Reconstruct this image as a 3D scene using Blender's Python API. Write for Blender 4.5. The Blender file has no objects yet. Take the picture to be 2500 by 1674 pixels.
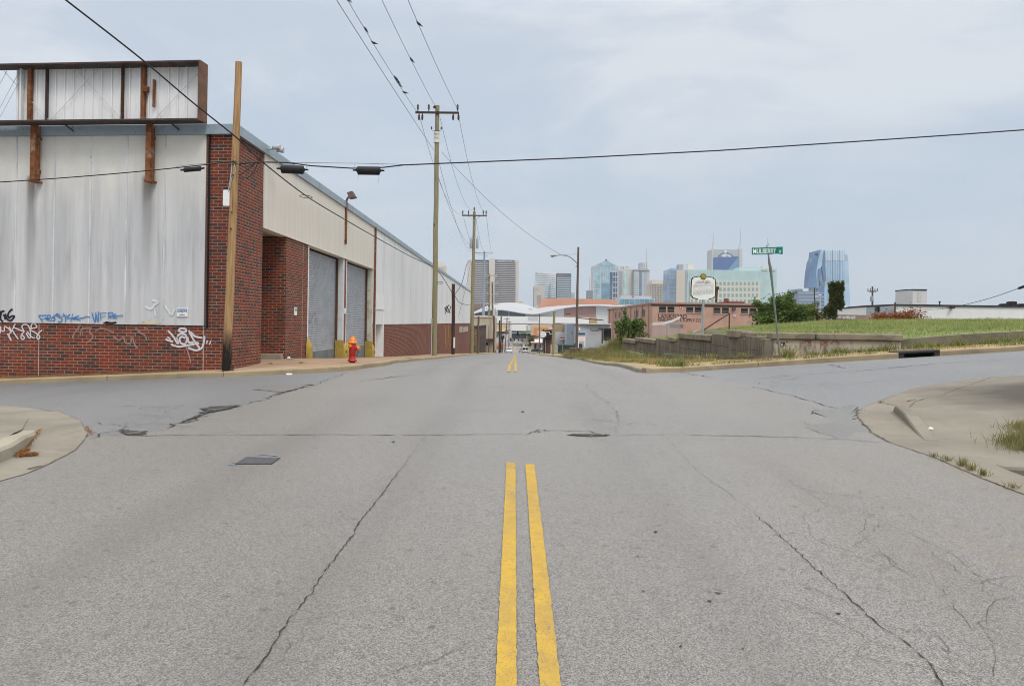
import bpy, bmesh, math, random
import numpy as np
from mathutils import Vector, Matrix
random.seed(7)
rng = np.random.default_rng(7)
S = bpy.context.scene
COL = S.collection
F, U0, V0 = 1900.0, 1258.0, 787.0
TH = math.radians(0.85)
ct, st = math.cos(TH), math.sin(TH)
R = math.radians
V = Vector

# ---------------------------------------------------------------- camera geometry (plan the place from a survey of the picture)
def ab(u, v):
    du, dv = u - U0, v - V0
    return (du*ct + dv*st)/F, (du*st - dv*ct)/F

def W(u, v, Y):
    a, c = ab(u, v)
    return V((a*Y, Y, c*Y))

def rect(u0, v0, u1, v1, Y):
    um, vm = (u0+u1)/2, (v0+v1)/2
    return ab(u0, vm)[0]*Y, ab(u1, vm)[0]*Y, ab(um, v1)[1]*Y, ab(um, v0)[1]*Y

# ---------------------------------------------------------------- terrain
ZP = [(-60, -4.6), (-20, -2.6), (0, -1.72), (3.36, -1.565), (5, -1.505), (8, -1.437), (10, -1.415), (15, -1.385), (21.5, -1.37),
      (26, -1.46), (33.7, -1.79), (50, -2.42), (73.7, -3.24), (100, -4.22), (150, -6.15), (230, -9.0), (300, -11.3), (400, -14.0),
      (500, -16.0), (600, -17.4), (700, -17.6), (800, -17.0), (850, -16.8), (950, -18.0), (1100, -20), (5000, -20)]
_x = np.array([p[0] for p in ZP], float); _y = np.array([p[1] for p in ZP], float)
_h = np.diff(_x); _d = np.diff(_y)/_h
_m = np.zeros(len(_x)); _m[0] = _d[0]; _m[-1] = 0
for i in range(1, len(_x)-1):
    if _d[i-1]*_d[i] > 0:
        w1, w2 = 2*_h[i]+_h[i-1], _h[i]+2*_h[i-1]
        _m[i] = (w1+w2)/(w1/_d[i-1]+w2/_d[i])

def zc(y):
    i = min(max(int(np.searchsorted(_x, y))-1, 0), len(_h)-1)
    t = (y-_x[i])/_h[i]
    return ((1+2*t)*(1-t)**2*_y[i] + t*(1-t)**2*_h[i]*_m[i] + t*t*(3-2*t)*_y[i+1] + t*t*(t-1)*_h[i]*_m[i+1])

def ss(a, b, x):
    t = min(max((x-a)/(b-a), 0.0), 1.0)
    return t*t*(3-2*t)

def G(x, y):
    z = zc(y)
    z -= 0.055*min(max(0.0, -5.0-x), 25)*ss(8, 13, y)*(1-ss(21.5, 27, y))
    z += min(max(0.0, x-4.5), 14)*0.08*ss(7, 13, y)*(1-0.25*ss(24, 30, y))*(1-ss(60, 110, y))
    return z

def GP(u, v, off=0.0):
    a, c = ab(u, v)
    Y = 1.0
    while Y < 1200:
        s = 0.05 if Y < 60 else 0.5
        if c*(Y+s) <= G(a*(Y+s), Y+s)+off:
            lo, hi = Y, Y+s
            for _ in range(20):
                m = (lo+hi)/2
                if c*m <= G(a*m, m)+off: hi = m
                else: lo = m
            return V((a*hi, hi))
        Y += s
    raise ValueError('no ground at %s %s' % (u, v))

# ---------------------------------------------------------------- mesh building
WL = {}
class MB:
    def __init__(s): s.v, s.f, s.m = [], [], []
    def add(s, vs, fs, mi=0):
        o = len(s.v); s.v += [tuple(p) for p in vs]
        for f in fs: s.f.append([i+o for i in f]); s.m.append(mi)
        return s
    def obox(s, o, a, b, c, mi=0):
        o, a, b, c = V(o), V(a), V(b), V(c)
        p = [o, o+a, o+a+b, o+b, o+c, o+a+c, o+a+b+c, o+b+c]
        return s.add(p, [(0,3,2,1), (4,5,6,7), (0,1,5,4), (1,2,6,5), (2,3,7,6), (3,0,4,7)], mi)
    def box(s, x0, x1, y0, y1, z0, z1, mi=0):
        return s.obox((x0,y0,z0), (x1-x0,0,0), (0,y1-y0,0), (0,0,z1-z0), mi)
    def prism(s, pts, off, mi=0):
        n = len(pts); off = V(off)
        a = [V(p) for p in pts]; b = [p+off for p in a]
        return s.add(a+b, [tuple(range(n))[::-1], tuple(range(n, 2*n))] + [(i, (i+1) % n, (i+1) % n+n, i+n) for i in range(n)], mi)
    def foot(s, pts, z0, z1, mi=0):
        return s.prism([(p[0], p[1], z0) for p in pts], (0, 0, z1-z0), mi)
    def tube(s, path, r, n=8, mi=0):
        path = [V(p) for p in path]
        if not isinstance(r, (list, tuple)): r = [r]*len(path)
        vs, fs = [], []
        up = None
        for i, p in enumerate(path):
            t = (path[min(i+1, len(path)-1)]-path[max(i-1, 0)]).normalized()
            if up is None:
                up = V((0,0,1)) if abs(t.z) < .9 else V((1,0,0))
            e1 = t.cross(up).normalized(); e2 = e1.cross(t).normalized(); up = e2
            for k in range(n):
                A = 2*math.pi*k/n
                vs.append(p + (e1*math.cos(A)+e2*math.sin(A))*r[i])
        for i in range(len(path)-1):
            for k in range(n):
                fs.append((i*n+k, i*n+(k+1) % n, (i+1)*n+(k+1) % n, (i+1)*n+k))
        fs.append(tuple(range(n))[::-1]); fs.append(tuple(range((len(path)-1)*n, len(path)*n)))
        return s.add(vs, fs, mi)
    def lathe(s, prof, o, n=16, mi=0, ax='z'):
        o = V(o)
        vs, fs = [], []
        for r, h in prof:
            for k in range(n):
                A = 2*math.pi*k/n
                q = (r*math.cos(A), r*math.sin(A), h)
                if ax == 'x': q = (h, r*math.cos(A), r*math.sin(A))
                if ax == 'y': q = (r*math.cos(A), h, r*math.sin(A))
                vs.append(o+V(q))
        for i in range(len(prof)-1):
            for k in range(n):
                fs.append((i*n+k, i*n+(k+1) % n, (i+1)*n+(k+1) % n, (i+1)*n+k))
        fs.append(tuple(range(n))[::-1]); fs.append(tuple(range((len(prof)-1)*n, len(prof)*n)))
        return s.add(vs, fs, mi)
    def ball(s, o, r, n=10, mi=0):
        rx, ry, rz = r if isinstance(r, (tuple, list)) else (r, r, r)
        o = V(o); m = max(4, n//2); vs, fs = [], []
        for i in range(m+1):
            A = math.pi*i/m
            for k in range(n):
                B = 2*math.pi*k/n
                vs.append(o+V((rx*math.sin(A)*math.cos(B), ry*math.sin(A)*math.sin(B), rz*math.cos(A))))
        for i in range(m):
            for k in range(n):
                fs.append((i*n+k, i*n+(k+1) % n, (i+1)*n+(k+1) % n, (i+1)*n+k))
        return s.add(vs, fs, mi)
    def text(s, t, o, ex, ez, h, w=None, align='l', mi=0):
        """flat lettering: o = lower left (or centre / right), ex, ez unit vectors, h cap height, w forced width"""
        vs, fs, tw = txt(t)
        k = h/0.70
        kx = k if w is None else w/tw
        sh = {'l': 0, 'c': -tw*kx/2, 'r': -tw*kx}[align]
        o, ex, ez = V(o), V(ex), V(ez)
        return s.add([o+ex*(x*kx+sh)+ez*(y*k) for x, y in vs], fs, mi)
    def ribbon(s, pts, w, nrm, mi=0, ends=.4):
        """flat stroke along pts (3-D) of width w, lying square to nrm(p)"""
        pts = [V(p) for p in pts]; n = len(pts); vs, fs = [], []
        for i, p in enumerate(pts):
            t = (pts[min(i+1, n-1)]-pts[max(i-1, 0)]).normalized()
            e = t.cross(V(nrm)).normalized()
            ww = w[i] if isinstance(w, (list, tuple)) else w
            if i in (0, n-1): ww *= ends
            vs += [p-e*ww/2, p+e*ww/2]
        fs = [(2*i, 2*i+1, 2*i+3, 2*i+2) for i in range(n-1)]
        return s.add(vs, fs, mi)
    def build(s, name, mats, parent=None, smooth=False, bevel=0, loc=None, flip=True, uvs=True):
        me = bpy.data.meshes.new(name)
        a = np.array(s.v, float).reshape(-1, 3)
        if parent is not None: o = WL[parent.name]
        elif loc is not None: o = V(loc)
        else:
            lo, hi = a.min(0), a.max(0)
            o = V(((lo[0]+hi[0])/2, (lo[1]+hi[1])/2, lo[2]))
        me.from_pydata([tuple(p) for p in (a-np.array(o))], [], s.f)
        if not isinstance(mats, (list, tuple)): mats = [mats]
        for m in mats: me.materials.append(m)
        if len(mats) > 1: me.polygons.foreach_set('material_index', s.m)
        if flip or bevel:
            bm = bmesh.new(); bm.from_mesh(me)
            if flip: bmesh.ops.recalc_face_normals(bm, faces=bm.faces)
            if bevel:
                bmesh.ops.bevel(bm, geom=[e for e in bm.edges if len(e.link_faces) == 2 and e.calc_face_angle(0) > .5], offset=bevel, segments=1, affect='EDGES', clamp_overlap=True)
            bm.to_mesh(me); bm.free()
        me.update()
        if uvs: box_uv(me, o)
        if smooth:
            me.polygons.foreach_set('use_smooth', [True]*len(me.polygons))
            me.set_sharp_from_angle(angle=R(40))
        ob = bpy.data.objects.new(name, me); COL.objects.link(ob)
        WL[ob.name] = o.copy()
        if parent is not None: ob.parent = parent
        else: ob.location = o
        return ob

def box_uv(me, o):
    uv = me.uv_layers.new(name='UVMap').data
    vs = me.vertices
    out = np.zeros(2*len(me.loops), np.float32)
    for p in me.polygons:
        n = p.normal
        if abs(n.z) > .7:
            for li in p.loop_indices:
                c = vs[me.loops[li].vertex_index].co
                out[2*li] = c.x+o.x; out[2*li+1] = c.y+o.y
        else:
            h = math.hypot(n.x, n.y); tx, ty = -n.y/h, n.x/h
            for li in p.loop_indices:
                c = vs[me.loops[li].vertex_index].co
                out[2*li] = (c.x+o.x)*tx+(c.y+o.y)*ty; out[2*li+1] = c.z+o.z
    uv.foreach_set('uv', out)

def tag(o, label=None, cat=None, group=None, kind=None):
    if label: o['label'] = label
    if cat: o['category'] = cat
    if group: o['group'] = group
    if kind: o['kind'] = kind
    return o

def thing(name, label, cat, loc, group=None):
    o = bpy.data.objects.new(name, None); COL.objects.link(o)
    o.location = V(loc); WL[o.name] = V(loc); o.empty_display_size = .3
    return tag(o, label, cat, group)

def copy_tree(o, loc, parent=None, label=None, rz=None):
    c = o.copy(); COL.objects.link(c)
    if parent is None:
        c.location = V(loc)
        if rz is not None: c.rotation_euler = (0, 0, rz)
        if label: c['label'] = label
    else: c.parent = parent
    for ch in list(o.children): copy_tree(ch, None, c)
    return c

_T = {}
def txt(t):
    if t not in _T:
        cu = bpy.data.curves.new('lettering', 'FONT'); cu.body = t; cu.size = 1; cu.resolution_u = 3; cu.offset = .012
        ob = bpy.data.objects.new('lettering', cu); COL.objects.link(ob)
        dg = bpy.context.evaluated_depsgraph_get()
        me = bpy.data.meshes.new_from_object(ob.evaluated_get(dg))
        vs = [(v.co.x, v.co.y) for v in me.vertices]; fs = [tuple(p.vertices) for p in me.polygons]
        x0 = min(v[0] for v in vs); x1 = max(v[0] for v in vs)
        _T[t] = ([(x-x0, y) for x, y in vs], fs, x1-x0)
        bpy.data.objects.remove(ob); bpy.data.curves.remove(cu); bpy.data.meshes.remove(me)
    return _T[t]
MARK = ['The Nashville Brewery, opened here in 1859,', 'continued under various names and owners', 'until William Gerst bought it in the 1890s.',
        'Gerst beer won the gold medal at the 1897', 'Tennessee Centennial Exposition. Closed by', 'Prohibition, it made soft drinks and then', 'brewed again until 1954, when the plant',
        'shut its doors. The old brick brew house', 'stood beside this street for many years', 'before it was torn down.']
for t_ in ['MULBERRY', 'ST', 'NOTICE', 'NO', 'TRESPASSING', 'LANKFORD', 'HARDWARE & SUPPLY CO', 'WILLIAM GERST', 'BREWING COMPANY', 'FOR SALE', 'Omni',
           'Hotels', 'RENAISSANCE HOTEL', 'DOWNTOWN', 'ANTIQUE', 'GALLERY', 'PINNACLE', 'FROST4K', 'HIGH', 'VOLTAGE'] + MARK: txt(t_)

def smooth_path(pts, k=4):
    pts = [V(p) for p in pts]
    if len(pts) < 3: return pts
    out = []
    for i in range(len(pts)-1):
        p0, p1, p2, p3 = pts[max(i-1, 0)], pts[i], pts[i+1], pts[min(i+2, len(pts)-1)]
        for j in range(k):
            t = j/k
            out.append(.5*((2*p1)+(p2-p0)*t+(2*p0-5*p1+4*p2-p3)*t*t+(3*p1-p0-3*p2+p3)*t**3))
    out.append(pts[-1])
    return out

def sag(a, b, d, n=24):
    a, b = V(a), V(b)
    return [a.lerp(b, i/n)-V((0, 0, d*4*(i/n)*(1-i/n))) for i in range(n+1)]

# ---------------------------------------------------------------- materials
class NT:
    def __init__(s, name):
        s.mat = bpy.data.materials.new(name); s.mat.use_nodes = True
        s.t = s.mat.node_tree; s.n = s.t.nodes
        s.b = s.n['Principled BSDF']
        s.tc = s.n.new('ShaderNodeTexCoord')
    def link(s, a, b): s.t.links.new(a, b)
    def val(s, x, sock):
        if isinstance(x, bpy.types.NodeSocket): s.link(x, sock)
        else: sock.default_value = x
    def math(s, op, a, b=0.0, clamp=False):
        n = s.n.new('ShaderNodeMath'); n.operation = op; n.use_clamp = clamp
        s.val(a, n.inputs[0]); s.val(b, n.inputs[1]); return n.outputs[0]
    def mapr(s, x, lo, hi, a=0.0, b=1.0):
        n = s.n.new('ShaderNodeMapRange'); n.interpolation_type = 'SMOOTHSTEP' if False else 'LINEAR'
        s.val(x, n.inputs[0]); n.inputs[1].default_value = lo; n.inputs[2].default_value = hi
        n.inputs[3].default_value = a; n.inputs[4].default_value = b; return n.outputs[0]
    def mix(s, f, a, b, blend='MIX'):
        n = s.n.new('ShaderNodeMix'); n.data_type = 'RGBA'; n.blend_type = blend
        s.val(f, n.inputs[0]); s.val(c4(a), n.inputs[6]); s.val(c4(b), n.inputs[7]); return n.outputs[2]
    def coord(s, kind='obj', sc=1.0):
        o = {'obj': s.tc.outputs['Object'], 'uv': s.tc.outputs['UV']}[kind]
        m = s.n.new('ShaderNodeMapping'); s.link(o, m.inputs[0])
        m.inputs['Scale'].default_value = sc if isinstance(sc, (tuple, list)) else (sc, sc, sc)
        return m.outputs[0]
    def noise(s, sc, kind='obj', detail=4, rough=.6, dist=0.0):
        n = s.n.new('ShaderNodeTexNoise'); n.inputs['Scale'].default_value = 1; n.inputs['Detail'].default_value = detail
        n.inputs['Roughness'].default_value = rough; n.inputs['Distortion'].default_value = dist
        s.link(s.coord(kind, sc), n.inputs['Vector']); return n.outputs['Fac']
    def voro(s, sc, kind='obj', feat='F1', out='Distance'):
        n = s.n.new('ShaderNodeTexVoronoi'); n.feature = feat; n.inputs['Scale'].default_value = 1
        s.link(s.coord(kind, sc), n.inputs['Vector']); return n.outputs[out]
    def island(s):
        return s.n.new('ShaderNodeNewGeometry').outputs['Random Per Island']
    def sep(s, kind='obj'):
        n = s.n.new('ShaderNodeSeparateXYZ'); s.link(s.coord(kind), n.inputs[0]); return n.outputs
    def bump(s, h, strength=.3, dist=.01):
        n = s.n.new('ShaderNodeBump'); n.inputs['Strength'].default_value = strength; n.inputs['Distance'].default_value = dist
        s.link(h, n.inputs['Height']); s.link(n.outputs[0], s.b.inputs['Normal'])
    def fin(s, col, rough=.8, metal=0.0, spec=.3):
        s.val(c4(col), s.b.inputs['Base Color']); s.val(rough, s.b.inputs['Roughness']); s.val(metal, s.b.inputs['Metallic'])
        s.b.inputs['Specular IOR Level'].default_value = spec
        return s.mat

def c4(c):
    if isinstance(c, bpy.types.NodeSocket): return c
    return (*c, 1.0) if len(c) == 3 else c

_MC = {}
def plain(name, col, rough=.7, metal=0, var=.25, sc=6.0, dirt=None, bump=0, spec=.3):
    """paint, metal or concrete with soft mottling and optional dirt"""
    if name in _MC: return _MC[name]
    n = NT(name)
    d = tuple(c*(1-var) for c in col); b = tuple(min(1, c*(1+var*.5)) for c in col)
    f = n.noise(sc, detail=6)
    c = n.mix(n.mapr(f, .3, .7), d, b)
    for sc_, th, sz, am in ((5.5, .50, .16, .55), (13, .62, .17, .65)):
        sv = n.voro(sc_, out='Color'); bb = n.n.new('ShaderNodeRGBToBW'); n.link(sv, bb.inputs[0])
        sd = n.math('ADD', n.voro(sc_), n.mapr(n.noise(sc_*6, detail=3), 0, 1, -.09, .09))
        c = n.mix(n.math('MULTIPLY', n.mapr(sd, sz*.45, sz, am, 0), n.math('GREATER_THAN', bb.outputs[0], th)), c, tuple(q*.25 for q in col))
    if dirt:
        c = n.mix(n.mapr(n.noise(sc*.6, detail=8, rough=.7), .52, .68, 0, dirt[3] if len(dirt) > 3 else .7), c, dirt[:3])
    if bump: n.bump(n.noise(sc*8), bump, .01)
    _MC[name] = n.fin(c, rough, metal, spec)
    return _MC[name]

def asphalt(name, col, warm, sc=1.0, dirt=False):
    n = NT(name)
    big = n.mapr(n.noise(.35, detail=5), .35, .65)
    c = n.mix(big, tuple(x*.92 for x in col), tuple(x*1.08 for x in col))
    c = n.mix(n.mapr(n.noise((.9, .12, .9), detail=4), .5, .72, 0, .35), c, warm)
    sp = n.voro(150*sc, out='Color')
    bw = n.n.new('ShaderNodeRGBToBW'); n.link(sp, bw.inputs[0])
    c = n.mix(n.mapr(bw.outputs[0], .15, .85, 0, 1), n.mix(.62, c, (.0, .0, .0)), n.mix(.34, c, (.62, .61, .58)))
    c = n.mix(.12, c, n.mix(1.0, c, n.mix(big, col, warm)))
    fine = n.noise(95*sc, detail=3, rough=.7)
    c = n.mix(n.mapr(fine, .56, .68, 0, .7), c, tuple(x*.3 for x in col))
    c = n.mix(n.mapr(n.noise(30, detail=4, rough=.7), .62, .70, 0, .85), c, tuple(x*.28 for x in col))
    c = n.mix(n.mapr(n.noise(1.1, detail=6, rough=.65, dist=.6), .60, .74, 0, .25), c, tuple(x*.55 for x in col))
    c = n.mix(n.mapr(n.noise((.28, .05, .28), detail=4, rough=.55), .42, .62, 0, .22), c, tuple(x*.6 for x in col))
    for sc_, th, sz, am in ((5.5, .50, .16, .55), (13, .62, .17, .65)):
        sv = n.voro(sc_, out='Color'); bb = n.n.new('ShaderNodeRGBToBW'); n.link(sv, bb.inputs[0])
        sd = n.math('ADD', n.voro(sc_), n.mapr(n.noise(sc_*6, detail=3), 0, 1, -.09, .09))
        c = n.mix(n.math('MULTIPLY', n.mapr(sd, sz*.45, sz, am, 0), n.math('GREATER_THAN', bb.outputs[0], th)), c, tuple(q*.25 for q in col))
    if dirt:
        x = n.sep()[0]
        xd = n.math('ADD', x, n.mapr(n.noise((.5, .5, .5), detail=5), 0, 1, -1.6, 1.6))
        c = n.mix(n.math('MULTIPLY', n.math('MULTIPLY', n.mapr(xd, 2.2, 4.6, 0, .7), n.mapr(n.sep()[1], 7.5, 9.5, 1, 0)), n.mapr(n.noise((1.6, .22, 1), detail=6, rough=.7), .40, .62)), c, (.19, .15, .105))
        for xc in (-2.5, -1.05, 1.25, 2.6):
            d_ = n.math('ABSOLUTE', n.math('SUBTRACT', n.math('ADD', x, n.mapr(n.noise((.3, .12, 1), detail=3), 0, 1, -.5, .5)), xc))
            c = n.mix(n.math('MULTIPLY', n.mapr(d_, .1, .42, .30, 0), n.mapr(n.noise((.9, .10, 1), detail=4), .4, .6)), c, tuple(q*.62 for q in col))
    n.bump(fine, .25, .005)
    return n.fin(c, .52, 0, .42)

def concrete(name, col, stain, sc=1.0, bump=.2, amt=.7):
    n = NT(name)
    c = n.mix(n.mapr(n.noise(1.2*sc, detail=7), .3, .7), tuple(x*.82 for x in col), tuple(min(1, x*1.12) for x in col))
    c = n.mix(n.mapr(n.noise(.55*sc, detail=8, rough=.7, dist=.8), .5, .68, 0, amt), c, stain)
    c = n.mix(n.mapr(n.noise(40*sc, detail=2), .6, .75, 0, .5), c, tuple(x*.5 for x in col))
    n.bump(n.noise(30*sc, detail=4), bump, .008)
    return n.fin(c, .9, 0, .2)

def brick(name, ramp, mortar, w=.26, h=.09, m=.009, bump=.5):
    n = NT(name)
    b = n.n.new('ShaderNodeTexBrick'); n.link(n.tc.outputs['UV'], b.inputs['Vector'])
    b.inputs['Scale'].default_value = 1; b.inputs['Mortar Size'].default_value = m; b.inputs['Mortar Smooth'].default_value = .2
    b.inputs['Brick Width'].default_value = w; b.inputs['Row Height'].default_value = h; b.offset = .5
    b.inputs['Color1'].default_value = (0,0,0,1); b.inputs['Color2'].default_value = (1,1,1,1); b.inputs['Mortar'].default_value = (.5,.5,.5,1)
    cr = n.n.new('ShaderNodeValToRGB'); n.link(b.outputs['Color'], cr.inputs[0])
    el = cr.color_ramp.elements
    el[0].position = 0; el[0].color = c4(ramp[0]); el[1].position = 1; el[1].color = c4(ramp[-1])
    for i, c in enumerate(ramp[1:-1]):
        e = el.new((i+1)/(len(ramp)-1)); e.color = c4(c)
    c = n.mix(n.mapr(n.noise(14, detail=5), .35, .75, 0, .35), cr.outputs[0], (.09, .045, .04))
    c = n.mix(n.mapr(n.noise(.7, 'uv', detail=5), .5, .75, 0, .35), c, (.13, .075, .065))
    mo = n.mix(n.mapr(n.noise(1.5, detail=4), .4, .65), mortar, tuple(x*.62 for x in mortar))
    c = n.mix(b.outputs['Fac'], c, mo)
    n.bump(n.math('SUBTRACT', 1.0, b.outputs['Fac']), bump, .006)
    return n.fin(c, .85, 0, .25)

def wood(name, col, dark, foot=None, foot_z=1.0):
    n = NT(name)
    g = n.noise((26, 26, 1.3), detail=6, rough=.65)
    c = n.mix(n.mapr(g, .35, .68), col, dark)
    c = n.mix(n.mapr(n.noise((60, 60, 1.0), detail=3), .6, .66, 0, .7), c, tuple(x*.35 for x in dark))
    c = n.mix(n.mapr(n.noise((3, 3, 1.6), detail=3), .66, .70, 0, .8), c, tuple(x*.3 for x in dark))
    if foot:
        z = n.math('ADD', n.sep()[2], n.mapr(n.noise((8, 8, 2), detail=5), 0, 1, -.7, .7))
        c = n.mix(n.mapr(z, foot_z*.5, foot_z*1.3, 1, 0), c, foot)
    n.bump(g, .5, .01)
    return n.fin(c, .85, 0, .2)

def foliage(name, a, b, c=None, dry=None):
    n = NT(name)
    i = n.island()
    col = n.mix(i, a, b)
    if c: col = n.mix(n.mapr(n.math('FRACT', n.math('MULTIPLY', i, 7.31)), .7, .95), col, c)
    col = n.mix(n.mapr(n.noise(.8, detail=3), .4, .65, 0, .45), col, tuple(x*.6 for x in a))
    if dry: col = n.mix(n.mapr(n.noise((.35, .35, .35), detail=5, rough=.65), .5, .68, 0, .65), col, dry)
    m = n.fin(col, .7, 0, .2)
    tr = n.n.new('ShaderNodeBsdfTranslucent'); n.link(col, tr.inputs[0])
    mx = n.n.new('ShaderNodeMixShader'); mx.inputs[0].default_value = .3
    n.link(n.b.outputs[0], mx.inputs[1]); n.link(tr.outputs[0], mx.inputs[2])
    n.link(mx.outputs[0], n.n['Material Output'].inputs[0])
    return m

def glass(name, col, rough=.12, spec=.6, var=.25, sc=.08):
    n = NT(name)
    c = n.mix(n.mapr(n.noise(sc, detail=2), .35, .65), tuple(x*(1-var) for x in col), tuple(min(1, x*(1+var)) for x in col))
    return n.fin(c, rough, 0, spec)
# ---------------------------------------------------------------- shared materials
M_ROAD = asphalt('road asphalt', (.166, .153, .137), (.182, .160, .132), dirt=True)
M_SIDE = asphalt('side street asphalt', (.132, .137, .147), (.145, .146, .150))
M_PATCH = asphalt('patched asphalt', (.118, .113, .108), (.13, .122, .114), 1.3)
M_CRACK = plain('crack filler', (.05, .046, .042), .95, var=.5, sc=30)
M_EDGE = plain('gritty joint', (.13, .105, .075), .95, var=.5, sc=20)
M_HAIR = plain('hairline crack', (.105, .098, .09), .95, var=.5, sc=9)
M_CONC = concrete('gutter concrete', (.228, .208, .168), (.138, .123, .098))
M_CONC_G = concrete('kerb concrete', (.31, .28, .22), (.14, .125, .10))
M_CONC_T = concrete('tan kerb concrete', (.34, .27, .17), (.20, .16, .11))
M_WALK = concrete('stained sidewalk', (.33, .225, .145), (.40, .34, .26), amt=.6)
M_SOIL = concrete('soil with dry needles', (.27, .155, .07), (.30, .26, .19), 2.2, .5)
M_DIRT = concrete('far ground', (.20, .19, .15), (.14, .15, .10), .05, 0)
M_VERGE = concrete('dry verge soil', (.33, .25, .135), (.22, .20, .08), 1.3, .4)
M_LAWN = concrete('lawn soil', (.16, .20, .065), (.20, .21, .08), .8, .3)
M_YELLOW = None
n = NT('yellow road paint')
c_ = n.mix(n.mapr(n.noise(9, detail=6), .35, .7), (.47, .30, .040), (.37, .235, .045))
cr_ = n.voro((22, 13, 22), feat='DISTANCE_TO_EDGE')
c_ = n.mix(n.mapr(cr_, .0, .03, .45, 0), c_, (.20, .14, .05))
c_ = n.mix(n.mapr(n.noise(75, detail=3), .58, .68, 0, .8), c_, (.17, .15, .11))
c_ = n.mix(n.mapr(n.noise((2.2, .7, 1), detail=6, rough=.7), .48, .70, 0, .5), c_, (.21, .165, .085))
c_ = n.mix(n.mapr(n.noise((14, 5, 14), detail=5, rough=.75), .63, .70, 0, .85), c_, (.16, .145, .115))
M_YELLOW = n.fin(c_, .8)
M_RUST = plain('rusty steel', (.235, .09, .038), .85, .2, .6, 7, (.40, .32, .24, .65), .4)
M_RUSTD = plain('dark rusty steel', (.10, .055, .04), .8, .3, .5, 9, (.20, .075, .03, .7), .3)
M_BLACK = plain('black rubber', (.018, .018, .02), .6, var=.3)
M_GALV = plain('galvanised steel', (.42, .44, .46), .45, .6, .15, 9)
M_WHITE = plain('white paint', (.78, .78, .77), .6, var=.08)
M_GREY = plain('grey paint', (.42, .44, .46), .6, var=.12)
M_DARK = plain('dark void', (.015, .015, .017), .9, var=.2)
M_BRICK = brick('red brick', [(.06, .03, .03), (.07, .038, .036), (.175, .032, .015), (.235, .040, .018), (.14, .032, .02), (.205, .046, .022)], (.33, .235, .17))
M_WIRE = plain('cable sheath', (.02, .02, .022), .6, var=.2)
M_WIRET = plain('bare conductor', (.10, .105, .11), .5, .4, .2)
M_BROWNP = wood('brown pole wood', (.44, .285, .145), (.28, .155, .07), (.018, .014, .012), .95)
M_GREENP = wood('greenish pole wood', (.30, .265, .155), (.185, .165, .095))
M_OLDP = wood('weathered pole wood', (.165, .125, .10), (.09, .07, .06))
M_DARKP = wood('creosote pole wood', (.085, .05, .038), (.04, .026, .022))
M_LEAF = foliage('bush leaves', (.055, .105, .025), (.12, .19, .05), (.22, .23, .07))
M_LEAFD = foliage('vine leaves', (.035, .062, .018), (.075, .11, .03), (.15, .065, .03))
M_LEAFO = foliage('olive leaves', (.09, .085, .02), (.14, .12, .03))
M_LEAFR = foliage('dried orange leaves', (.22, .075, .03), (.30, .12, .05))
M_GRASS = foliage('lawn grass', (.22, .30, .085), (.33, .385, .14), (.46, .42, .20), (.40, .36, .17))
M_WEED = foliage('verge weeds', (.16, .205, .06), (.29, .30, .115), (.44, .36, .17))
M_BANK = foliage('bank weeds', (.17, .19, .06), (.34, .29, .13), (.25, .16, .08))
M_STRAW = foliage('dry grass', (.34, .25, .10), (.45, .34, .16), (.20, .22, .07))
M_STEM = plain('stems', (.10, .075, .04), .9)

# ---------------------------------------------------------------- ground sheets
XS = [x*.8 for x in range(-25, 34)] + [-60, -45, -36, -28, 32, 40, 50, 60, 80]
YS = ([-8+.8*i for i in range(60)] + [40+2.5*i for i in range(16)] + [80+10*i for i in range(13)] + [210+30*i for i in range(28)])

def sheet(name, poly, off, mats, zf=None, kind='structure', extra=None, skirt=0):
    if not callable(off):
        o_ = off; off = lambda x, y: o_
    bm = bmesh.new()
    f = bm.faces.new([bm.verts.new((p[0], p[1], 0)) for p in poly])
    bmesh.ops.triangulate(bm, faces=[f])
    lo = [min(p[i] for p in poly) for i in (0, 1)]; hi = [max(p[i] for p in poly) for i in (0, 1)]
    for ax, L in ((0, XS), (1, YS)):
        for c in L:
            if lo[ax]+.01 < c < hi[ax]-.01:
                co = [0, 0, 0]; no = [0, 0, 0]; co[ax] = c; no[ax] = 1
                bmesh.ops.bisect_plane(bm, geom=bm.verts[:]+bm.edges[:]+bm.faces[:], plane_co=co, plane_no=no)
    bmesh.ops.remove_doubles(bm, verts=bm.verts, dist=1e-4)
    g = zf or G
    mb = MB()
    bm.verts.index_update()
    vs = [(v.co.x, v.co.y, g(v.co.x, v.co.y)+off(v.co.x, v.co.y)) for v in bm.verts]
    fs = []
    for f in bm.faces:
        ix = [v.index for v in f.verts]
        a = f.normal.z
        fs.append(ix if a > 0 else ix[::-1])
    bm.free()
    mb.add(vs, fs)
    if extra: extra(mb)
    if skirt:
        from collections import Counter
        E = Counter(); D = {}
        for f in mb.f:
            for i in range(len(f)): k = tuple(sorted((f[i], f[(i+1) % len(f)]))); E[k] += 1; D[k] = (f[i], f[(i+1) % len(f)])
        for k, c in E.items():
            if c == 1: a, b = D[k]; p, q = mb.v[a], mb.v[b]; mb.add([p, q, (q[0], q[1], q[2]-skirt), (p[0], p[1], p[2]-skirt)], [(1, 0, 3, 2)])
    o = mb.build(name, mats, flip=False, smooth=False, loc=(0, 0, 0))
    o.data.polygons.foreach_set('use_smooth', [True]*len(o.data.polygons))
    tag(o, kind=kind)
    return o

def px(*pts): return [tuple(GP(u, v)) for u, v in pts]

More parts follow.
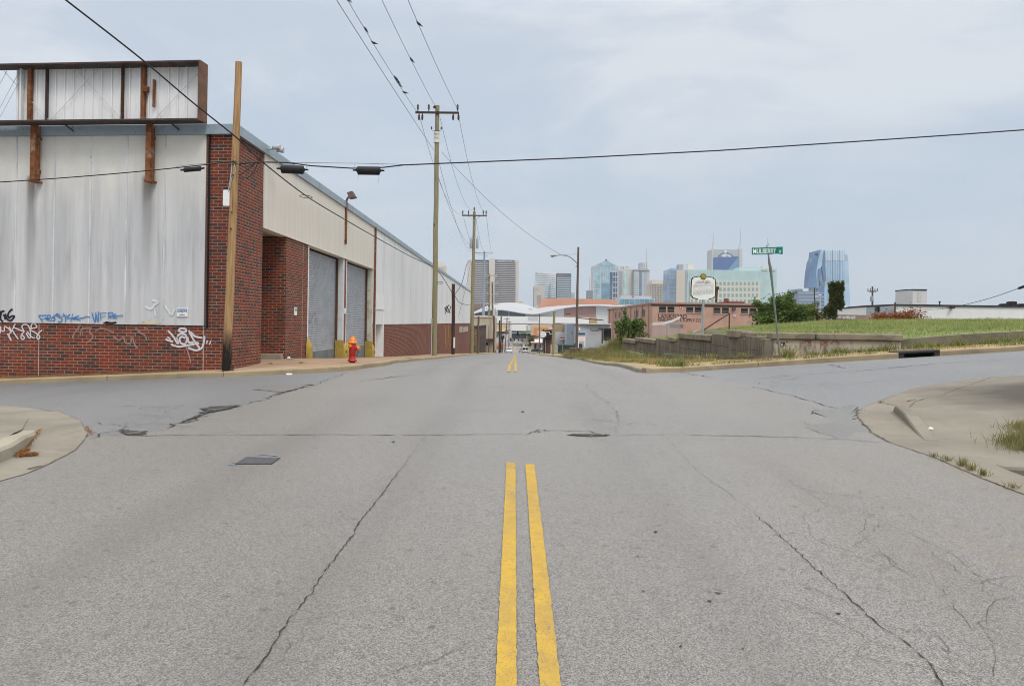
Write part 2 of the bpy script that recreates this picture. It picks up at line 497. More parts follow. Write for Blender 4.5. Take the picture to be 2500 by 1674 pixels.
# the ground itself, out to the horizon
gx = [-2600, -1500, -800, -400, -200, -120, -80] + [-60+4*i for i in range(36)] + [90, 120, 200, 400, 800, 1500, 2600]
gy = [-120, -60, -30, -12] + [-8+2*i for i in range(24)] + [42+4*i for i in range(16)] + [110+15*i for i in range(30)] + [600, 700, 800, 900, 1100, 1500, 2200, 3200]
mb = MB(); nx = len(gx)
mb.add([(x, y, G(x, y)-.12-.25*ss(60, 140, y)) for y in gy for x in gx], [(j*nx+i, j*nx+i+1, (j+1)*nx+i+1, (j+1)*nx+i) for j in range(len(gy)-1) for i in range(nx-1)])
tag(mb.build('ground', M_DIRT, flip=False, loc=(0, 0, 0), smooth=True), kind='structure')

# cracks, a pothole and broken patches belong to the road's own surface
def jag(pts, step=.16, amp=.03):
    out = []
    for i in range(len(pts)-1):
        a, b = V(pts[i]), V(pts[i+1]); d = b-a; L = d.length; n_ = max(1, int(L/step)); nrm = V((-d.y, d.x))/max(L, 1e-6)
        for k in range(n_): out.append(a+d*(k/n_)+nrm*rng.normal(0, amp))
    out.append(V(pts[-1])); return out
CW = .40
def crack(mb, pxs, w, amp=.03, off=.009, step=.14, mi=1, crumble=True):
    p = jag([GP(u, v) for u, v in pxs], step, amp)
    n_ = len(p)
    ws = [w*CW*abs(rng.normal(1, .55))*(min(1, .3+i/4, .3+(n_-1-i)/4)) for i in range(n_)]
    mb.ribbon([(q.x, q.y, G(q.x, q.y)+off) for q in p], ws, (0, 0, 1), mi)
    if crumble and w*CW > .002:
        for q in p:
            for _ in range(1+(rng.random() < .4)):
                rr = w*CW*rng.uniform(.35, 1.1); k = rng.integers(4, 7); A0 = rng.uniform(0, 6); cx, cy = q.x+rng.normal(0, w*CW*.7), q.y+rng.normal(0, w*CW*.9+.006); z_ = off+rng.uniform(.0005, .003)
                pts = [(cx+rr*math.cos(A0+6.283*i/k)*rng.uniform(.4, 1), cy+rr*math.sin(A0+6.283*i/k)*rng.uniform(.4, 1)) for i in range(k)]
                mb.add([(x, y, G(x, y)+z_) for x, y in pts], [tuple(range(k))], mi)
def blot(mb, pxs, off=.009, mi=1, jit=.025):
    pts = jag([GP(u, v) for u, v in pxs+[pxs[0]]], .12, jit)[:-1]
    c = sum(pts, V((0, 0)))/len(pts)
    vs = [(q.x, q.y, G(q.x, q.y)+off) for q in pts]+[(c.x, c.y, G(c.x, c.y)+off)]
    k = len(pts)
    mb.add(vs, [(i, (i+1) % k, k) for i in range(k)], mi)
def rubble(mb, pxs, n_, r):
    P = [GP(u, v) for u, v in pxs]
    for _ in range(n_):
        w_ = rng.dirichlet([.6]*len(P)); q = sum((p*float(k) for p, k in zip(P, w_)), V((0, 0))); m_ = 1 if rng.random() < .6 else 3
        k = rng.integers(4, 7); rr = r*rng.uniform(.3, 1); A0 = rng.uniform(0, 6)
        pts = [(q.x+rr*math.cos(A0+6.283*i/k)*rng.uniform(.5, 1), q.y+rr*.8*math.sin(A0+6.283*i/k)*rng.uniform(.5, 1)) for i in range(k)]
        z_ = rng.uniform(.008, .014); mb.add([(x, y, G(x, y)+z_) for x, y in pts], [tuple(range(k))], m_)
def web(mb, u0, u1, v0, v1, n_, w, mi=3):
    for _ in range(n_):
        q = GP(rng.uniform(u0, u1), rng.uniform(v0, v1)); A = rng.uniform(0, 6.3); p = [q]
        for _ in range(rng.integers(3, 9)):
            A += rng.normal(0, .6); p.append(p[-1]+V((math.cos(A), math.sin(A)))*rng.uniform(.06, .16))
        mb.ribbon([(a.x, a.y, G(a.x, a.y)+.010) for a in p], [w*.55*rng.uniform(.3, 1.6) for _ in p], (0, 0, 1), mi)
# side street: bluish old asphalt on both sides of the crossing
L_SEAM = [(248, 1064.6), (330, 1061), (382, 1050), (478, 1023), (559, 1002), (657, 969.5), (747, 944), (784, 932.7), (845, 911)]
R_SEAM = [(1640, 909.6), (1674, 912), (1743, 922.5), (1835, 944), (1931, 965), (2043, 997)]
L_KERB = [(-500, 975), (-250, 955), (0, 938), (200, 931), (380, 923.5), (544, 919.6), (713, 913), (800, 908), (867, 903), (943.7, 892.7)]
LK = px(*L_KERB) + [(-5.12, 40), (-5.1, 60), (-5.1, 90), (-5.1, 130), (-5.1, 260)]
R_KERB = [(1406.4, 873.8), (1462.7, 889.2), (1555, 908.8), (1578, 910.6), (1620, 909), (1676, 907), (1760, 901), (1850, 895), (1960, 887.5), (2088.7, 878.8), (2194, 872.7), (2294, 867.7), (2400, 861.5), (2500, 855.2), (2720, 843)]
RK = [(4.2, 260), (4.2, 130), (4.2, 80)] + px(*R_KERB)
ls = px(*L_SEAM); rs = px(*R_SEAM)
L_APR = [(0, 1175.8), (60, 1159), (113.6, 1137), (185.3, 1099.6), (209, 1071), (213.7, 1059), (197, 1029), (143.5, 1005.4), (74.7, 996.4), (0, 990.5)]
la = px(*L_APR)
R_APR = [(2500, 1208.7), (2394.5, 1167.7), (2284, 1119), (2174, 1082), (2130.6, 1058.8), (2105, 1033), (2092, 1018), (2094.7, 1006), (2107.5, 996), (2138, 982), (2233, 948.6), (2335.6, 932), (2422.7, 920.5), (2500, 916.6)]
ra = px(*R_APR)
def side_wear(mb):
    crack(mb, [(1850, 923), (1960, 915), (2089, 906.5), (2294, 887), (2500, 874.6)], .06, .02, .005, .2, 1, False)
    crack(mb, [(2020, 889), (2045, 893), (2060, 899)], .08, .03, .005, .15, 1); crack(mb, [(1980, 945), (2080, 937), (2200, 926)], .02, .03, .005, .2, 1)
    web(mb, 1760, 2000, 912, 950, 14, .02, 1)
def side_wear_l(mb):
    crack(mb, [(280, 990), (400, 993), (500, 988)], .03, .03, .005, .2, 1); crack(mb, [(560, 930), (600, 925), (655, 925)], .03, .03, .005, .2, 1); crack(mb, [(60, 960), (240, 952), (420, 948)], .02, .03, .005, .25, 1)
tag(sheet('side_street', [(-60, 12.2), (-9, 12.2), (-5, 9.2), (-2.0, 9.6), (-3, 23.2), LK[8], (LK[5][0], LK[5][1]+.1), (LK[3][0], LK[3][1]+.1), (LK[2][0], LK[2][1]+.1), (LK[0][0], LK[0][1]+.1), (-60, 25)], 0.0, [M_SIDE, M_HAIR], extra=lambda mb: side_wear_l(mb)))
tag(sheet('side_street', [(3.0, 9.4), (5.2, 9.4), (9.4, 14.6), (60, 17.5), (60, 23), (RK[-1][0], RK[-1][1]+.1), (RK[8][0], RK[8][1]+.1), (3.4, 24)], 0.0, [M_SIDE, M_HAIR], extra=lambda mb: side_wear(mb)))

def wear(mb):
    crack(mb, [(248, 1064.6), (500, 1062.8), (760, 1062), (1000, 1063), (1287, 1061)], .034, .012, step=.12, crumble=False)
    crack(mb, [(1495, 1062.5), (1620, 1061), (1750, 1064), (1900, 1067), (2043, 1073), (2174, 1082)], .034, .012, step=.12, crumble=False)
    crack(mb, [(1287, 1061), (1300, 1055), (1312, 1050), (1345, 1051.5), (1390, 1053), (1440, 1054), (1458, 1060), (1464, 1063)], .045, .012, step=.09)
    blot(mb, [(1383, 1063), (1400, 1060.4), (1412, 1060.6), (1440, 1061.5), (1465, 1062), (1492, 1062.3), (1480, 1065.5), (1455, 1067.3), (1420, 1066.3), (1400, 1064.5)], jit=.015)
    rubble(mb, [(1385, 1063), (1440, 1061), (1490, 1062.5), (1440, 1067)], 90, .05); rubble(mb, [(1290, 1060), (1312, 1051), (1345, 1052)], 24, .03)
    LC = [(1041, 1062), (1011, 1103), (977, 1148), (938, 1200), (912.6, 1232), (878, 1273), (861, 1307), (826.6, 1352), (796.5, 1393), (758, 1451), (715, 1507), (687, 1543.6), (659, 1589), (629, 1632), (601, 1664), (570, 1720)]
    crack(mb, LC[:3], .007, .008, step=.08, mi=3); crack(mb, LC[2:], .016, .0055, step=.035); crack(mb, [(629, 1632), (660, 1625), (690, 1612), (706, 1580), (700, 1560)], .006, .008, step=.04, mi=3)
    RC = [(1626, 1066.6), (1656, 1103), (1699, 1148), (1780, 1206), (1845, 1258), (1901, 1305), (1944, 1346), (1987, 1387), (2030, 1423), (2081, 1470.6), (2133, 1518), (2176, 1546), (2219, 1576), (2270, 1623), (2296, 1666), (2330, 1720)]
    crack(mb, RC[:5], .008, .008, step=.08, mi=3); crack(mb, RC[4:], .014, .006, step=.035)
    R2 = [(1892, 1150), (1944, 1185), (2021, 1236), (2116, 1253.5), (2150, 1275), (2236, 1309), (2305, 1344), (2395, 1412.5), (2498, 1455), (2560, 1490)]
    crack(mb, R2, .007, .009, step=.06, mi=3)
    crack(mb, [(1868, 1188), (1944, 1185)], .006, .01, step=.08, mi=3); crack(mb, [(2116, 1253), (2105, 1310), (2180, 1380), (2290, 1440), (2400, 1560)], .006, .012, step=.07, mi=3)
    crack(mb, [(2021, 1236), (1960, 1262), (1990, 1320), (2080, 1350), (2150, 1275)], .006, .012, step=.07, mi=3)
    crack(mb, [(1420, 935), (1450, 962), (1485, 985), (1510, 1010), (1505, 1058)], .014, .04, step=.12, mi=3)
    web(mb, 1400, 1540, 935, 1055, 26, .009); web(mb, 1900, 2440, 1190, 1520, 14, .006); web(mb, 2050, 2480, 1480, 1660, 6, .005)
    web(mb, 560, 1200, 1150, 1660, 4, .005); web(mb, 300, 620, 985, 1062, 20, .012)
    crack(mb, [(206, 1071), (227, 1071), (254, 1056), (284, 1053), (308, 1047), (293, 1038), (257, 1037), (239, 1032)], .035, .02, step=.09)
    rubble(mb, [(300, 1052), (325, 1053), (350, 1056), (338, 1063), (310, 1062)], 70, .10)
    blot(mb, [(300, 1053.5), (312, 1051.5), (330, 1056), (345, 1055), (372, 1051.5), (360, 1061), (332, 1064.4), (300, 1063), (310, 1057)], jit=.03)
    rubble(mb, [(505, 996), (538, 991), (598, 988), (562, 1000), (514, 1006), (484, 1013)], 150, .11); rubble(mb, [(505, 997), (538, 994), (556, 998), (514, 1004)], 60, .2); rubble(mb, [(420, 1040), (478, 1018), (520, 1000), (500, 1012), (440, 1036)], 50, .06); rubble(mb, [(640, 973), (700, 956), (760, 940), (720, 953)], 40, .08)
    crack(mb, [(382, 1050), (430, 1036), (478, 1023), (514, 1012)], .05, .06, step=.12); crack(mb, [(601, 987.5), (657, 969.5), (700, 958)], .05, .06, step=.15)
    crack(mb, [(747, 944), (784, 932.7), (845, 911)], .03, .04, step=.3)
    crack(mb, [(1654, 909.7), (1674, 912), (1743, 922.5)], .07, .05, step=.2); crack(mb, [(1835, 944), (1931, 965), (1990, 983), (2043, 997), (2095, 989)], .04, .03, step=.15)
    crack(mb, [(1990, 1001), (1975, 1022), (1966, 1038)], .045, .02, step=.1); crack(mb, [(1964, 1045), (2043, 1071), (2100, 1079)], .012, .02)
    crack(mb, [(875, 930), (905, 927), (960, 921), (1010, 915)], .08, .05, step=.4)
    crack(mb, [(1045, 909.3), (1078, 909.5)], .10, .01, step=.4); crack(mb, [(1190, 902.3), (1216, 902.3)], .10, .01, step=.4)
    for u, v in ((1275, 1006), (960, 1080), (1556, 1360), (1570, 1445), (1600, 1300), (1660, 1580), (2045, 1500), (1752, 1450), (1730, 1470), (1815, 1585)):
        q = GP(u, v); blot(mb, [(u-6, v), (u, v-2), (u+7, v-1), (u+3, v+2)], jit=.006)
def patches(mb):
    blot(mb, [(616, 951), (640, 943), (700, 938), (760, 936), (777, 936.5), (770, 940), (740, 947), (690, 957), (650, 954)], off=.008, mi=2, jit=.04)
    blot(mb, [(1990, 1001), (2043, 998), (2095, 992), (2093, 1018), (2106, 1034), (2131, 1060), (2172, 1081), (2100, 1078), (2043, 1070), (1966, 1044), (1976, 1022)], off=.007, mi=2, jit=.02)
road_poly = ([(-4.9, -8)] + [(p[0]-.35, p[1]) for p in la[:5]] + ls + [(LK[8][0]-.1, LK[8][1]), (LK[9][0]-.1, LK[9][1]), (-5.2, 40), (-5.2, 900)] +
             [(4.3, 900), (4.3, 80), (4.3, 60)] + [(RK[3][0]+.1, RK[3][1]), (RK[4][0]+.1, RK[4][1]), (RK[5][0]+.1, RK[5][1]+.1), (RK[6][0]+.2, RK[6][1]+.15)] + rs + [ra[7], (ra[5][0]+.3, ra[5][1]), (ra[3][0]+.35, ra[3][1]), (ra[2][0]+.35, ra[2][1]), (ra[0][0]+.35, ra[0][1]), (4.95, -8)])
sheet('road', road_poly, .004, [M_ROAD, M_CRACK, M_PATCH, M_HAIR], extra=lambda mb: (wear(mb), patches(mb)))

# double yellow line, before and beyond the crossing
def line(mb, pts, w=.092):
    P = []
    for i in range(len(pts)-1):
        a, b = V(pts[i]), V(pts[i+1]); k = max(1, int((b-a).length/(.035 if b[1] < 9 else .8)))
        P += [a+(b-a)*(j/k) for j in range(k)]
    P.append(V(pts[-1]))
    mb.ribbon([(p.x+(rng.normal(0, .0012) if p.y < 9 else 0), p.y, G(p.x, p.y)+.013) for p in P], [w*(rng.normal(1, .028) if p.y < 9 else 1) for p in P], (0, 0, 1), 0, .86)
mb = MB()
line(mb, [(-.005, -6), (-.022, 7.93)]); line(mb, [(.186, -6), (.168, 7.86)])
line(mb, [(-.164, 21.4), (-.11, 73), (-.1, 210)]); line(mb, [(.026, 21.5), (.08, 73), (.09, 210)])
line(mb, [(-.1, 300), (-.1, 850)], .3); line(mb, [(.6, 300), (.6, 850)], .3)
tag(mb.build('road_marking', M_YELLOW, flip=False), kind='structure')

# corner aprons of concrete beside the near kerbs
def apron_off(x, y): return .016
KL = px((-60, 1165), (0, 1131.8), (30.6, 1118.4), (63.8, 1094.8), (85, 1070), (94.4, 1051))
mb = sheet('gutter_apron', [(-5.0, -8)] + la + [(-14, 14.5), (-60, 12.4), (-60, -8)], .010, [M_CONC, M_EDGE],
      extra=lambda mb: ([crack(mb, L_APR[i:i+2], .011, .010, .014, .05) for i in range(1, 9)], crack(mb, [(0, 1012), (25, 1013)], .03, .01, .014), crack(mb, [(75, 996), (130, 1006), (146, 1005)], .025, .01, .014), blot(mb, [(68, 1147), (90, 1141), (106, 1138), (100, 1142), (76, 1148)], .015)))
n = NT('shade-painted corner concrete')
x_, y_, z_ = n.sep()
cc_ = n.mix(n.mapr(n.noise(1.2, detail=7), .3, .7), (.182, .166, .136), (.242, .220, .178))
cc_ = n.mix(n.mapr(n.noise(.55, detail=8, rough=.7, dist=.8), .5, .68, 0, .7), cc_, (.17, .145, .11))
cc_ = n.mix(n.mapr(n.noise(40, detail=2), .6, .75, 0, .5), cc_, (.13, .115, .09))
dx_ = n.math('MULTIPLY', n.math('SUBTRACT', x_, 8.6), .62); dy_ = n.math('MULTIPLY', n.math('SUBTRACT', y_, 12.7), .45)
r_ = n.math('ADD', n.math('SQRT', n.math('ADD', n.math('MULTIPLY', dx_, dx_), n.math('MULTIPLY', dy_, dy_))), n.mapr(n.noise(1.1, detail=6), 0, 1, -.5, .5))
cc_ = n.mix(n.mapr(r_, .35, 1.15, .85, 0), cc_, (.065, .06, .05))  # ragged patch of shade painted into the concrete colour
n.bump(n.noise(30, detail=4), .2, .008); M_CONC_SHADE = n.fin(cc_, .9, 0, .2)
mb = sheet('gutter_apron', [(5.0, -8), (60, -8), (60, 17.6)] + [(ra[-1][0]+8, ra[-1][1]+.9)] + ra[::-1], .010, [M_CONC_SHADE, M_EDGE],
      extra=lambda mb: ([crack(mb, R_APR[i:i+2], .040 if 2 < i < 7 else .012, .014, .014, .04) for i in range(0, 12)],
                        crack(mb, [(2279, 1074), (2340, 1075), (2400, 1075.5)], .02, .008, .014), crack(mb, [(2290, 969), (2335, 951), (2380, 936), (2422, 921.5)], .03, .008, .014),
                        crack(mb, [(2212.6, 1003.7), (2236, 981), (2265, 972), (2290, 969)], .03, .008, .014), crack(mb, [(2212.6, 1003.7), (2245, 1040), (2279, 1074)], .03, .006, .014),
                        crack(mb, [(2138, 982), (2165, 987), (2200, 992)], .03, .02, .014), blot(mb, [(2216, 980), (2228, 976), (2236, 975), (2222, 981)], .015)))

def inset(path, d, side=1):
    out = []
    for i, p in enumerate(path):
        t = (V(path[min(i+1, len(path)-1)])-V(path[max(i-1, 0)])).normalized(); e = V((-t.y, t.x))*side
        q = V(p)+e*d; out.append((q.x, q.y))
    return out
def kerb(mb, path, h, w=.16, side=1, joint=3.0, base=-.06, step=.5, rnd=.03):
    """raised kerb swept along path; its body lies on the left of the path for side=1"""
    P = [V(p) for p in path]; S_ = []; d0 = 0
    for i in range(len(P)-1):
        k = max(1, int((P[i+1]-P[i]).length/(step if P[i].y < 60 else 6)))
        S_ += [P[i].lerp(P[i+1], j/k) for j in range(k)]
    S_.append(P[-1]); n_ = len(S_); rows = []; ln = 0; cuts = []
    for i, p in enumerate(S_):
        t = (S_[min(i+1, n_-1)]-S_[max(i-1, 0)]).normalized(); e = V((-t.y, t.x))*side
        if i: ln += (S_[i]-S_[i-1]).length
        hh = h(i/(n_-1), ln) if callable(h) else h
        rows.append([V((q.x, q.y, G(q.x, q.y)+z)) for q, z in ((p, base), (p, max(base, hh-rnd)), (p+e*rnd*.8, hh), (p+e*w, hh), (p+e*w, base))])
        if joint and 1 < i < n_-2 and ln-d0 > joint and p.y < 60: cuts.append(i); d0 = ln
    st_ = [0]+cuts+[n_-1]
    for a, b in zip(st_[:-1], st_[1:]):
        vs = []
        for i in range(a, b+1):
            r = rows[i]
            if i == a and a: q = rows[i+1]; r = [x.lerp(y, .02/(y-x).length) for x, y in zip(r, q)]
            vs += r
        k = b-a+1
        fs = [(5*i+j, 5*i+j+1, 5*i+j+6, 5*i+j+5) for i in range(k-1) for j in range(4)] + [(0, 1, 2, 3, 4), tuple(5*(k-1)+j for j in range(5))]
        mb.add(vs, fs)
mb = MB(); kerb(mb, KL, lambda t, l: .135*(1-ss(.55, 1.0, t))+.012, .19, 1, 1.55)
tag(mb.build('kerb', M_CONC_G), kind='structure')
KI = inset(KL, .175)
sheet('sidewalk', KI + [(KI[-1][0]-.8, KI[-1][1]+1.4), (-14, 12.0), (-60, 11), (-60, 3), (KI[0][0]-1.5, 3)],
      lambda x, y: .018+.118*(1-ss(8.2, 9.9, y)), [M_CONC])
KR = px((2180, 1003), (2184, 1009), (2205, 1027), (2230, 1052), (2255, 1076.5))
mb = MB(); kerb(mb, KR, lambda t, l: .014+.11*ss(0, .2, t)*(1-ss(.45, 1, t)), .16, 1, 0, rnd=.02)
K2 = px((2425, 1136), (2450, 1146), (2500, 1163), (2600, 1200)); K2.append((K2[-1][0]+.1, -5)); kerb(mb, K2, lambda t, l: .014+.12*ss(0, .9, l), .2, 1, 0)
tag(mb.build('kerb', M_CONC), kind='structure')

# far side kerbs and sidewalks
mb = MB(); kerb(mb, LK, .135, .17, 1, 3.1)
tag(mb.build('kerb', M_CONC_T), kind='structure')
mb = MB(); kerb(mb, RK[:7], .13, .15, 1, 3.3)
tag(mb.build('kerb', M_CONC_G), kind='structure')
INLET = (2194, 2294)
i0 = 3+R_KERB.index((2194, 872.7))
mb = MB(); kerb(mb, RK[6:i0+1], .14, .17, 1, 3.0); kerb(mb, RK[i0+1:], .14, .17, 1, 3.0)
tag(mb.build('kerb', M_CONC_T), kind='structure')
XB, YC, PHI = -7.75, 21.35, R(5.6)
sn, cs = math.sin(PHI), math.cos(PHI)
def FP(t, z, o=0.0): return V((XB-t*cs-o*sn, YC+t*sn-o*cs, z))      # a point of the warehouse's front wall
li = inset(LK, .15)
sheet('sidewalk', li + [(-7.9, 260), (-7.9, 28), (-10.9, 28), (-10.9, YC+.5), (FP(20, 0).x, FP(20, 0).y+.1), (li[0][0]-3, li[0][1]+.8)], .13, [M_WALK])
w0 = [FP(t, 0) for t in (20, 6, 3, 1.0)]
sheet('soil_strip', [(li[2][0]-6, li[2][1]+.25), (li[2][0], li[2][1]+.22), (li[4][0]-.6, li[4][1]+.35), (FP(2.2, 0, .55).x, FP(2.2, 0, .55).y), (FP(.9, 0, .12).x, FP(.9, 0, .12).y), (FP(1, 0, -.1).x, FP(1, 0, -.1).y), (FP(18, 0, -.1).x, FP(18, 0, -.1).y)], .137, [M_SOIL])

# corner lot on the right: dry verge, retained lawn
WX = 7.9
WT = [(25.1, -.36), (27.7, -.36), (30, -.40), (34, -.47), (38.6, -.64), (41.7, -.82), (47, -.92), (53, -1.08), (57, -1.2), (64, -1.9)]
CR = [(0, -.03), (.10, -.022), (.153, -.0141), (.207, -.0074), (.247, -.004), (.28, 0), (.338, .0058), (.386, .0095), (.527, .0128), (.653, .0142), (1, .015)]
ZF = [(7.9, -.34), (12, -.34), (12.6, -.40), (14, -.25), (16.3, -.05), (25, .28), (60, .6)]
def lin(T, x):
    return float(np.interp(x, [p[0] for p in T], [p[1] for p in T]))
def LZ(x, y):
    a = x/max(y, 1)
    zf = lin(ZF, x); zk = (lin(CR, min(a, .9))-.0042)*45
    t = (y-25.4)/19.6
    z = zf+(zk-zf)*(1-(1-min(max(t, 0), 1))**1.6)
    if y > 45: z = (lin(CR, min(x/y, .9))-.0042)*45 - .045*(y-45)
    w = ss(7.8, 11, x)
    z = (lin(WT, y)-.03)*(1-w)+z*w
    e = ss(56, 68, y)
    if x < 20: z = z*(1-e)+(G(x, y)+.16)*e
    if x < WX: z = G(x, y)+.13+(z-G(x, y)-.13)*ss(5.4, WX, x)*ss(56.8, 62, y)
    return z
ri = inset(RK, .14)
verge = ri[1:]
sheet('verge', [(4.3, 200), (12, 200), (12, 62), (WX+.05, 57), (WX+.05, 25.6), (16, 25.55), (60, 25.6)] + [(60, 24)] + verge[::-1], lambda x, y: .125+.02*math.sin(3*x)*math.sin(2.3*y), [M_VERGE])
sheet('lawn', [(WX+.12, 25.45), (12.1, 25.45), (60, 25.45), (60, 75), (5.4, 75), (5.4, 58), (6.6, 57.2), (WX-.05, 56.9), (WX+.12, 56.5)], 0.0, [M_LAWN], zf=LZ, skirt=3)
# ================================================================ the brick and steel warehouse on the left
def ft(u, v):
    """t along the front wall and height at a surveyed point"""
    a, c = ab(u, v)
    t = (XB-a*YC)/(cs+a*sn)
    return t, c*(YC+t*sn)
def sy(u, v):
    a, c = ab(u, v); Y = XB/a
    return Y, c*Y
def fbox(mb, t0, t1, z0, z1, o0, o1, mi=0):
    a = FP(t0, z0, o0)
    return mb.obox(a, FP(t1, z0, o0)-a, FP(t0, z0, o1)-a, V((0, 0, z1-z0)), mi)
hbx = W(860, 890, 22.9)
n = NT('weathered white cladding')
x_, y_, z_ = n.sep('uv')
base = n.mix(n.mapr(n.noise((1.2, 1.2, 1.2), 'uv', detail=6), .35, .7), (.62, .60, .545), (.70, .685, .64))
low = n.mix(n.mapr(n.noise((2.2, .10, 1), 'uv', detail=4), .38, .64), (.60, .60, .605), (.45, .455, .465))
edge = n.math('ADD', y_, n.mapr(n.noise((2.5, .25, 1), 'uv', detail=5), 0, 1, -1.6, 1.6))
col = n.mix(n.mapr(edge, 3.0, 4.3, 1, 0), base, low)
stk = n.math('MULTIPLY', n.mapr(n.noise((4.5, .30, 1), 'uv', detail=7, rough=.72, dist=.4), .52, .74, 0, .55), n.mapr(edge, 1.8, 3.9, 1, 0))
stk = n.math('MULTIPLY', stk, n.mapr(y_, -.2, 1.6, .25, 1))
col = n.mix(stk, col, (.20, .20, .20))
for uu, wd in ((80, .20), (362, .24)):          # dirty runs below the two sign posts
    t_ = ft(uu, 460)[0]; uc = (FP(t_, 0).x*cs-FP(t_, 0).y*sn)
    d_ = n.math('ABSOLUTE', n.math('SUBTRACT', n.math('ADD', x_, n.mapr(n.noise((3, .4, 1), 'uv', detail=4), 0, 1, -.12, .12)), uc))
    m_ = n.math('MULTIPLY', n.mapr(d_, wd*.35, wd, 1, 0), n.mapr(y_, .6, 3.6, 0, .75))
    col = n.mix(n.math('MULTIPLY', m_, n.mapr(y_, 3.85, 3.95, 1, .0)), col, (.15, .145, .14))
    m2 = n.math('MULTIPLY', n.mapr(d_, wd*.3, wd*.6, 1, 0), n.mapr(y_, 3.3, 3.8, 0, .5)); col = n.mix(n.math('MULTIPLY', m2, n.mapr(y_, 3.85, 3.95, 1, .0)), col, (.28, .17, .08))
M_CLAD = n.fin(col, .75)
n = NT('pale ribbed cladding')
x_, y_, z_ = n.sep('uv')
col = n.mix(n.mapr(n.noise((.35, .08, 1), 'uv', detail=5), .35, .7), (.70, .70, .705), (.58, .59, .605))
col = n.mix(n.math('MULTIPLY', n.mapr(n.noise((2.5, .12, 1), 'uv', detail=6, rough=.7), .52, .72, 0, .6), n.mapr(y_, 5.2, 1, 1, .4)), col, (.32, .33, .34))
M_CLADS = n.fin(col, .75)
n = NT('beige fascia')
col = n.mix(n.mapr(n.noise((9, .2, 1), 'uv', detail=5), .38, .66), (.67, .63, .565), (.60, .56, .50))
col = n.mix(n.mapr(n.noise((14, .25, 1), 'uv', detail=6, rough=.75), .6, .72, 0, .5), col, (.30, .23, .16))
M_FASC = n.fin(col, .8)
M_CAP = plain('grey roof flashing', (.30, .365, .42), .5, .1, .12, 1.2, (.22, .25, .27, .5))
M_SHUT = plain('galvanised shutter slats', (.42, .45, .485), .5, .25, .15, 2.5, (.25, .25, .26, .4))
M_SHUTL = plain('shutter bottom plate', (.17, .19, .205), .6, .2, .25, 2)
M_POSTW = plain('painted door post', (.55, .58, .60), .65, .0, .1, 3, (.30, .18, .10, .35))
M_POSTR = plain('rust eaten door post', (.50, .50, .42), .75, .0, .2, 2.2, (.22, .075, .025, .95), .2)
M_WHITEW = plain('white painted wall', (.72, .72, .715), .75, 0, .07, 1.2, (.55, .55, .53, .4))
M_GRAFW = plain('white spray paint', (.62, .60, .63), .8, var=.12, sc=12)
M_GRAFF = plain('faded spray paint', (.30, .20, .17), .85, var=.4, sc=9)
M_GRAFB = plain('blue spray paint', (.05, .22, .52), .8, var=.3, sc=9)
M_GRAFK = plain('black spray paint', (.02, .02, .03), .8, var=.3)
M_GRAFP = plain('pinkish spray paint', (.30, .20, .24), .8, var=.4, sc=9)
M_GRAFG = plain('pale buffed paint', (.66, .69, .68), .8, var=.12, sc=5)
wh = thing('warehouse', 'long brick and white metal warehouse with two grey roller doors', 'warehouse', (XB, YC, -1.4))
t5, t3 = ft(511, 560)[0], ft(502, 560)[0]
ZB = -.215
mb = MB(); fbox(mb, t3, 22, ZB, 5.10, -.2, .035)
for u_ in (41, 134, 222, 310, 403):
    t_ = ft(u_, 560)[0]; fbox(mb, t_-.022, t_+.022, ZB+.004, 5.08, .03, .047, 1)
mb.build('wall_cladding', [M_CLAD, plain('pale seam', (.62, .63, .635), .7, var=.25, sc=1.2)], wh)
mb = MB(); mb.foot([(XB, YC), (XB, 23.75), (XB-.42, 23.75), (XB-.42, YC+.5), tuple(FP(t5, 0))[:2]][:0] or [tuple(FP(0, 0))[:2], (XB, 23.75), (XB-.4, 23.75), (XB-.4, 21.85), tuple(FP(t5, 0, -.4))[:2], tuple(FP(t5, 0))[:2]], -2.4, 5.1)
mb.build('brick_pier', M_BRICK, wh)
mb = MB(); fbox(mb, t5+.002, 22, -3.6, ZB-.004, -.2, 0)
for u_ in (95, 497):
    t_ = ft(u_, 830)[0]
    fbox(mb, t_-.011, t_+.011, -3, ZB-.02, -.05, .004, 1)
mb.build('brick_base_wall', [M_BRICK, plain('mortar', (.45, .36, .28), .9)], wh)
mb = MB(); fbox(mb, t5+.004, t3-.05, ZB-.03, 5.08, -.1, .055); fbox(mb, t5-.004, t5+.020, ZB-.06, 5.08, -.02, .075, 1)
mb.build('drainpipe', [M_BRICK, M_DARK], wh)
ZT = 5.30
o1 = FP(22, 0, .12); o2 = FP(22, 0, -.5); o3 = FP(-.14, 0, .12)
mb = MB(); mb.foot([(XB+.1, 133.4), (XB+.1, YC-.13), (o3.x*.0+XB+.1, YC-.13), tuple(o1)[:2], tuple(o2)[:2], (XB-.5, 22.0), (XB-.5, 133.4)], 5.03, ZT)
for yy in np.arange(24, 132, 3.05): mb.box(XB+.1, XB+.112, yy, yy+.035, 5.03, ZT+.006)
for tt in np.arange(1.6, 20, 3.05): fbox(mb, tt, tt+.03, 5.03, ZT+.006, .12, .131)
mb.build('roof_flashing', M_CAP, wh)
mb = MB(); q = FP(22, 0, -.45); mb.foot([(XB-.45, 22), (XB-.45, 133.3), (XB-40, 133.3), tuple(q)[:2]], 4.7, 5.06)
mb.build('roof', plain('tar roof', (.16, .16, .165), .9), wh)
mb = MB(); mb.box(XB-.3, XB+.035, 23.752, 42.2, 2.79, 5.03); mb.box(XB-.28, XB+.05, 23.77, 42.18, 2.765, 2.80)
mb.build('fascia_panel', M_FASC, wh)
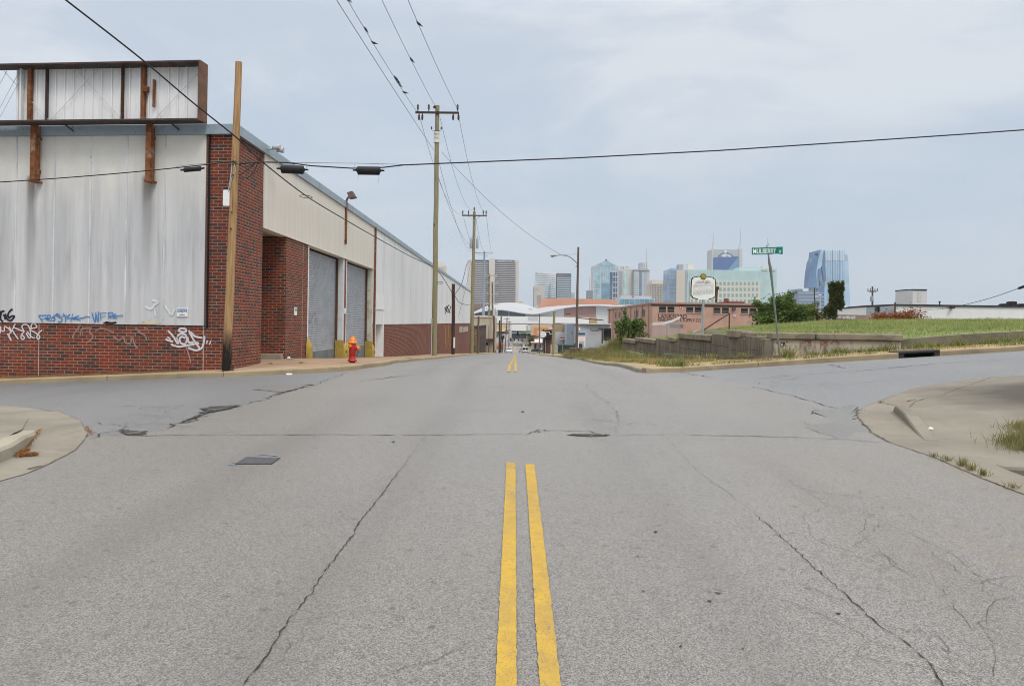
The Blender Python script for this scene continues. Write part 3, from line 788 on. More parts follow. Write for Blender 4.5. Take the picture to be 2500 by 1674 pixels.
mb = MB(); mb.box(XB-3.2, XB-.302, 23.75, 26.25, 2.79, 2.9); mb.build('soffit', plain('soffit board', (.42, .41, .39), .8), wh)
mb = MB(); mb.box(XB-3.4, XB-3.2, 22, 27, -1.6, 2.9); mb.build('alcove_wall', M_BRICK, wh)
mb = MB(); mb.box(XB-3.2, XB-.4, 22.2, 23.75, -2, 2.79); mb.build('alcove_wall', M_BRICK, wh)
mb = MB(); mb.box(XB-3.2, XB-.002, 26.25, 29.06, -2.4, 2.765)
mb.box(XB-.004, XB+.003, 28.3, 28.32, -2, 2.76, 1)
mb.build('brick_bay', [M_BRICK, plain('mortar', (.45, .36, .28), .9)], wh)
mb = MB(); mb.box(XB-2.0, XB-.06, 25.98, 26.247, -1.7, -1.17); mb.build('step', M_CONC_G, wh, bevel=.01)

def roller(y0, y1, ztop, zb, posts):
    ms = MB(); k = int((ztop-zb)/.088); prof = []
    for i in range(k):
        z = zb+(ztop-zb)*i/k; h = (ztop-zb)/k
        prof += [(0, z), (.030, z+h*.22), (.032, z+h*.62), (.0, z+h*.80)]
    prof.append((0, ztop))
    nseg = 1
    vs = []; fs = []
    for (o, z) in prof: vs += [(XB-.34+o, y0, z), (XB-.34+o, y1, z)]
    fs = [(2*i, 2*i+1, 2*i+3, 2*i+2) for i in range(len(prof)-1)]
    ms.add(vs, fs)
    d = ms.build('roller_door', M_SHUT, wh, flip=False)
    b = MB(); b.box(XB-.345, XB-.30, y0, y1, -2.5, zb+.01); b.build('bottom_plate', M_SHUTL, d)
    b = MB(); b.box(XB-.36, XB-.05, y0-.02, y0+.03, -2.5, ztop+.02); b.box(XB-.03, XB+.012, y0-.06, y0+.02, -2.5, 2.76); b.build('door_guide', M_WHITE, d)
    b = MB(); b.box(XB-.33, XB-.22, y1-.09, y1, -2.5, ztop+.02); b.build('door_guide', M_RUSTD, d)
    b = MB(); b.box(XB-.6, XB-.31, y0, y1, ztop-.02, ztop+.4); b.build('door_hood', M_DARK, d)
    b = MB(); b.box(XB-.36, XB+.01, y1, y1+.24, -2.5, 2.765); b.build('door_post', posts, d, bevel=.01)
    return d
r1 = roller(29.06, 34.9, 2.72, -1.30, M_POSTW)
r2 = roller(35.60, 41.8, 2.72, -1.36, M_POSTR)
mb = MB(); mb.box(XB-.36, XB+.001, 35.142, 35.578, -2.6, 2.76); mb.build('brick_pier', M_BRICK, wh)
mb = MB(); mb.box(XB-.3, XB+.03, 42.22, 133.3, -.225, 5.03)
for yy in np.arange(44.5, 133, 2.4): mb.box(XB+.03, XB+.045, yy, yy+.05, -.22, 5.02)
mb.build('side_cladding', M_CLADS, wh)
mb = MB(); mb.box(XB-.3, XB, 45.55, 133.28, -7.5, -.23); mb.build('brick_base_wall', M_BRICK, wh)
mb = MB()
e0, e1, zt, zo = 42.32, 45.5, 1.48, .62
mb.box(XB-.9, XB+.07, e0, e0+.55, -3, zt); mb.box(XB-.9, XB+.07, e1-.12, e1, -3, zt); mb.box(XB-.9, XB+.07, e0+.55, e1-.12, zo, zt); mb.box(XB-.9, XB-.7, e0+.55, e1-.12, -3, zo)
mb.build('entrance_surround', M_WHITEW, wh)
mb = MB(); mb.box(XB-.699, XB-.66, e0+.9, e1-.3, -2.2, .4); mb.build('door', plain('white steel door', (.62, .62, .62), .5, var=.05), wh)
mb = MB(); mb.tube([(XB+.1, 42.27, 5.05), (XB+.1, 42.27, -1.9)], .055, 8); mb.build('drainpipe', M_RUST, wh)
for u0, u1, v0, v1 in ((1121, 1128.5, 797, 812), (1130, 1142, 798, 811)):
    y0, y1 = sy(u0, 805)[0], sy(u1, 805)[0]; z1 = ab(u0, v0)[1]*y0; z0 = ab(u0, v1)[1]*y0
    mb = MB(); mb.box(XB, XB+.05, y0, y1, z0, z1); mb.build('vent_panel', plain('pale vent panel', (.42, .36, .30), .8), wh)
# sprayed writing on the walls
def graf(name, strokes, w, mat, front=True, o=.05, k=5, parent=wh):
    mb = MB()
    for s_ in strokes:
        P = []
        for u, v in s_:
            if front: t, z = ft(u, v); P.append(FP(t, z, o))
            else:
                y, z = sy(u, v); P.append(V((XB+o, y, z)))
        o += .0006
        P = smooth_path(P, k)
        mb.ribbon(P, w, (-sn, -cs, 0) if front else (1, 0, 0), 0, .7)
    return mb.build(name, mat, parent, flip=False)
q_ = lambda *p: [(x/8.364, 730+y/8.364) for x, y in p]
graf('graffiti', [q_((810, 335), (850, 400), (905, 475)), q_((815, 330), (900, 335), (970, 325)), q_((850, 405), (940, 395)), q_((1000, 325), (985, 440)), q_((975, 335), (1050, 330), (1040, 385), (945, 385), (1060, 445)),
     q_((1180, 310), (1085, 380), (1075, 430), (1120, 445), (1150, 390), (1085, 385)), q_((1255, 350), (1200, 300), (1170, 330), (1290, 400), (1270, 460), (1205, 455)), q_((1310, 290), (1360, 370), (1355, 475)), q_((1270, 355), (1400, 330)), q_((1455, 310), (1390, 390), (1600, 370)), q_((1510, 300), (1470, 470)),
     q_((1640, 330), (1510, 405), (1700, 385), (1790, 355), (1860, 370)), q_((1545, 390), (1670, 445)), q_((1900, 270), (1965, 465), (1985, 260)), q_((1985, 300), (2030, 460), (2035, 250)), q_((2080, 290), (2085, 435)), q_((2060, 290), (2200, 280)), q_((2085, 355), (2190, 350)),
     q_((2235, 270), (2240, 405)), q_((2235, 290), (2320, 275), (2330, 330), (2250, 355), (2420, 390)), q_((2400, 300), (2340, 350), (2540, 330))], .028, M_GRAFB)
graf('graffiti', [q_((-60, 270), (-20, 255), (40, 265), (20, 350), (-30, 380)), q_((120, 245), (60, 260), (35, 380), (60, 440), (95, 455)), q_((95, 310), (150, 390), (230, 440), (290, 400), (320, 350), (265, 345), (210, 380), (190, 310), (240, 230), (285, 205)), q_((110, 400), (160, 370), (130, 300))], .05, M_GRAFK)
graf('graffiti', [q_((-60, 650), (0, 700), (20, 620), (20, 550)), q_((15, 570), (30, 640), (90, 650), (105, 560), (190, 610), (230, 660), (250, 640), (290, 560), (320, 500)), q_((190, 560), (240, 660), (190, 720), (240, 850), (200, 790), (160, 700)), q_((265, 640), (300, 700), (380, 820)),
     q_((290, 580), (440, 640), (500, 660), (450, 720), (440, 800), (490, 820), (500, 770), (430, 720)), q_((500, 650), (455, 570), (490, 520), (570, 530), (620, 620), (630, 760), (600, 790), (540, 690)), q_((640, 620), (650, 530), (700, 490), (760, 570), (640, 600)), q_((640, 640), (740, 690), (820, 760), (790, 820), (760, 770), (800, 690), (870, 630)), q_((560, 660), (640, 760), (720, 800))], .036, M_GRAFW, o=.012)
q2 = lambda *p: [(280+x/8.364, 730+y/8.364) for x, y in p]
graf('graffiti', [q2((1090, 640), (1200, 760), (1290, 910), (1300, 860)), q2((1040, 820), (1130, 850), (1200, 870)), q2((1080, 770), (1150, 820)), q2((1300, 660), (1350, 600), (1450, 610), (1460, 660), (1380, 670), (1310, 640)), q2((1280, 760), (1350, 710), (1450, 730), (1480, 830), (1440, 910), (1360, 900), (1330, 820), (1370, 770), (1450, 790)),
     q2((1520, 640), (1580, 760), (1650, 880), (1730, 900)), q2((1560, 670), (1650, 760), (1800, 790)), q2((1150, 920), (1300, 970), (1450, 950), (1640, 920)), q2((1640, 890), (1720, 970), (1730, 1030), (1640, 1040), (1500, 990)), q2((1840, 750), (1830, 860), (1790, 990), (1720, 1030)), q2((1900, 840), (1880, 910)), q2((1970, 850), (1940, 930)), q2((1270, 780), (1310, 880)), q2((1500, 780), (1520, 880), (1620, 880)), q2((1540, 700), (1640, 870))], .055, M_GRAFW, o=.012)
graf('graffiti', [q2((1450, 960), (1500, 1080), (1540, 1220), (1555, 1300))], .03, plain('thin spray drip', (.38, .27, .27), .8), o=.012)
graf('graffiti', [q_((1660, 520), (1560, 640), (1490, 760), (1520, 800)), q_((1640, 760), (1680, 620), (1840, 590), (1830, 680), (1900, 740), (1860, 830), (1760, 890)), q_((1960, 640), (2080, 600), (2230, 640), (2330, 690)), q2((430, 560), (500, 670), (620, 740), (660, 850)), q2((-40, 740), (100, 840), (180, 760), (220, 880), (320, 900), (370, 770), (400, 900), (470, 1000)), q2((590, 560), (720, 640))], .045, M_GRAFF, o=.0095)
graf('graffiti', [q2((640, 150), (760, 200), (830, 120), (900, 60), (780, 20)), q2((830, 180), (860, 360)), q2((1040, 130), (1120, 240), (1180, 320), (1240, 200))], .07, M_GRAFG, o=.0505)
q3 = lambda *p: [(480+x/2.613, 300+y/2.613) for x, y in p]
graf('graffiti', [q3((715, 1215), (722, 1275)), q3((735, 1210), (745, 1270), (760, 1205)), q3((775, 1215), (770, 1280), (800, 1210), (805, 1275)), q3((725, 1300), (760, 1320), (735, 1420)), q3((790, 1290), (770, 1400)), q3((815, 1250), (820, 1330))], .04, M_GRAFP, False, -.295, parent=r1)
graf('graffiti', [q3((960, 1250), (975, 1270), (968, 1330)), q3((985, 1240), (975, 1300), (990, 1330)), q3((958, 1300), (980, 1250), (985, 1320))], .05, M_GRAFK, False, -.295, parent=r2)
# torn lower edge of the cladding
for pts, m_ in (([(252, 789), (262, 784), (272, 786), (285, 785), (288, 788), (280, 791), (262, 791)], 0), ([(338, 790), (352, 783), (368, 779), (385, 783), (398, 788), (380, 792), (345, 792)], 1)):
    P = [FP(*ft(u, v), .042) for u, v in pts]; mb = MB(); mb.add(P, [tuple(range(len(P)))]); mb.build('torn_patch', [M_DARK, plain('bare board', (.58, .53, .42), .9)][m_], wh, flip=False)

mb = MB()
for k in range(700):
    y_ = 26.3+rng.random()**1.3*60; x_ = XB+abs(rng.normal(0, .10))+.02; rr = rng.uniform(.02, .07); z_ = G(x_, y_)+.1335+rng.uniform(0, .003)
    mb.add([(x_+rr*math.cos(A+k)*rng.uniform(.5, 1), y_+rr*1.6*math.sin(A+k)*rng.uniform(.5, 1), z_) for A in (0, 1.2, 2.5, 3.7, 5)], [(0, 1, 2, 3, 4)])
for bx_, by_, sp_ in ((hbx.x, hbx.y, .22), (W(553, 905, 20.35).x, 20.35, .3), (W(1060, 871, 58).x, 58, .4), (W(1106, 869, 75).x, 75, .4)):
    for k in range(140):
        x_, y_ = bx_+rng.normal(0, sp_*.5), by_+rng.normal(0, sp_*.5); rr = rng.uniform(.01, .035); z_ = G(x_, y_)+.1335+rng.uniform(0, .003)
        mb.add([(x_+rr*math.cos(A+k), y_+rr*math.sin(A+k)*rng.uniform(.5, 1), z_) for A in (0, 1.2, 2.5, 3.7, 5)], [(0, 1, 2, 3, 4)])
tag(mb.build('dirt', plain('dark grit', (.14, .105, .07), .95, var=.5, sc=9), flip=False), kind='stuff')
# small signs and lights fixed to the warehouse
s_ = thing('notice_sign', 'white NOTICE sign with blue band on white cladding beside the brick pier', 'sign', FP(*ft(447, 773), .04))
t0, z0 = ft(434, 773); t1, z1 = ft(461, 752)
mb = MB(); fbox(mb, t1, t0, z0, z1, .049, .062); mb.build('sign_plate', M_WHITE, s_, bevel=.003)
mb = MB(); fbox(mb, t1+.02, t0-.02, z1-.115, z1-.025, .062, .0635); mb.build('sign_band', plain('sign blue', (.05, .17, .33), .5), s_)
ex = V((cs, -sn, 0)); tm = (t0+t1)/2
for tx, zz, h, w_ in (('NOTICE', z1-.105, .07, .25), ('NO', z0+.075, .02, .03), ('TRESPASSING', z0+.035, .03, .16)):
    mb = MB(); mb.text(tx, FP(tm, zz, .066), ex, (0, 0, 1), h, w_, 'c'); mb.build('lettering', M_WHITE if tx == 'NOTICE' else M_DARK, s_, flip=False)
y0, z0 = sy(720, 768); 
mb = MB(); mb.box(XB, XB+.03, y0-.12, y0+.16, z0-.02, z0+.26); mb.box(XB+.03, XB+.034, y0-.07, y0+.1, z0+.13, z0+.22, 1)
tag(mb.build('notice_sign', [M_WHITE, plain('teal print', (.1, .28, .33), .5)]), 'tiny white and teal notice on brick bay beside first roller door', 'sign')
y0, z0 = sy(841.5, 763)
mb = MB(); mb.box(XB, XB+.03, y0-.12, y0+.12, z0-.05, z0+.2); mb.box(XB+.03, XB+.034, y0-.07, y0+.07, z0, z0+.05, 1)
tag(mb.build('notice_sign', [M_WHITE, M_GREY]), 'tiny white notice on brick pier between the two roller doors', 'sign')
y0 = sy(840, 560)[0]; zb_ = sy(840, 597)[1]; zt_ = sy(842, 490)[1]
s_ = thing('floodlight', 'rusty floodlight on tall pipe above the roller doors', 'floodlight', (XB+.1, y0, zb_))
mb = MB(); mb.tube([(XB+.09, y0, zb_), (XB+.09, y0, zt_), (XB+.16, y0+.02, zt_+.15)], .05, 8); mb.box(XB+.03, XB+.12, y0-.06, y0+.06, zb_+.1, zb_+.18); mb.box(XB+.03, XB+.12, y0-.06, y0+.06, zb_+.9, zb_+.98); mb.build('mast', M_RUST, s_)
mb = MB(); c0 = V((XB+.25, y0, zt_+.22)); mb.prism([c0+V(p) for p in ((-.12, -.16, .12), (.12, -.16, .2), (.3, -.18, -.1), (-.02, -.18, -.16))], (0, .34, 0)); mb.build('lamp_housing', plain('lamp housing', (.13, .09, .085), .6), s_, bevel=.02)
y0, z0 = sy(645, 372)
s_ = thing('floodlight', 'pair of grey lamp heads on bracket under the roof corner', 'floodlight', (XB+.1, y0, z0))
mb = MB(); mb.tube([(XB+.1, y0, z0+.1), (XB+.35, y0, z0+.12)], .03); mb.tube([(XB+.3, y0-.15, z0+.14), (XB+.3, y0+.3, z0+.14)], .025); mb.build('bracket', M_GALV, s_)
for k in (-.1, .25):
    mb = MB(); mb.lathe([(.03, 0), (.07, .05), (.09, .2), (.09, .24)], (XB+.28, y0+k, z0+.13), 12, ax='x'); mb.build('lamp_head', M_GREY, s_)

# yellow wheel guards at the door jambs
M_YEL = plain('chipped yellow guard', (.40, .285, .06), .6, .1, .25, 5, (.20, .14, .06, .7))
def guard(u, lab, h=.62, plate=False, rz=0):
    y0 = sy(u, 860)[0]; z0 = G(-7.6, y0)+.12
    g = thing('wheel_guard', lab, 'bollard', (XB, y0, z0), 'yellow wheel guards at the doors')
    mb = MB(); vs = []; N_ = 10; prof = [(.19, 0), (.20, .25), (.175, .42), (.12, .56), (.05, .66), (.015, .70)]
    for r, z in prof:
        for k in range(N_+1):
            A = math.pi*k/N_
            vs.append((XB+.02+r*math.sin(A), y0-r*math.cos(A)*1.05, z0+z*h/.7))
    fs = [(i*(N_+1)+k, i*(N_+1)+k+1, (i+1)*(N_+1)+k+1, (i+1)*(N_+1)+k) for i in range(len(prof)-1) for k in range(N_)]
    fs += [tuple(range((len(prof)-1)*(N_+1), len(prof)*(N_+1))), tuple(range(N_+1))[::-1]] + [tuple(i*(N_+1) for i in range(len(prof)))[::-1], tuple(i*(N_+1)+N_ for i in range(len(prof)))]
    mb.add(vs, fs); mb.build('guard_shell', M_YEL, g, smooth=True)
    if plate:
        mb = MB(); mb.box(XB-.28, XB+.1, y0-.27, y0-.21, z0-.05, z0+h*1.1); mb.build('back_plate', M_YEL, g)
        mb = MB(); mb.ball((XB+.19, y0-.08, z0+.3), .05, 8); mb.build('bolt', M_RUST, g)
    return g
guard(749, 'yellow wheel guard on brick bay before first roller door', .78)
guard(836, 'yellow wheel guard with plate on post between the doors', .74, True)
guard(845, 'yellow wheel guard behind hydrant beside second roller door', .74)
guard(906, 'yellow wheel guard with plate below the rusty door post', .80, True)

# ---------------------------------------------------------------- rusty sign frame above the warehouse
OS = .62
def bt(u, v, o=None):
    a, c = ab(u, v)
    p0 = FP(0, 0, OS if o is None else o); t = (p0.x-a*p0.y)/(cs+a*sn)
    return t, c*(p0.y+t*sn)
tR, zT1 = bt(489, 146); _, zB1 = bt(487, 293); tL = 15.5
sg = thing('billboard', 'empty rusty billboard frame standing above the white warehouse wall', 'billboard', FP(5, 3.7, .4))
M_FRM = plain('dark brown sign frame', (.065, .05, .045), .6, .1, .4, 3, (.15, .06, .03, .7))
M_FRMR = plain('rust brown sign end', (.17, .085, .05), .65, .1, .4, 3, (.09, .05, .04, .7))
D0, D1 = OS, OS-.42
mb = MB(); fbox(mb, tR, tL, zT1-.055, zT1, D1, D0); mb.build('top_rail', M_FRM, sg, bevel=.008)
mb = MB(); fbox(mb, tR, tL, zB1, zB1+.055, D1, D0); mb.build('bottom_rail', M_FRM, sg, bevel=.008)
mb = MB(); fbox(mb, tR-.002, tR+.05, zB1-.002, zT1+.002, D1-.002, D0+.002); mb.build('end_panel', M_FRMR, sg, bevel=.008)
n = NT('bleached sign sheeting')
x_, y_, z_ = n.sep('uv')
col = n.mix(n.mapr(n.noise((1.6, .35, 1), 'uv', detail=5), .35, .7), (.80, .80, .80), (.68, .68, .69))
col = n.mix(n.mapr(n.noise((9, .4, 1), 'uv', detail=6), .58, .72, 0, .5), col, (.33, .30, .28))
M_SHT = n.fin(col, .6)
tW = bt(40, 220, .22)[0]
mb = MB(); fbox(mb, tR+.05, tW, zB1+.06, zT1-.06, D1, D1+.02)
k = 0; t_ = tR+.25
while t_ < tW-.05:
    fbox(mb, t_, t_+.035, zB1+.06, zT1-.06, D1+.02, D1+.06); t_ += .262 if k % 3 else .30; k += 1
mb.build('back_sheet', M_SHT, sg)
mb = MB()
for u_, s2 in ((45, 1), (160, -1), (225, 1), (420, -1)):
    t_ = bt(u_, 220)[0]; a = FP(t_-.7, zB1+.08, D1+.1); b = FP(t_+.7, zT1-.1, D1+.1)
    if s2 < 0: a.z, b.z = b.z, a.z
    mb = MB(); mb.tube([a, b], .007, 5); mb.build('tie_wire', plain('grey tie wire', (.58, .58, .585), .6), sg)
for u_ in (2, 15, -30):
    t_ = bt(u_, 220)[0]; mb = MB(); mb.tube([FP(t_+.5, zB1+.1, D1+.1), FP(t_-.3, zT1-.1, D1+.1)], .007, 5); mb.build('tie_wire', plain('grey tie wire', (.58, .58, .585), .6), sg)
for u_, w_, m_ in ((50, .05, M_SHT), (71, .10, M_RUST), (112, .03, M_FRM), (297, .035, M_RUSTD), (349, .09, M_RUST), (374, .03, M_RUST)):
    t_ = bt(u_, 220, .35)[0]; mb = MB(); z1_ = zT1-.06 if u_ != 374 else zB1+1.2
    fbox(mb, t_-w_/2, t_+w_/2, zB1+.06 if u_ != 374 else zB1+.45, z1_, D1+.05, D1+.16)
    if u_ == 349: fbox(mb, t_-.16, t_-.02, zB1+.85, zB1+1.0, D1+.1, D1+.2)
    mb.build('upright', m_, sg)
for u_ in (80, 361.5):
    t_, zb_ = bt(u_, 441, .3); mb = MB()
    fbox(mb, t_-.075, t_+.075, zb_, zB1, .30, .325); fbox(mb, t_-.075, t_-.05, zb_, zB1, .12, .30); fbox(mb, t_+.05, t_+.075, zb_, zB1, .12, .30); fbox(mb, t_-.10, t_+.10, zb_-.03, zb_+.02, .04, .34)
    for zz in (zb_+.25, 4.9): fbox(mb, t_-.05, t_+.05, zz, zz+.08, .03, .3)
    mb.build('post', M_RUST, sg)
for u_ in (148, 412):
    t_ = bt(u_, 300)[0]; mb = MB(); mb.tube([FP(t_+.1, zB1, D1+.1), FP(t_-.08, zB1-.22, .0)], .022, 6); mb.build('strut', M_FRM, sg)

# ---------------------------------------------------------------- poles and lines
def pole(name, lab, base, top, r0, r1, mat, group=None, cat='utility pole', n_=14, cap=True):
    base, top = V(base), V(top)
    p = thing(name, lab, cat, base, group)
    mb = MB(); k = 8
    mb.tube([base-V((0, 0, .3))]+[base.lerp(top, i/k)+V((rng.normal(0, r0*.06), 0, 0))*(0 < i < k) for i in range(k+1)], [r0]+[r0+(r1-r0)*i/k for i in range(k+1)], n_)
    mb.build('shaft', mat, p, smooth=True)
    return p
bA = GP(553, 905); bA = V((bA.x, bA.y+.35, G(bA.x, bA.y+.35)+.12)); bA = W(553, 905, 20.35)
tA = W(583, 152, 20.35)
pA = pole('utility_pole', 'leaning brown cut-off wooden pole with charred foot before the warehouse corner', bA, tA, .118, .085, M_BROWNP)
def onA(v): return bA.lerp(tA, (905-v)/(905-152))
q = onA(485); mb = MB(); mb.box(q.x-.24, q.x-.07, q.y-.10, q.y+.08, q.z-.21, q.z+.21); mb.build('meter_box', M_WHITE, pA, bevel=.012)
mb = MB(); mb.tube([onA(405)+V((-.03, -.1, 0)), onA(440)+V((-.06, -.11, 0)), onA(470)+V((-.1, -.1, 0))], .012, 6); mb.tube([onA(400)+V((.02, -.1, 0)), onA(420)+V((.07, -.12, 0)), onA(436)+V((-.02, -.115, 0)), onA(462)+V((-.06, -.11, 0))], .008, 6); mb.build('conduit', M_GREY, pA)
for v_ in (397, 430, 520, 560):
    q = onA(v_); mb = MB(); mb.lathe([(.02, 0), (.02, .05), (.012, .06)], q+V((.02, -.17, 0)), 8, ax='y'); mb.build('bolt', M_RUSTD, pA)
q = onA(899); mb = MB(); mb.box(q.x+.08, q.x+.17, q.y-.05, q.y+.05, q.z-.1, q.z+.1); mb.build('ground_clamp', M_RUSTD, pA)

YB_ = 58.0
bB = W(1060, 871, YB_); tB = W(1068, 258, YB_)
pB = pole('utility_pole', 'tall green-grey power pole with crossarm and warning tag beside the sidewalk', bB, tB, .21, .155, M_GREENP)
def arm(p, c, half, y, mat, h=.06, name='crossarm'):
    mb = MB(); mb.box(c.x-half, c.x+half, y-.06, y+.05, c.z-h, c.z+h); return mb.build(name, mat, p, bevel=.01)
cB = W(1068, 277, YB_); x0, x1 = W(1015, 277, YB_).x, W(1121, 277, YB_).x
mb = MB(); mb.obox(V((x0, YB_-.26, W(1015, 276.5, YB_).z-.07)), (x1-x0, 0, W(1121, 277.5, YB_).z-W(1015, 276.5, YB_).z), (0, .12, 0), (0, 0, .14)); mb.build('crossarm', M_DARKP, pB)
def insul(p, o, up=1, s=1.0):
    mb = MB(); mb.lathe([(.035*s, 0), (.035*s, .12*s*up), (.075*s, .14*s*up), (.05*s, .2*s*up), (.08*s, .23*s*up), (.05*s, .3*s*up), (.07*s, .33*s*up), (.02*s, .42*s*up)], o, 8)
    mb.build('insulator', plain('brown porcelain', (.07, .055, .055), .3), p)
for u_, up in ((1021, 1), (1047.5, 1), (1117.5, 1), (1024, -1), (1032, -1), (1107, -1), (1120, -1)):
    o = W(u_, 276, YB_); insul(pB, (o.x, YB_-.2, o.z+.08*up), up, 1.25)
q = W(1065, 263, YB_); mb = MB(); mb.lathe([(.05, 0), (.11, .04), (.08, .1), (.12, .14), (.05, .22)], (q.x-.12, YB_-.1, q.z-.1), 10); mb.build('insulator', plain('brown porcelain', (.07, .055, .055), .3), pB)
z0, z1 = W(1066, 349, YB_).z, W(1066, 322, YB_).z; q = W(1066, 335, YB_)
mb = MB(); mb.lathe([(.215, z0), (.215, z1)], (q.x, YB_, 0), 16); mb.build('warning_band', plain('white band', (.66, .66, .62), .6), pB)
for tx, dz in (('HIGH', .28), ('VOLTAGE', .55)):
    mb = MB(); mb.text(tx, (q.x, YB_-.222, z1-dz), (1, 0, 0), (0, 0, 1), .125, .31, 'c'); mb.build('lettering', plain('orange letters', (.45, .15, .05), .6), pB, flip=False)
mb = MB()
for s2 in (-1, 1): mb.tube([(q.x, YB_-.2, z1+.02), (q.x+.33*s2, YB_-.25, z1+.05), (q.x+.36*s2, YB_-.25, z1+.25)], .02, 6); mb.lathe([(.04, 0), (.06, .1), (.03, .2)], (q.x+.36*s2, YB_-.25, z1+.12), 8)
mb.build('bracket', M_RUSTD, pB)
mb = MB(); b0 = W(1054, 790, YB_); mb.tube([(b0.x+.02, YB_-.2, bB.z), (b0.x+.03, YB_-.2, b0.z+.4)], .04, 8); mb.build('ground_conduit', M_GREY, pB)

YD = 114.0
bC = W(1151, 867, YD); tC = W(1158, 517, YD)
pC = pole('utility_pole', 'second power pole down the street with two grey transformers and crossarm', bC, tC, .30, .20, M_GREENP)
mb = MB(); x0, x1 = W(1128, 526, YD).x, W(1189, 528, YD).x; mb.box(x0, x1, YD-.36, YD-.2, W(1158, 527, YD).z-.1, W(1158, 527, YD).z+.1); mb.build('crossarm', M_OLDP, pC)
mb = MB(); q = W(1158, 540, YD); zc_ = W(1158, 527, YD).z; mb.tube([(q.x-.9, YD-.25, zc_-.05), (q.x, YD-.25, q.z)], .04, 6); mb.tube([(q.x+.9, YD-.25, zc_-.05), (q.x, YD-.25, q.z)], .04, 6); mb.build('arm_brace', M_GALV, pC)
for u_ in (1130, 1144, 1158, 1180, 1187):
    o = W(u_, 527, YD); insul(pC, (o.x, YD-.28, (o.z+.1) if u_ != 1158 else tC.z), 1, 1.6)
for u_ in (1149.5, 1165):
    q0, q1 = W(u_, 607, YD), W(u_, 583, YD); mb = MB(); mb.lathe([(.17, q0.z), (.19, q0.z+.1), (.19, q1.z-.1), (.15, q1.z), (.05, q1.z+.02), (.05, q1.z+.4)], (q0.x, YD-.1, 0), 12); mb.build('transformer', plain('transformer grey', (.33, .36, .40), .5), pC, smooth=True)

bD = W(1106, 869.5, 75); tD = W(1107, 693, 75)
pD = pole('utility_pole', 'short dark brown wooden stub pole with white marker beside brick wall', bD, tD, .17, .165, M_DARKP)
q0, q1 = W(1109, 849, 75), W(1109, 823, 75); mb = MB(); mb.box(q0.x-.07, q0.x+.09, 74.78, 74.83, q0.z, q1.z); mb.build('marker_strip', M_WHITE, pD)
mb = MB(); q = W(1092, 755, 75)
for k in range(5): mb.tube([q+V((rng.uniform(-.25, .35), 0, rng.uniform(-.5, .5))) for _ in range(4)], .03, 5)
mb.tube([q+V((0, 0, .3)), W(1103, 748, 75)], .03, 5); mb.build('cable_bundle', M_BLACK, pD)
for u_ in (1089, 1097):
    mb = MB(); mb.tube([W(u_-3, 792, 75.5), W(u_, 848, 75.5)], .045, 6); mb.build('guy_guard', plain('yellow guy guard', (.5, .25, .03), .6), pD)
pE = pole('utility_pole', 'slim weathered grey pole at the kerb by brown shed', W(1166, 868.5, 121), W(1168.5, 772, 121), .19, .15, M_OLDP)

def wire(name, lab, pts, r, mat=M_WIRE, cat='power line', group=None, n_=6):
    mb = MB(); mb.tube(pts, r, n_)
    return tag(mb.build(name, mat, flip=False, smooth=True, uvs=False), lab, cat, group)
GW = 'overhead lines'
# conductors from behind the camera to the tall pole, then onward
starts = {1016: ((848, 0), 275), 1064: ((932, 0), 262), 1118: ((996, 0), 270)}
LWIRE = {}
for (u1, v1), (u0, v0), lab in (((1017, 272), (848, 0), 'power line carrying most birds, to crossarm end nearest the warehouse'), ((1064, 262), (932, 0), 'power line running to the very top of the tall pole'), ((1118, 268), (996, 0), 'power line running to crossarm end farthest from the warehouse')):
    e_ = W(u1, v1, YB_-.2); a0, c0 = ab(u0, v0); Y0 = e_.x/a0; m_ = V((e_.x, Y0, c0*Y0))
    # parabola through the pole end and the sighted point
    kq = .00085; sl_ = (e_.z-m_.z)/(e_.y-m_.y)
    f_ = lambda y: m_.z+sl_*(y-m_.y)+kq*(y-m_.y)*(y-e_.y)
    P = [V((e_.x, y, f_(y))) for y in np.linspace(-12, e_.y, 40)]
    LWIRE[u1] = P
    wire('power_line', lab, P, .0125, M_WIRE, group=GW)
e_ = W(1060, 368, YB_-.2); a0, c0 = ab(832, 0); Y0 = (e_.x-.3)/a0
m_ = V((e_.x-.3, Y0, c0*Y0)); d_ = (m_-e_)/(e_.y-m_.y)
wire('power_line', 'lone neutral line reaching the tall pole below its crossarm', sag(e_, e_+d_*70, .25), .0125, M_WIRE, group=GW)
for (u0, v0), (u1, v1), s_, lab in (((1026, 290), (1130, 522), 2.2, 'slack line between both power poles on their warehouse side'), ((1075, 290), (1158, 513), 2.0, 'slack line joining the tops of both power poles'), ((1121, 290), (1187, 520), 1.7, 'slack line between crossarm ends nearest the street'), ((1066, 372), (1152, 615), 1.6, 'low neutral line between the two power poles'), ((1066, 420), (1150, 600), 1.0, 'thin telephone line between the two power poles')):
    wire('power_line', lab, sag(W(u0, v0, YB_), W(u1, v1, YD), s_), .014, M_WIRET, group=GW)
for (u0, v0), (u1, v1), s_, lab in (((1132, 532), (1163, 617), 1.2, 'line from second pole to steel pole, inner side'), ((1162, 535), (1182, 612), 1.2, 'line from second pole to top of steel pole'), ((1188, 532), (1203, 618), 1.4, 'line from second pole to outer arm of steel pole')):
    wire('power_line', lab, sag(W(u0, v0, YD), W(u1, v1, 240), s_), .022, M_WIRET, group=GW)
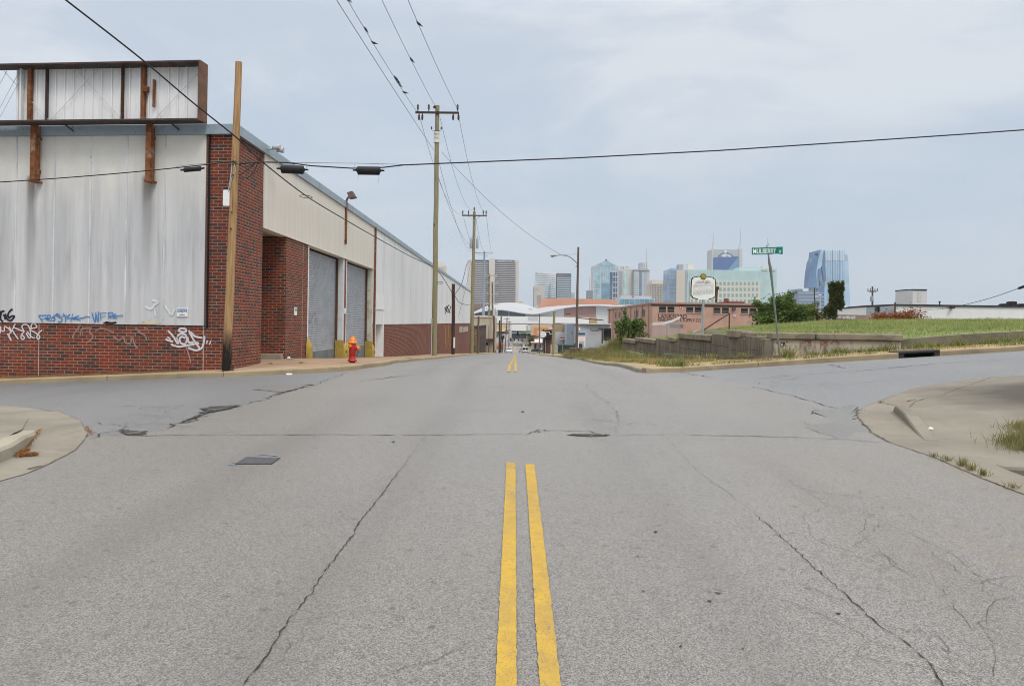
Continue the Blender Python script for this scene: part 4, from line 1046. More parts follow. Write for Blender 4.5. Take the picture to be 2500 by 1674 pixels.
# service cable crossing the whole frontage, with splice cases
YA = 20.2
aL, aP, aR = W(-40, 447, YA+.3), onA(397)+V((0, -.12, 0)), W(2560, 313, YA)
wire('service_cable', 'black cable from the pole across the white warehouse front', [W(-1600, 560, YA+.9)]+sag(aL, aP, .05), .014, cat='cable', group=GW)
wire('service_cable', 'long black cable crossing the street from the cut-off pole', [W(585, 400, YA), W(640, 396, YA), W(700, 397, YA), W(760, 405, YA), W(860, 411, YA), W(935, 409, YA), W(985, 403, YA), W(1080, 399, YA), W(1400, 386, YA), W(1750, 368, YA), W(2100, 345, YA), W(2350, 328, YA), aR, W(4300, 185, YA)], .017, cat='cable', group=GW)
wire('messenger_wire', 'thin steel wire above the splice cases beside the cut-off pole', [W(430, 407, YA), W(470, 402, YA), aP, W(700, 397, YA), W(880, 399, YA), W(990, 402, YA)], .006, M_WIRET, cat='cable', group=GW)
wire('service_cable', 'drooping slack loop of cable right beside the cut-off pole', smooth_path([aP, W(600, 408, YA), W(622, 400, YA), W(590, 425, YA), W(583, 427, YA), W(600, 435, YA), W(620, 420, YA), W(632, 390, YA), W(645, 375, YA)], 4), .010, cat='cable', group=GW)
def splice(u, v, L, r, lab, tilt=0):
    c = W(u, v, YA-.03); ex = V((math.cos(tilt), 0, math.sin(tilt)))
    s_ = thing('splice_case', lab, 'splice case', c, 'black splice cases on the cable')
    mb = MB(); prof = [(.02, -L*.62), (.025, -L*.5), (r*.55, -L*.45), (r, -L*.43), (r, L*.43), (r*.55, L*.45), (.025, L*.5), (.02, L*.62)]
    mb.lathe(prof, (0, 0, 0), 14, ax='x'); 
    mb.v = [tuple(c+V((p[0]*ex.x-p[2]*ex.z*.0, p[1], p[2]+p[0]*ex.z))) for p in mb.v]
    mb.build('case_body', M_BLACK, s_, smooth=True)
    mb = MB(); mb.obox(c+V((-L*.42, -r*.3, -r*1.15))+V((0, 0, -L*.42*ex.z)), (L*.84, 0, L*.84*ex.z), (0, r*.6, 0), (0, 0, .03)); mb.build('case_flange', M_BLACK, s_)
    for k in (-.55, .55): mb = MB(); mb.tube([c+V((L*k, 0, L*k*ex.z)), c+V((L*k, 0, L*k*ex.z+r+.06))], .006, 5); mb.build('hanger', M_GALV, s_)
splice(470, 413, .50, .055, 'slim black splice case before the white wall', .10)
splice(714, 413, .66, .10, 'fat black splice case nearest the cut-off pole over the street', -.03)
splice(900, 416, .66, .10, 'fat black splice case farthest from the cut-off pole', 0)
wire('tie_strap', 'loose ends dangling below outer splice case', [W(875, 424, YA), W(874, 440, YA)], .003, M_WIRET, 'strap'); wire('tie_strap', 'longer loose end dangling below outer splice case', [W(926, 424, YA), W(924, 446, YA)], .003, M_WIRET, 'strap')
# long drop line from overhead to the stub pole
P = smooth_path([W(-900, -780, 6.5), W(90, -55, 12.5), W(160, 0, 13.3), W(342, 142, 15.8), W(470, 250, 18.5), W(582, 340, 20.0), W(640, 395, 22.2), W(747, 478, 27), W(830, 529, 32.3), W(915, 578, 40), W(1000, 625, 52), W(1068, 661, 64), W(1108, 722, 74.9)], 6)
wire('drop_line', 'thick black line slanting down from overhead to the stub pole', P, [.015+.012*i/len(P) for i in range(len(P))], cat='cable', group=GW)
c0 = W(747, 478, 27)
wire('cable_coil', 'coil of spare cable tied to the slanting black line', [c0+V((.22*math.cos(A), .1*math.sin(A), -.03+.06*math.sin(A)+(-.03*math.cos(A)))) for A in np.linspace(0, 12.4, 40)], .010, cat='cable')
c0 = W(1075, 690, 64); wire('cable_coil', 'coil of spare cable beside the tall pole above brick wall', [c0+V((.22*math.cos(A), .1, .08*math.sin(A))) for A in np.linspace(0, 12.4, 40)], .02, cat='cable')
wire('drop_line', 'black cable rising from stub pole to the transformer pole', smooth_path([W(1110, 719, 75), W(1128, 690, 85), W(1140, 645, 100), W(1150, 636, 113.6)], 5), .035, cat='cable', group=GW)
wire('drop_line', 'black cable sagging from stub pole along the warehouse', smooth_path([W(1111, 722, 75), W(1120, 737, 80), W(1134, 743, 92), W(1146, 745, 112)], 5), .03, cat='cable', group=GW)
wire('drop_line', 'thin service wire from transformer pole down to warehouse wall', smooth_path([W(1149, 640, 113), W(1140, 690, 110), W(1120, 770, 106), W(1121, 775, 106)], 5), .02, M_WIRET, cat='cable', group=GW)
wire('drop_line', 'faint long wire from tall pole to street lamp arm', sag(W(1079, 372, YB_), W(1370, 622, 67.5), .7), .012, M_WIRET, cat='cable', group=GW)

# birds resting on the lines
M_BIRD = plain('dark plumage', (.028, .028, .034), .7, var=.4, sc=30)
def bird(wk, v, lab, s=1.0, yaw=0.0, tilt=.5):
    P = LWIRE[wk]; best = None
    for i in range(len(P)-1):
        for k in range(20):
            p = P[i].lerp(P[i+1], k/20)
            if p.y < 5: continue
            du, dv = p.x/p.y*F, -p.z/p.y*F
            vv = V0+du*st+dv*ct
            if best is None or abs(vv-v) < best[0]: best = (abs(vv-v), p)
    p = best[1]; d = V((math.cos(yaw)*math.cos(tilt), math.sin(yaw)*math.cos(tilt), -math.sin(tilt)))   # towards the tail
    mb = MB(); b = p+V((0, 0, .07))*s
    path = [b-d*.14*s+V((0, 0, .045*s)), b-d*.115*s+V((0, 0, .04*s)), b-d*.09*s+V((0, 0, .03*s)), b-d*.05*s, b, b+d*.06*s, b+d*.11*s, b+d*.2*s]
    mb.tube(path, [.004*s, .03*s, .036*s, .05*s, .062*s, .05*s, .024*s, .02*s], 8)
    for e_ in (-.015, .015): mb.tube([b+V((0, e_, -.03*s)), p+V((0, e_, 0))], .005*s, 4)
    return tag(mb.build('bird', M_BIRD, smooth=True), lab, 'bird', 'birds on the power lines')
bird(1017, 4, 'dark bird on inner line, topmost at picture edge', 1.0, .1, .6)
bird(1017, 77, 'dark upright bird on inner line, second from the top', 1.0, -.2, .9)
bird(1017, 108, 'dark level bird on inner line, third from the top', 1.05, .1, .25)
bird(1017, 196, 'dark bird perched first of three huddled on the line', 1.35, .0, .75)
bird(1017, 204, 'dark bird in the middle of three huddled together', 1.0, .1, .35)
bird(1017, 211, 'dark bird perched last of three huddled on the line', 1.0, -.1, .7)
bird(1017, 229, 'dark level bird on inner line closest to the crossarm', 1.2, .0, .2)
bird(1064, 150, 'only dark bird on the line to the pole top', 1.1, .0, .8)
bird(1118, 63, 'only dark bird on the outermost power line', 1.0, .0, .6)

# ---------------------------------------------------------------- fire hydrant
M_RED = plain('red hydrant paint', (.42, .018, .016), .45, 0, .2, 6, (.2, .02, .02, .5), spec=.5)
M_ORG = plain('orange hydrant paint', (.72, .22, .015), .5, 0, .15, 6, spec=.5)
hb = W(860, 890, 22.9); hy = thing('fire_hydrant', 'red fire hydrant with orange bonnet and caps on the kerb', 'hydrant', hb)
H = 22.9/F*65/.80                                  # survey scale
o = hb; sH = .86
mb = MB(); mb.lathe([(.085, -.15), (.085, .10*sH)], o, 20); mb.build('base_pipe', M_BLACK, hy)
mb = MB(); mb.lathe([(.09, .09), (.135, .10), (.14, .125), (.125, .15), (.1, .17), (.098, .22), (.094, .225), (.094, .25), (.098, .255), (.096, .60), (.09, .62)], o, 24); mb.build('barrel', M_RED, hy, smooth=True)
mb = MB(); mb.lathe([(.10, .605), (.135, .63), (.14, .65), (.128, .665), (.108, .69), (.098, .72), (.075, .775), (.045, .81), (.028, .82), (.024, .86), (.012, .868)], o, 20); 
for k in range(8):
    A = k*math.pi/4; mb.tube([o+V((.112*math.cos(A), .112*math.sin(A), .70)), o+V((.05*math.cos(A), .05*math.sin(A), .805))], .008, 5)
mb.build('bonnet', M_ORG, hy, smooth=True)
mb = MB(); mb.lathe([(.06, .06), (.06, .13), (.072, .135), (.072, .15)], o+V((0, 0, .49)), 16, ax='x'); mb.build('pumper_outlet', M_RED, hy, smooth=True)
mb = MB(); mb.lathe([(.074, .15), (.074, .185), (.05, .2), (.02, .205), (.02, .235)], o+V((0, 0, .49)), 16, ax='x'); mb.build('pumper_cap', M_ORG, hy, smooth=True)
for A in (-.45,):
    d_ = V((math.sin(A), -math.cos(A), 0)); mb = MB(); mb.tube([o+V((0, 0, .55))+d_*.06, o+V((0, 0, .55))+d_*.13], [.05, .05], 14); mb.tube([o+V((0, 0, .55))+d_*.125, o+V((0, 0, .55))+d_*.155, o+V((0, 0, .55))+d_*.17], [.058, .052, .02], 14); mb.build('hose_cap', M_ORG, hy, smooth=True)
mb = MB(); mb.tube(smooth_path([o+V((.16, -.04, .42)), o+V((.15, -.05, .34)), o+V((.12, -.05, .27)), o+V((.15, -.06, .25)), o+V((.18, -.04, .33)), o+V((.19, -.03, .42))], 4), .006, 5); mb.build('cap_chain', M_RUSTD, hy)

# iron cover let into the road, and small litter
uc = px((574, 1134), (664, 1134), (685, 1119), (602, 1117)); zz = lambda p, o: (p[0], p[1], G(p[0], p[1])+o)
s_ = thing('utility_cover', 'dark rectangular iron cover set into the road', 'cover', (uc[0][0], uc[0][1], G(*uc[0])))
mb = MB(); mb.prism([zz(p, -.01) for p in uc], (0, 0, .019)); mb.build('frame', plain('cover rim', (.035, .034, .035), .7), s_)
cc = sum((V(p) for p in uc), V((0, 0)))/4
ui = [tuple(cc+(V(p)-cc)*.93) for p in uc]
n = NT('iron tread plate'); vv_ = n.voro((55, 55, 55)); n.bump(vv_, .6, .006)
M_IRON = n.fin(n.mix(n.mapr(vv_, .2, .6), (.10, .10, .105), (.06, .06, .065)), .6, .3)
mb = MB(); mb.prism([zz(p, .002) for p in ui], (0, 0, .009)); mb.build('lid', M_IRON, s_)
mb = MB()
for L_ in ([(560, 1135), (572, 1134)], [(566, 1131), (578, 1128)], [(604, 1115), (650, 1115)], [(630, 1112), (660, 1111)], [(660, 1114), (682, 1113)], [(560, 1137), (600, 1137)]):
    for k in range(6):
        a = GP(L_[0][0]+rng.uniform(-4, 4), L_[0][1]+rng.uniform(-1.2, 1.2)); b = a.lerp(GP(*L_[1]), rng.uniform(.3, .9)); a = a.lerp(b, rng.uniform(0, .5))
        mb.ribbon([(q.x, q.y, G(q.x, q.y)+.0095) for q in (a, a.lerp(b, .5), b)], rng.uniform(.008, .022), (0, 0, 1))
tag(mb.build('survey_mark', plain('blue marking paint', (.17, .24, .36), .8, var=.4, sc=20), flip=False), 'faint blue survey paint sprayed round the iron cover', 'paint mark')
def litter(u, v, w, d, h, m_, lab, off=.14, ang=0):
    q = GP(u, v); z = G(q.x, q.y)+off; mb = MB(); N_ = 7
    pts = [(q.x+w*math.cos(k*6.28/N_+ang)*rng.uniform(.6, 1), q.y+d*math.sin(k*6.28/N_+ang)*rng.uniform(.6, 1), z) for k in range(N_)]
    mb.prism(pts, (0, 0, h)); 
    for k in range(N_, 2*N_): mb.v[k] = (q.x+(mb.v[k][0]-q.x)*.6, q.y+(mb.v[k][1]-q.y)*.6, mb.v[k][2]+rng.uniform(-.3, .3)*h)
    tag(mb.build('litter', m_), lab, 'litter', 'scraps of litter')
litter(703, 884.5, .14, .16, .05, plain('pink paper', (.70, .62, .60), .8), 'crumpled pinkish paper on sidewalk before the brick alcove')
litter(707, 914, .11, .07, .03, M_WHITE, 'flat white paper scrap in the gutter below the alcove', .0)
litter(512, 918.5, .06, .05, .03, M_WHITE, 'small white paper scrap in gutter below the cut-off pole', .0)
litter(163, 913.5, .13, .1, .05, plain('lime wrapper', (.55, .60, .18), .7), 'lime green wrapper in the dry needles by brick wall')
litter(2272, 1050, .05, .035, .02, M_WHITE, 'small white scrap on the concrete corner', .02)
# ================================================================ the corner lot on the right
n = NT('stained wall concrete')
x_, y_, z_ = n.sep('uv')
cc_ = n.mix(n.mapr(n.noise((1.1, 1.1, 1), 'uv', detail=6), .35, .65), (.20, .175, .135), (.125, .112, .09))
cc_ = n.mix(n.mapr(n.noise((7, .5, 1), 'uv', detail=6, rough=.7), .46, .66, 0, .85), cc_, (.045, .041, .036))
cc_ = n.mix(n.mapr(n.noise((11, .4, 1), 'uv', detail=5, rough=.7), .60, .72, 0, .5), cc_, (.34, .30, .235))
n.bump(n.noise(22, detail=5), .5, .02)
M_RWALL = n.fin(cc_, .92)
n = NT('pale wall concrete')
cc_ = n.mix(n.mapr(n.noise((1.3, 1.3, 1), 'uv', detail=6), .35, .65), (.47, .41, .33), (.38, .33, .26))
cc_ = n.mix(n.mapr(n.noise((2.2, .8, 1), 'uv', detail=6, rough=.7), .54, .68, 0, .85), cc_, (.10, .09, .08))
n.bump(n.noise(22, detail=5), .4, .02)
M_RWALLP = n.fin(cc_, .92)
M_COPE = concrete('coping concrete', (.235, .20, .15), (.06, .055, .045), 1.6, .5, .85)
M_JOINT = plain('wall joint', (.05, .045, .04), .95)
rw = thing('retaining_wall', 'weathered stepped concrete retaining wall around the grass lot corner', 'wall', (WX, 25.1, -1.1))
SEG = [(1523, 1555, 823.6, 1), (1555, 1602, 821.2, 1), (1602, 1634, 822.3, 0), (1634, 1659, 816.4, 2), (1659, 1738, 808.5, 1), (1738, 1781, 808.9, 0), (1781, 1821, 799.0, 3), (1821, 1856, 812.7, 0)]
wy = lambda u: WX/((u-U0)/F)+0
for u0, u1, vt, cap in SEG:
    y1, y0 = WX/((u0-U0)/F), WX/((u1-U0)/F)
    y0 = max(y0, 25.12); ym = (y0+y1)/2; zt = (V0-vt)/F*ym
    mb = MB(); h_ = .26
    if cap != 0: zt -= h_
    mb.box(WX, WX+.34, y0+.006, y1-.006, -4.2, zt)
    z = zt
    for dz in (.42, .86): mb.box(WX-.003, WX+.02, y0+.006, y1-.006, zt-dz-.04, zt-dz, 1)
    k = y0+1.3
    s_ = mb.build('wall_section', [M_RWALL, M_JOINT], rw, bevel=.012)
    if cap:
        mb = MB()
        if cap == 2: mb.box(WX-.09, WX+.40, y0+1.0, y1-.02, zt+.003, zt+h_*.9)
        elif cap == 3: mb.box(WX-.10, WX+.5, y0+.9, y1-.02, zt+.003, zt+h_+.02)
        else: mb.box(WX-.10, WX+.42, y0+.02, y1-.02, zt+.003, zt+h_)
        mb.build('coping', M_COPE, rw, bevel=.03)
    if cap == 3:
        mb = MB(); mb.box(WX+.1, WX+.95, y0+.1, y0+.86, zt+.0, zt+h_-.02); mb.build('coping', M_COPE, rw, bevel=.05)
mb = MB(); mb.box(WX, WX+.36, 24.86, 25.11, -1.6, -.40); mb.build('corner_block', M_RWALL, rw, bevel=.02)
yF = 25.1; xe = 12.35
mb = MB(); mb.box(WX+.365, xe, 24.9, 25.22, -1.9, -.42)
for dz, in ((.28,), (.56,)): mb.box(WX+.37, xe-.01, 24.897, 24.91, -.42-dz-.016, -.42-dz, 1)
for xx in (9.2, 10.1, 11.3): mb.box(xx, xx+.012, 24.897, 24.91, -1.5, -.43, 1)
mb.build('wall_section', [M_RWALLP, M_JOINT], rw, bevel=.01)
for x0, x1 in ((WX+.28, 9.58), (9.60, xe+.03)):
    mb = MB(); mb.box(x0, x1, 24.80, 25.35, -.417, -.195); mb.build('coping', M_COPE, rw, bevel=.035)
mb = MB(); P = [(xe+.02, 24.95), (14.2, 24.9), (17, 24.8), (21, 24.7), (30, 24.6)]; T_ = [-.36, -.18, .02, .22, .4]
for (a, b), (ta, tb) in zip(zip(P[:-1], P[1:]), zip(T_[:-1], T_[1:])):
    mb.add([(a[0], a[1], -2), (b[0], b[1], -2), (b[0], b[1], tb), (a[0], a[1], ta), (a[0], a[1]+.3, -2), (b[0], b[1]+.3, -2), (b[0], b[1]+.3, tb), (a[0], a[1]+.3, ta)], [(0, 1, 2, 3), (5, 4, 7, 6), (3, 2, 6, 7), (0, 3, 7, 4), (1, 5, 6, 2)])
tag(mb.build('low_wall', concrete('low wall concrete', (.20, .175, .13), (.09, .08, .065), 1.5, .4)), 'low plain concrete wall climbing the side street beside the grass', 'wall')
P = [(6.9, 36.5), (6.9, 31), (6.95, 28), (7.2, 25.6), (7.6, 24.3), (8.1, 23.85)]; T_ = [-1.36, -1.22, -1.12, -1.02, -.93, -.88]
mb = MB(); Q = inset(P, .22)
vs = []
for p, q, t in zip(P, Q, T_): vs += [(p[0], p[1], -2.4), (p[0], p[1], t), (q[0], q[1], t), (q[0], q[1], -2.4)]
mb.add(vs, [(4*i+j, 4*i+j+1, 4*i+j+5, 4*i+j+4) for i in range(len(P)-1) for j in range(3)]+[(0, 1, 2, 3), tuple(4*(len(P)-1)+j for j in range(4))])
tag(mb.build('planter_kerb', M_RWALL), 'knee-high curved concrete edging before the stepped retaining wall', 'wall')
mb = MB(); mb.box(6.7, 7.0, 42, 47, -3, -1.62); tag(mb.build('planter_kerb', M_RWALL), 'short low concrete edging half hidden in weeds by retaining wall', 'wall')
# red and black tags on the pale face
def graf2(strokes, w, mat, y=24.893):
    mb = MB()
    for s_ in strokes:
        P = [V((ab(u, v)[0]*y, y, ab(u, v)[1]*y)) for u, v in s_]
        mb.ribbon(smooth_path(P, 4), w, (0, -1, 0), 0, .7); y -= .0006
    mb.build('graffiti', mat, rw, flip=False)
q8 = lambda *p: [(1850+x/3.603, 740+y/3.603) for x, y in p]
graf2([q8((400, 335), (375, 400)), q8((420, 335), (460, 330), (430, 375)), q8((460, 320), (470, 380)), q8((500, 370), (510, 395)), q8((555, 345), (550, 400)), q8((575, 335), (600, 345), (560, 370)), q8((630, 335), (600, 345), (620, 375)), q8((640, 360), (680, 325), (720, 365)), q8((330, 370), (340, 385))], .035, plain('faded red spray', (.38, .14, .10), .85, var=.4, sc=9))
graf2([q8((160, 345), (175, 350)), q8((200, 355), (220, 345), (230, 365), (210, 385), (198, 365)), q8((235, 345), (245, 380)), q8((250, 335), (265, 345)), q8((262, 375), (266, 380))], .03, M_GRAFK)
# stair cheek and rail up the bank
mb = MB(); pts = smooth_path([W(1692, 813, 35.2), W(1700, 807, 35.6), W(1712, 804, 36), W(1725, 804, 36.4), W(1780, 807, 38)], 4)
for a, b in zip(pts[:-1], pts[1:]):
    a0 = V((a.x, a.y, a.z-.5)); b0 = V((b.x, b.y, b.z-.5)); mb.add([a, b, b0, a0, a+V((0, .25, 0)), b+V((0, .25, 0)), b0+V((0, .25, 0)), a0+V((0, .25, 0))], [(0, 1, 2, 3), (4, 7, 6, 5), (0, 4, 5, 1)])
tag(mb.build('stair_cheek', M_CONC_G), 'curved concrete step edge on grass beside the historical marker', 'step edge')
hr = thing('handrail', 'rust brown pipe handrail sloping up on the grass by the marker', 'handrail', W(1781, 803, 36.5))
mb = MB(); mb.tube([W(1718, 805, 36), W(1781, 765, 36.5)], .032, 8); mb.build('rail', M_RUSTD, hr)
mb = MB(); mb.tube([W(1781, 764, 36.5), W(1780, 806, 36.5)], .032, 8); mb.build('post', M_RUSTD, hr)

# historical marker
YM = 34.0
mk = thing('historical_marker', 'white historical marker with gold medallion on silver post in the lot', 'marker sign', W(1716, 815, YM))
mb = MB(); mb.tube([W(1715.5, 822, YM), W(1717, 732, YM)], .052, 14); mb.build('post', M_GALV, mk, smooth=True)
mb = MB(); a, b = W(1704, 730.5, YM), W(1730, 731, YM); mb.box(a.x, b.x, YM-.04, YM+.04, a.z-.02, a.z+.03); mb.build('bracket', M_WHITE, mk)
pc = W(1716.4, 702, YM); pxm = YM/F
def mk_out(s_):
    o = [(-29, 21), (-29.5, 8), (-29, -8), (-28, -20.5), (-25.5, -21), (-25, -24), (-14, -26.5), (0, -27.3), (14, -26.5), (25, -24), (25.5, -21), (29, -20.5), (30, -8), (30, 8), (30, 21), (27, 21.5), (26, 25), (14, 28), (0, 28.5), (-14, 28), (-25.5, 25), (-26, 21.5)]
    return [(x*pxm*s_, -y*pxm*s_) for x, y in o]
def plate(mb, s_, y0, y1, mi=0):
    mb.prism([(pc.x+x, y0, pc.z+z) for x, z in mk_out(s_)], (0, y1-y0, 0), mi)
mb = MB(); plate(mb, 1.035, YM-.03, YM+.03); mb.build('plate_border', M_BLACK, mk)
mb = MB(); plate(mb, .965, YM-.036, YM-.02); mb.build('plate', M_WHITE, mk)
mb = MB(); o_ = pc+V((0, -.065, 27*pxm)); mb.lathe([(.12, 0), (.13, .02), (.13, .08)], o_, 24, ax='y'); md = mb.build('medallion', plain('dark bronze', (.07, .055, .02), .4, .5), mk)
M_GOLD = plain('gold leaf', (.42, .29, .06), .4, .5)
mb = MB(); mb.lathe([(.085, -.008), (.105, -.008), (.105, .002)], o_, 24, ax='y'); mb.build('medallion_ring', M_GOLD, md)
mb = MB(); mb.lathe([(.0, -.012), (.03, -.012), (.045, -.006), (.045, .0)], o_, 12, ax='y'); mb.add([o_+V((x, -.013, z)) for x, z in ((-.055, -.045), (.055, -.045), (.04, -.02), (-.04, -.02))], [(0, 1, 2, 3)]); mb.build('medallion_emblem', M_GOLD, md)
M_INK = plain('black print', (.06, .06, .065), .7); ex, ez = (1, 0, 0), (0, 0, 1); y_ = YM-.0375
def tl_(*a): mb = MB(); mb.text(*a); mb.build('lettering', M_INK, mk, flip=False)
tl_('WILLIAM GERST', (pc.x, y_, pc.z+.235), ex, ez, .058, .58, 'c'); tl_('BREWING COMPANY', (pc.x, y_, pc.z+.165), ex, ez, .058, .70, 'c')
for i, s_ in enumerate(MARK): tl_(s_, (pc.x-.45, y_, pc.z+.105-.05*i), ex, ez, .026, .90 if i < 9 else .42, 'l')

# bent street sign
YS_ = 24.0
ss_ = thing('street_sign', 'leaning street sign post with bent green MULBERRY ST blade', 'street sign', W(1905, 874, YS_))
mb = MB(); path = [W(1906, 880, YS_), W(1904, 873, YS_), W(1894, 775, YS_), W(1886, 700, YS_), W(1882, 660, YS_), W(1878, 640, YS_), W(1876, 622, YS_)]
mb.tube(path, [.030, .030, .030, .034, .045, .040, .022], 8); mb.build('post', plain('tarnished steel post', (.20, .22, .215), .5, .5, .2), ss_, smooth=True)
mb = MB(); mb.tube([W(1876, 624, YS_), W(1873, 603, YS_), W(1872, 600, YS_), W(1876, 596, YS_), W(1874.5, 592, YS_), W(1873.5, 580, YS_)], [.02, .02, .03, .03, .008, .004], 6); mb.build('broken_bracket', M_GREY, ss_)
N_ = 24; top, bot = [], []
def blade(s_):     # s 0..1 along the blade, returns u, v top, v bottom, depth
    u = 1835.5+(1911-1835.5)*s_
    vt = 604.5-1.2*s_-1.2*ss(.72, .82, s_)+.4*math.sin(9*s_); vb = 621.8-1.0*s_-1.5*ss(.6, .72, s_)+1.6*ss(.82, 1, s_)
    return u, vt, vb, YS_-.06+.035*math.sin(5*s_)-.05*ss(.75, .9, s_)
vs = []
for i in range(N_+1):
    u, vt, vb, y = blade(i/N_); a, b = W(u, vt, y), W(u, vb, y)
    vs += [b, a, b+V((0, .012, 0)), a+V((0, .012, 0))]
fs = []
for i in range(N_): k = 4*i; fs += [(k, k+1, k+5, k+4), (k+2, k+6, k+7, k+3), (k+1, k+3, k+7, k+5), (k, k+4, k+6, k+2)]
fs += [(0, 2, 3, 1), (4*N_, 4*N_+1, 4*N_+3, 4*N_+2)]
mb = MB(); mb.add(vs, fs); bl = mb.build('sign_blade', plain('reflective green', (.0, .20, .145), .45, var=.15, sc=4), ss_, smooth=True)
mb = MB()
def on_blade(t, s0, s1, v0, v1):
    vs, fs, tw = txt(t); P = []
    for x, y in vs:
        s_ = s0+(s1-s0)*x/tw; u, vt, vb, yy = blade(s_); k = v0+(v1-v0)*(y/.72)
        p = W(u, vb+(vt-vb)*k, yy-.004); P.append(p)
    mb.add(P, fs)
on_blade('MULBERRY', .045, .79, .15, .86); on_blade('ST', .87, .955, .17, .55)
mb.build('lettering', plain('reflective white', (.82, .84, .82), .5, var=.05), bl, flip=False)

# storm drain
ia, ib = GP(2194, 872.7), GP(2294, 867.7)
dr = thing('storm_drain', 'dark iron kerb inlet in the gap of the tan kerb', 'storm drain', (ia.x, ia.y, G(ia.x, ia.y)))
za, zb_ = G(ia.x, ia.y), G(ib.x, ib.y)
def inl(mb, z0, z1, y0, y1, x0=0, x1=1):
    a = ia.lerp(ib, x0); b = ia.lerp(ib, x1); q = za+(zb_-za)*x0; r = za+(zb_-za)*x1
    mb.add([(a.x, a.y+y0, q+z0), (b.x, b.y+y0, r+z0), (b.x, b.y+y1, r+z0), (a.x, a.y+y1, q+z0), (a.x, a.y+y0, q+z1), (b.x, b.y+y0, r+z1), (b.x, b.y+y1, r+z1), (a.x, a.y+y1, q+z1)], [(0, 3, 2, 1), (4, 5, 6, 7), (0, 1, 5, 4), (1, 2, 6, 5), (2, 3, 7, 6), (3, 0, 4, 7)])
M_INL = plain('inlet iron', (.05, .043, .042), .75, .3)
mb = MB(); inl(mb, .10, .165, -.02, .62); mb.build('inlet_lid', M_INL, dr, bevel=.01)
for x0, x1 in ((0, .13), (.87, 1)):
    mb = MB(); inl(mb, -.05, .10, -.01, .5, x0, x1); mb.build('inlet_cheek', M_INL, dr)
mb = MB(); inl(mb, -.3, .0995, .3, .34, .13, .87); mb.build('inlet_back', M_DARK, dr)

# ---------------------------------------------------------------- vegetation
def blades(name, pts, h, w, mat, lab=None, lean=.5, parent=None):
    """one mesh of many grass blades; pts N x 3 roots, h and w arrays"""
    P = np.asarray(pts, float); N = len(P); h = np.broadcast_to(h, N)*rng.uniform(.6, 1.35, N); w = np.broadcast_to(w, N)
    A = rng.uniform(0, 2*np.pi, N); B = rng.uniform(0, 2*np.pi, N); L = h*lean*rng.uniform(.1, 1, N)
    d = np.stack([np.cos(A)*w/2, np.sin(A)*w/2, np.zeros(N)], 1)
    t = np.stack([np.cos(B)*L, np.sin(B)*L, h], 1)
    v = np.empty((N, 5, 3)); v[:, 0] = P-d; v[:, 1] = P+d; v[:, 2] = P+t*.55-d*.7-np.array([0, 0, .0]); v[:, 3] = P+t*.55+d*.7; v[:, 4] = P+t*np.array([1, 1, .95])
    i = np.arange(N)[:, None]*5
    loops = np.concatenate([i+0, i+1, i+3, i+2, i+2, i+3, i+4], 1).ravel()
    starts = (np.arange(N)[:, None]*7+np.array([0, 4])).ravel(); tot = np.tile([4, 3], N)
    return raw(name, v.reshape(-1, 3), loops, starts, tot, mat, parent)
def raw(name, v, loops, starts, tot, mat, parent=None):
    me = bpy.data.meshes.new(name); o = V((0, 0, 0)) if parent is None else WL[parent.name]
    v = v-np.array(o)
    me.vertices.add(len(v)); me.vertices.foreach_set('co', v.ravel()); me.loops.add(len(loops)); me.loops.foreach_set('vertex_index', loops.astype(np.int32))
    me.polygons.add(len(starts)); me.polygons.foreach_set('loop_start', starts.astype(np.int32)); me.polygons.foreach_set('loop_total', tot.astype(np.int32))
    me.update(calc_edges=True); me.materials.append(mat)
    ob = bpy.data.objects.new(name, me); COL.objects.link(ob); WL[ob.name] = V(o)
    if parent is not None: ob.parent = parent
    return ob
def leaves(name, C, size, mat, parent=None, asp=.5, up=.2):
    """leaf-sized faces at centres C"""
    C = np.asarray(C, float); N = len(C); s_ = np.broadcast_to(size, N)*rng.uniform(.6, 1.4, N)
    a = rng.normal(0, 1, (N, 3)); a[:, 2] = a[:, 2]*.6+up; a /= np.linalg.norm(a, axis=1)[:, None]
    b = np.cross(a, rng.normal(0, 1, (N, 3))); b /= np.linalg.norm(b, axis=1)[:, None]
    s_ = s_[:, None]
    v = np.empty((N, 4, 3)); v[:, 0] = C-a*s_; v[:, 1] = C+b*s_*asp; v[:, 2] = C+a*s_; v[:, 3] = C-b*s_*asp
    i = np.arange(N)[:, None]*4
    return raw(name, v.reshape(-1, 3), (i+np.arange(4)).ravel(), np.arange(N)*4, np.full(N, 4), mat, parent)

# lawn grass
N = 90000
y_ = 25.5+(rng.random(N)**.75)*24; x_ = WX+.3+rng.random(N)*np.minimum(31, y_*.72-WX)
pt = [(x, y, LZ(x, y)-.01) for x, y in zip(x_, y_)]
hh = np.array([.055+.11*max(0, math.sin(.7*x+.3*y)*.5+math.sin(1.9*y-.8*x)*.3+.4+rng.normal(0, .15)) for x, y in zip(x_, y_)])
tag(blades('lawn_grass', pt, hh, .024, M_GRASS, lean=.7), kind='stuff')
P_ = []; H_ = []
for _ in range(260):
    y = rng.uniform(26, 48); x = rng.uniform(8.5, min(31, y*.7)); 
    for _ in range(rng.integers(6, 22)): P_.append((x+rng.normal(0, .12), y+rng.normal(0, .12), LZ(x, y)-.02)); H_.append(rng.uniform(.08, .24))
tag(blades('lawn_weeds', P_, H_, .02, M_WEED, lean=.9), kind='stuff')
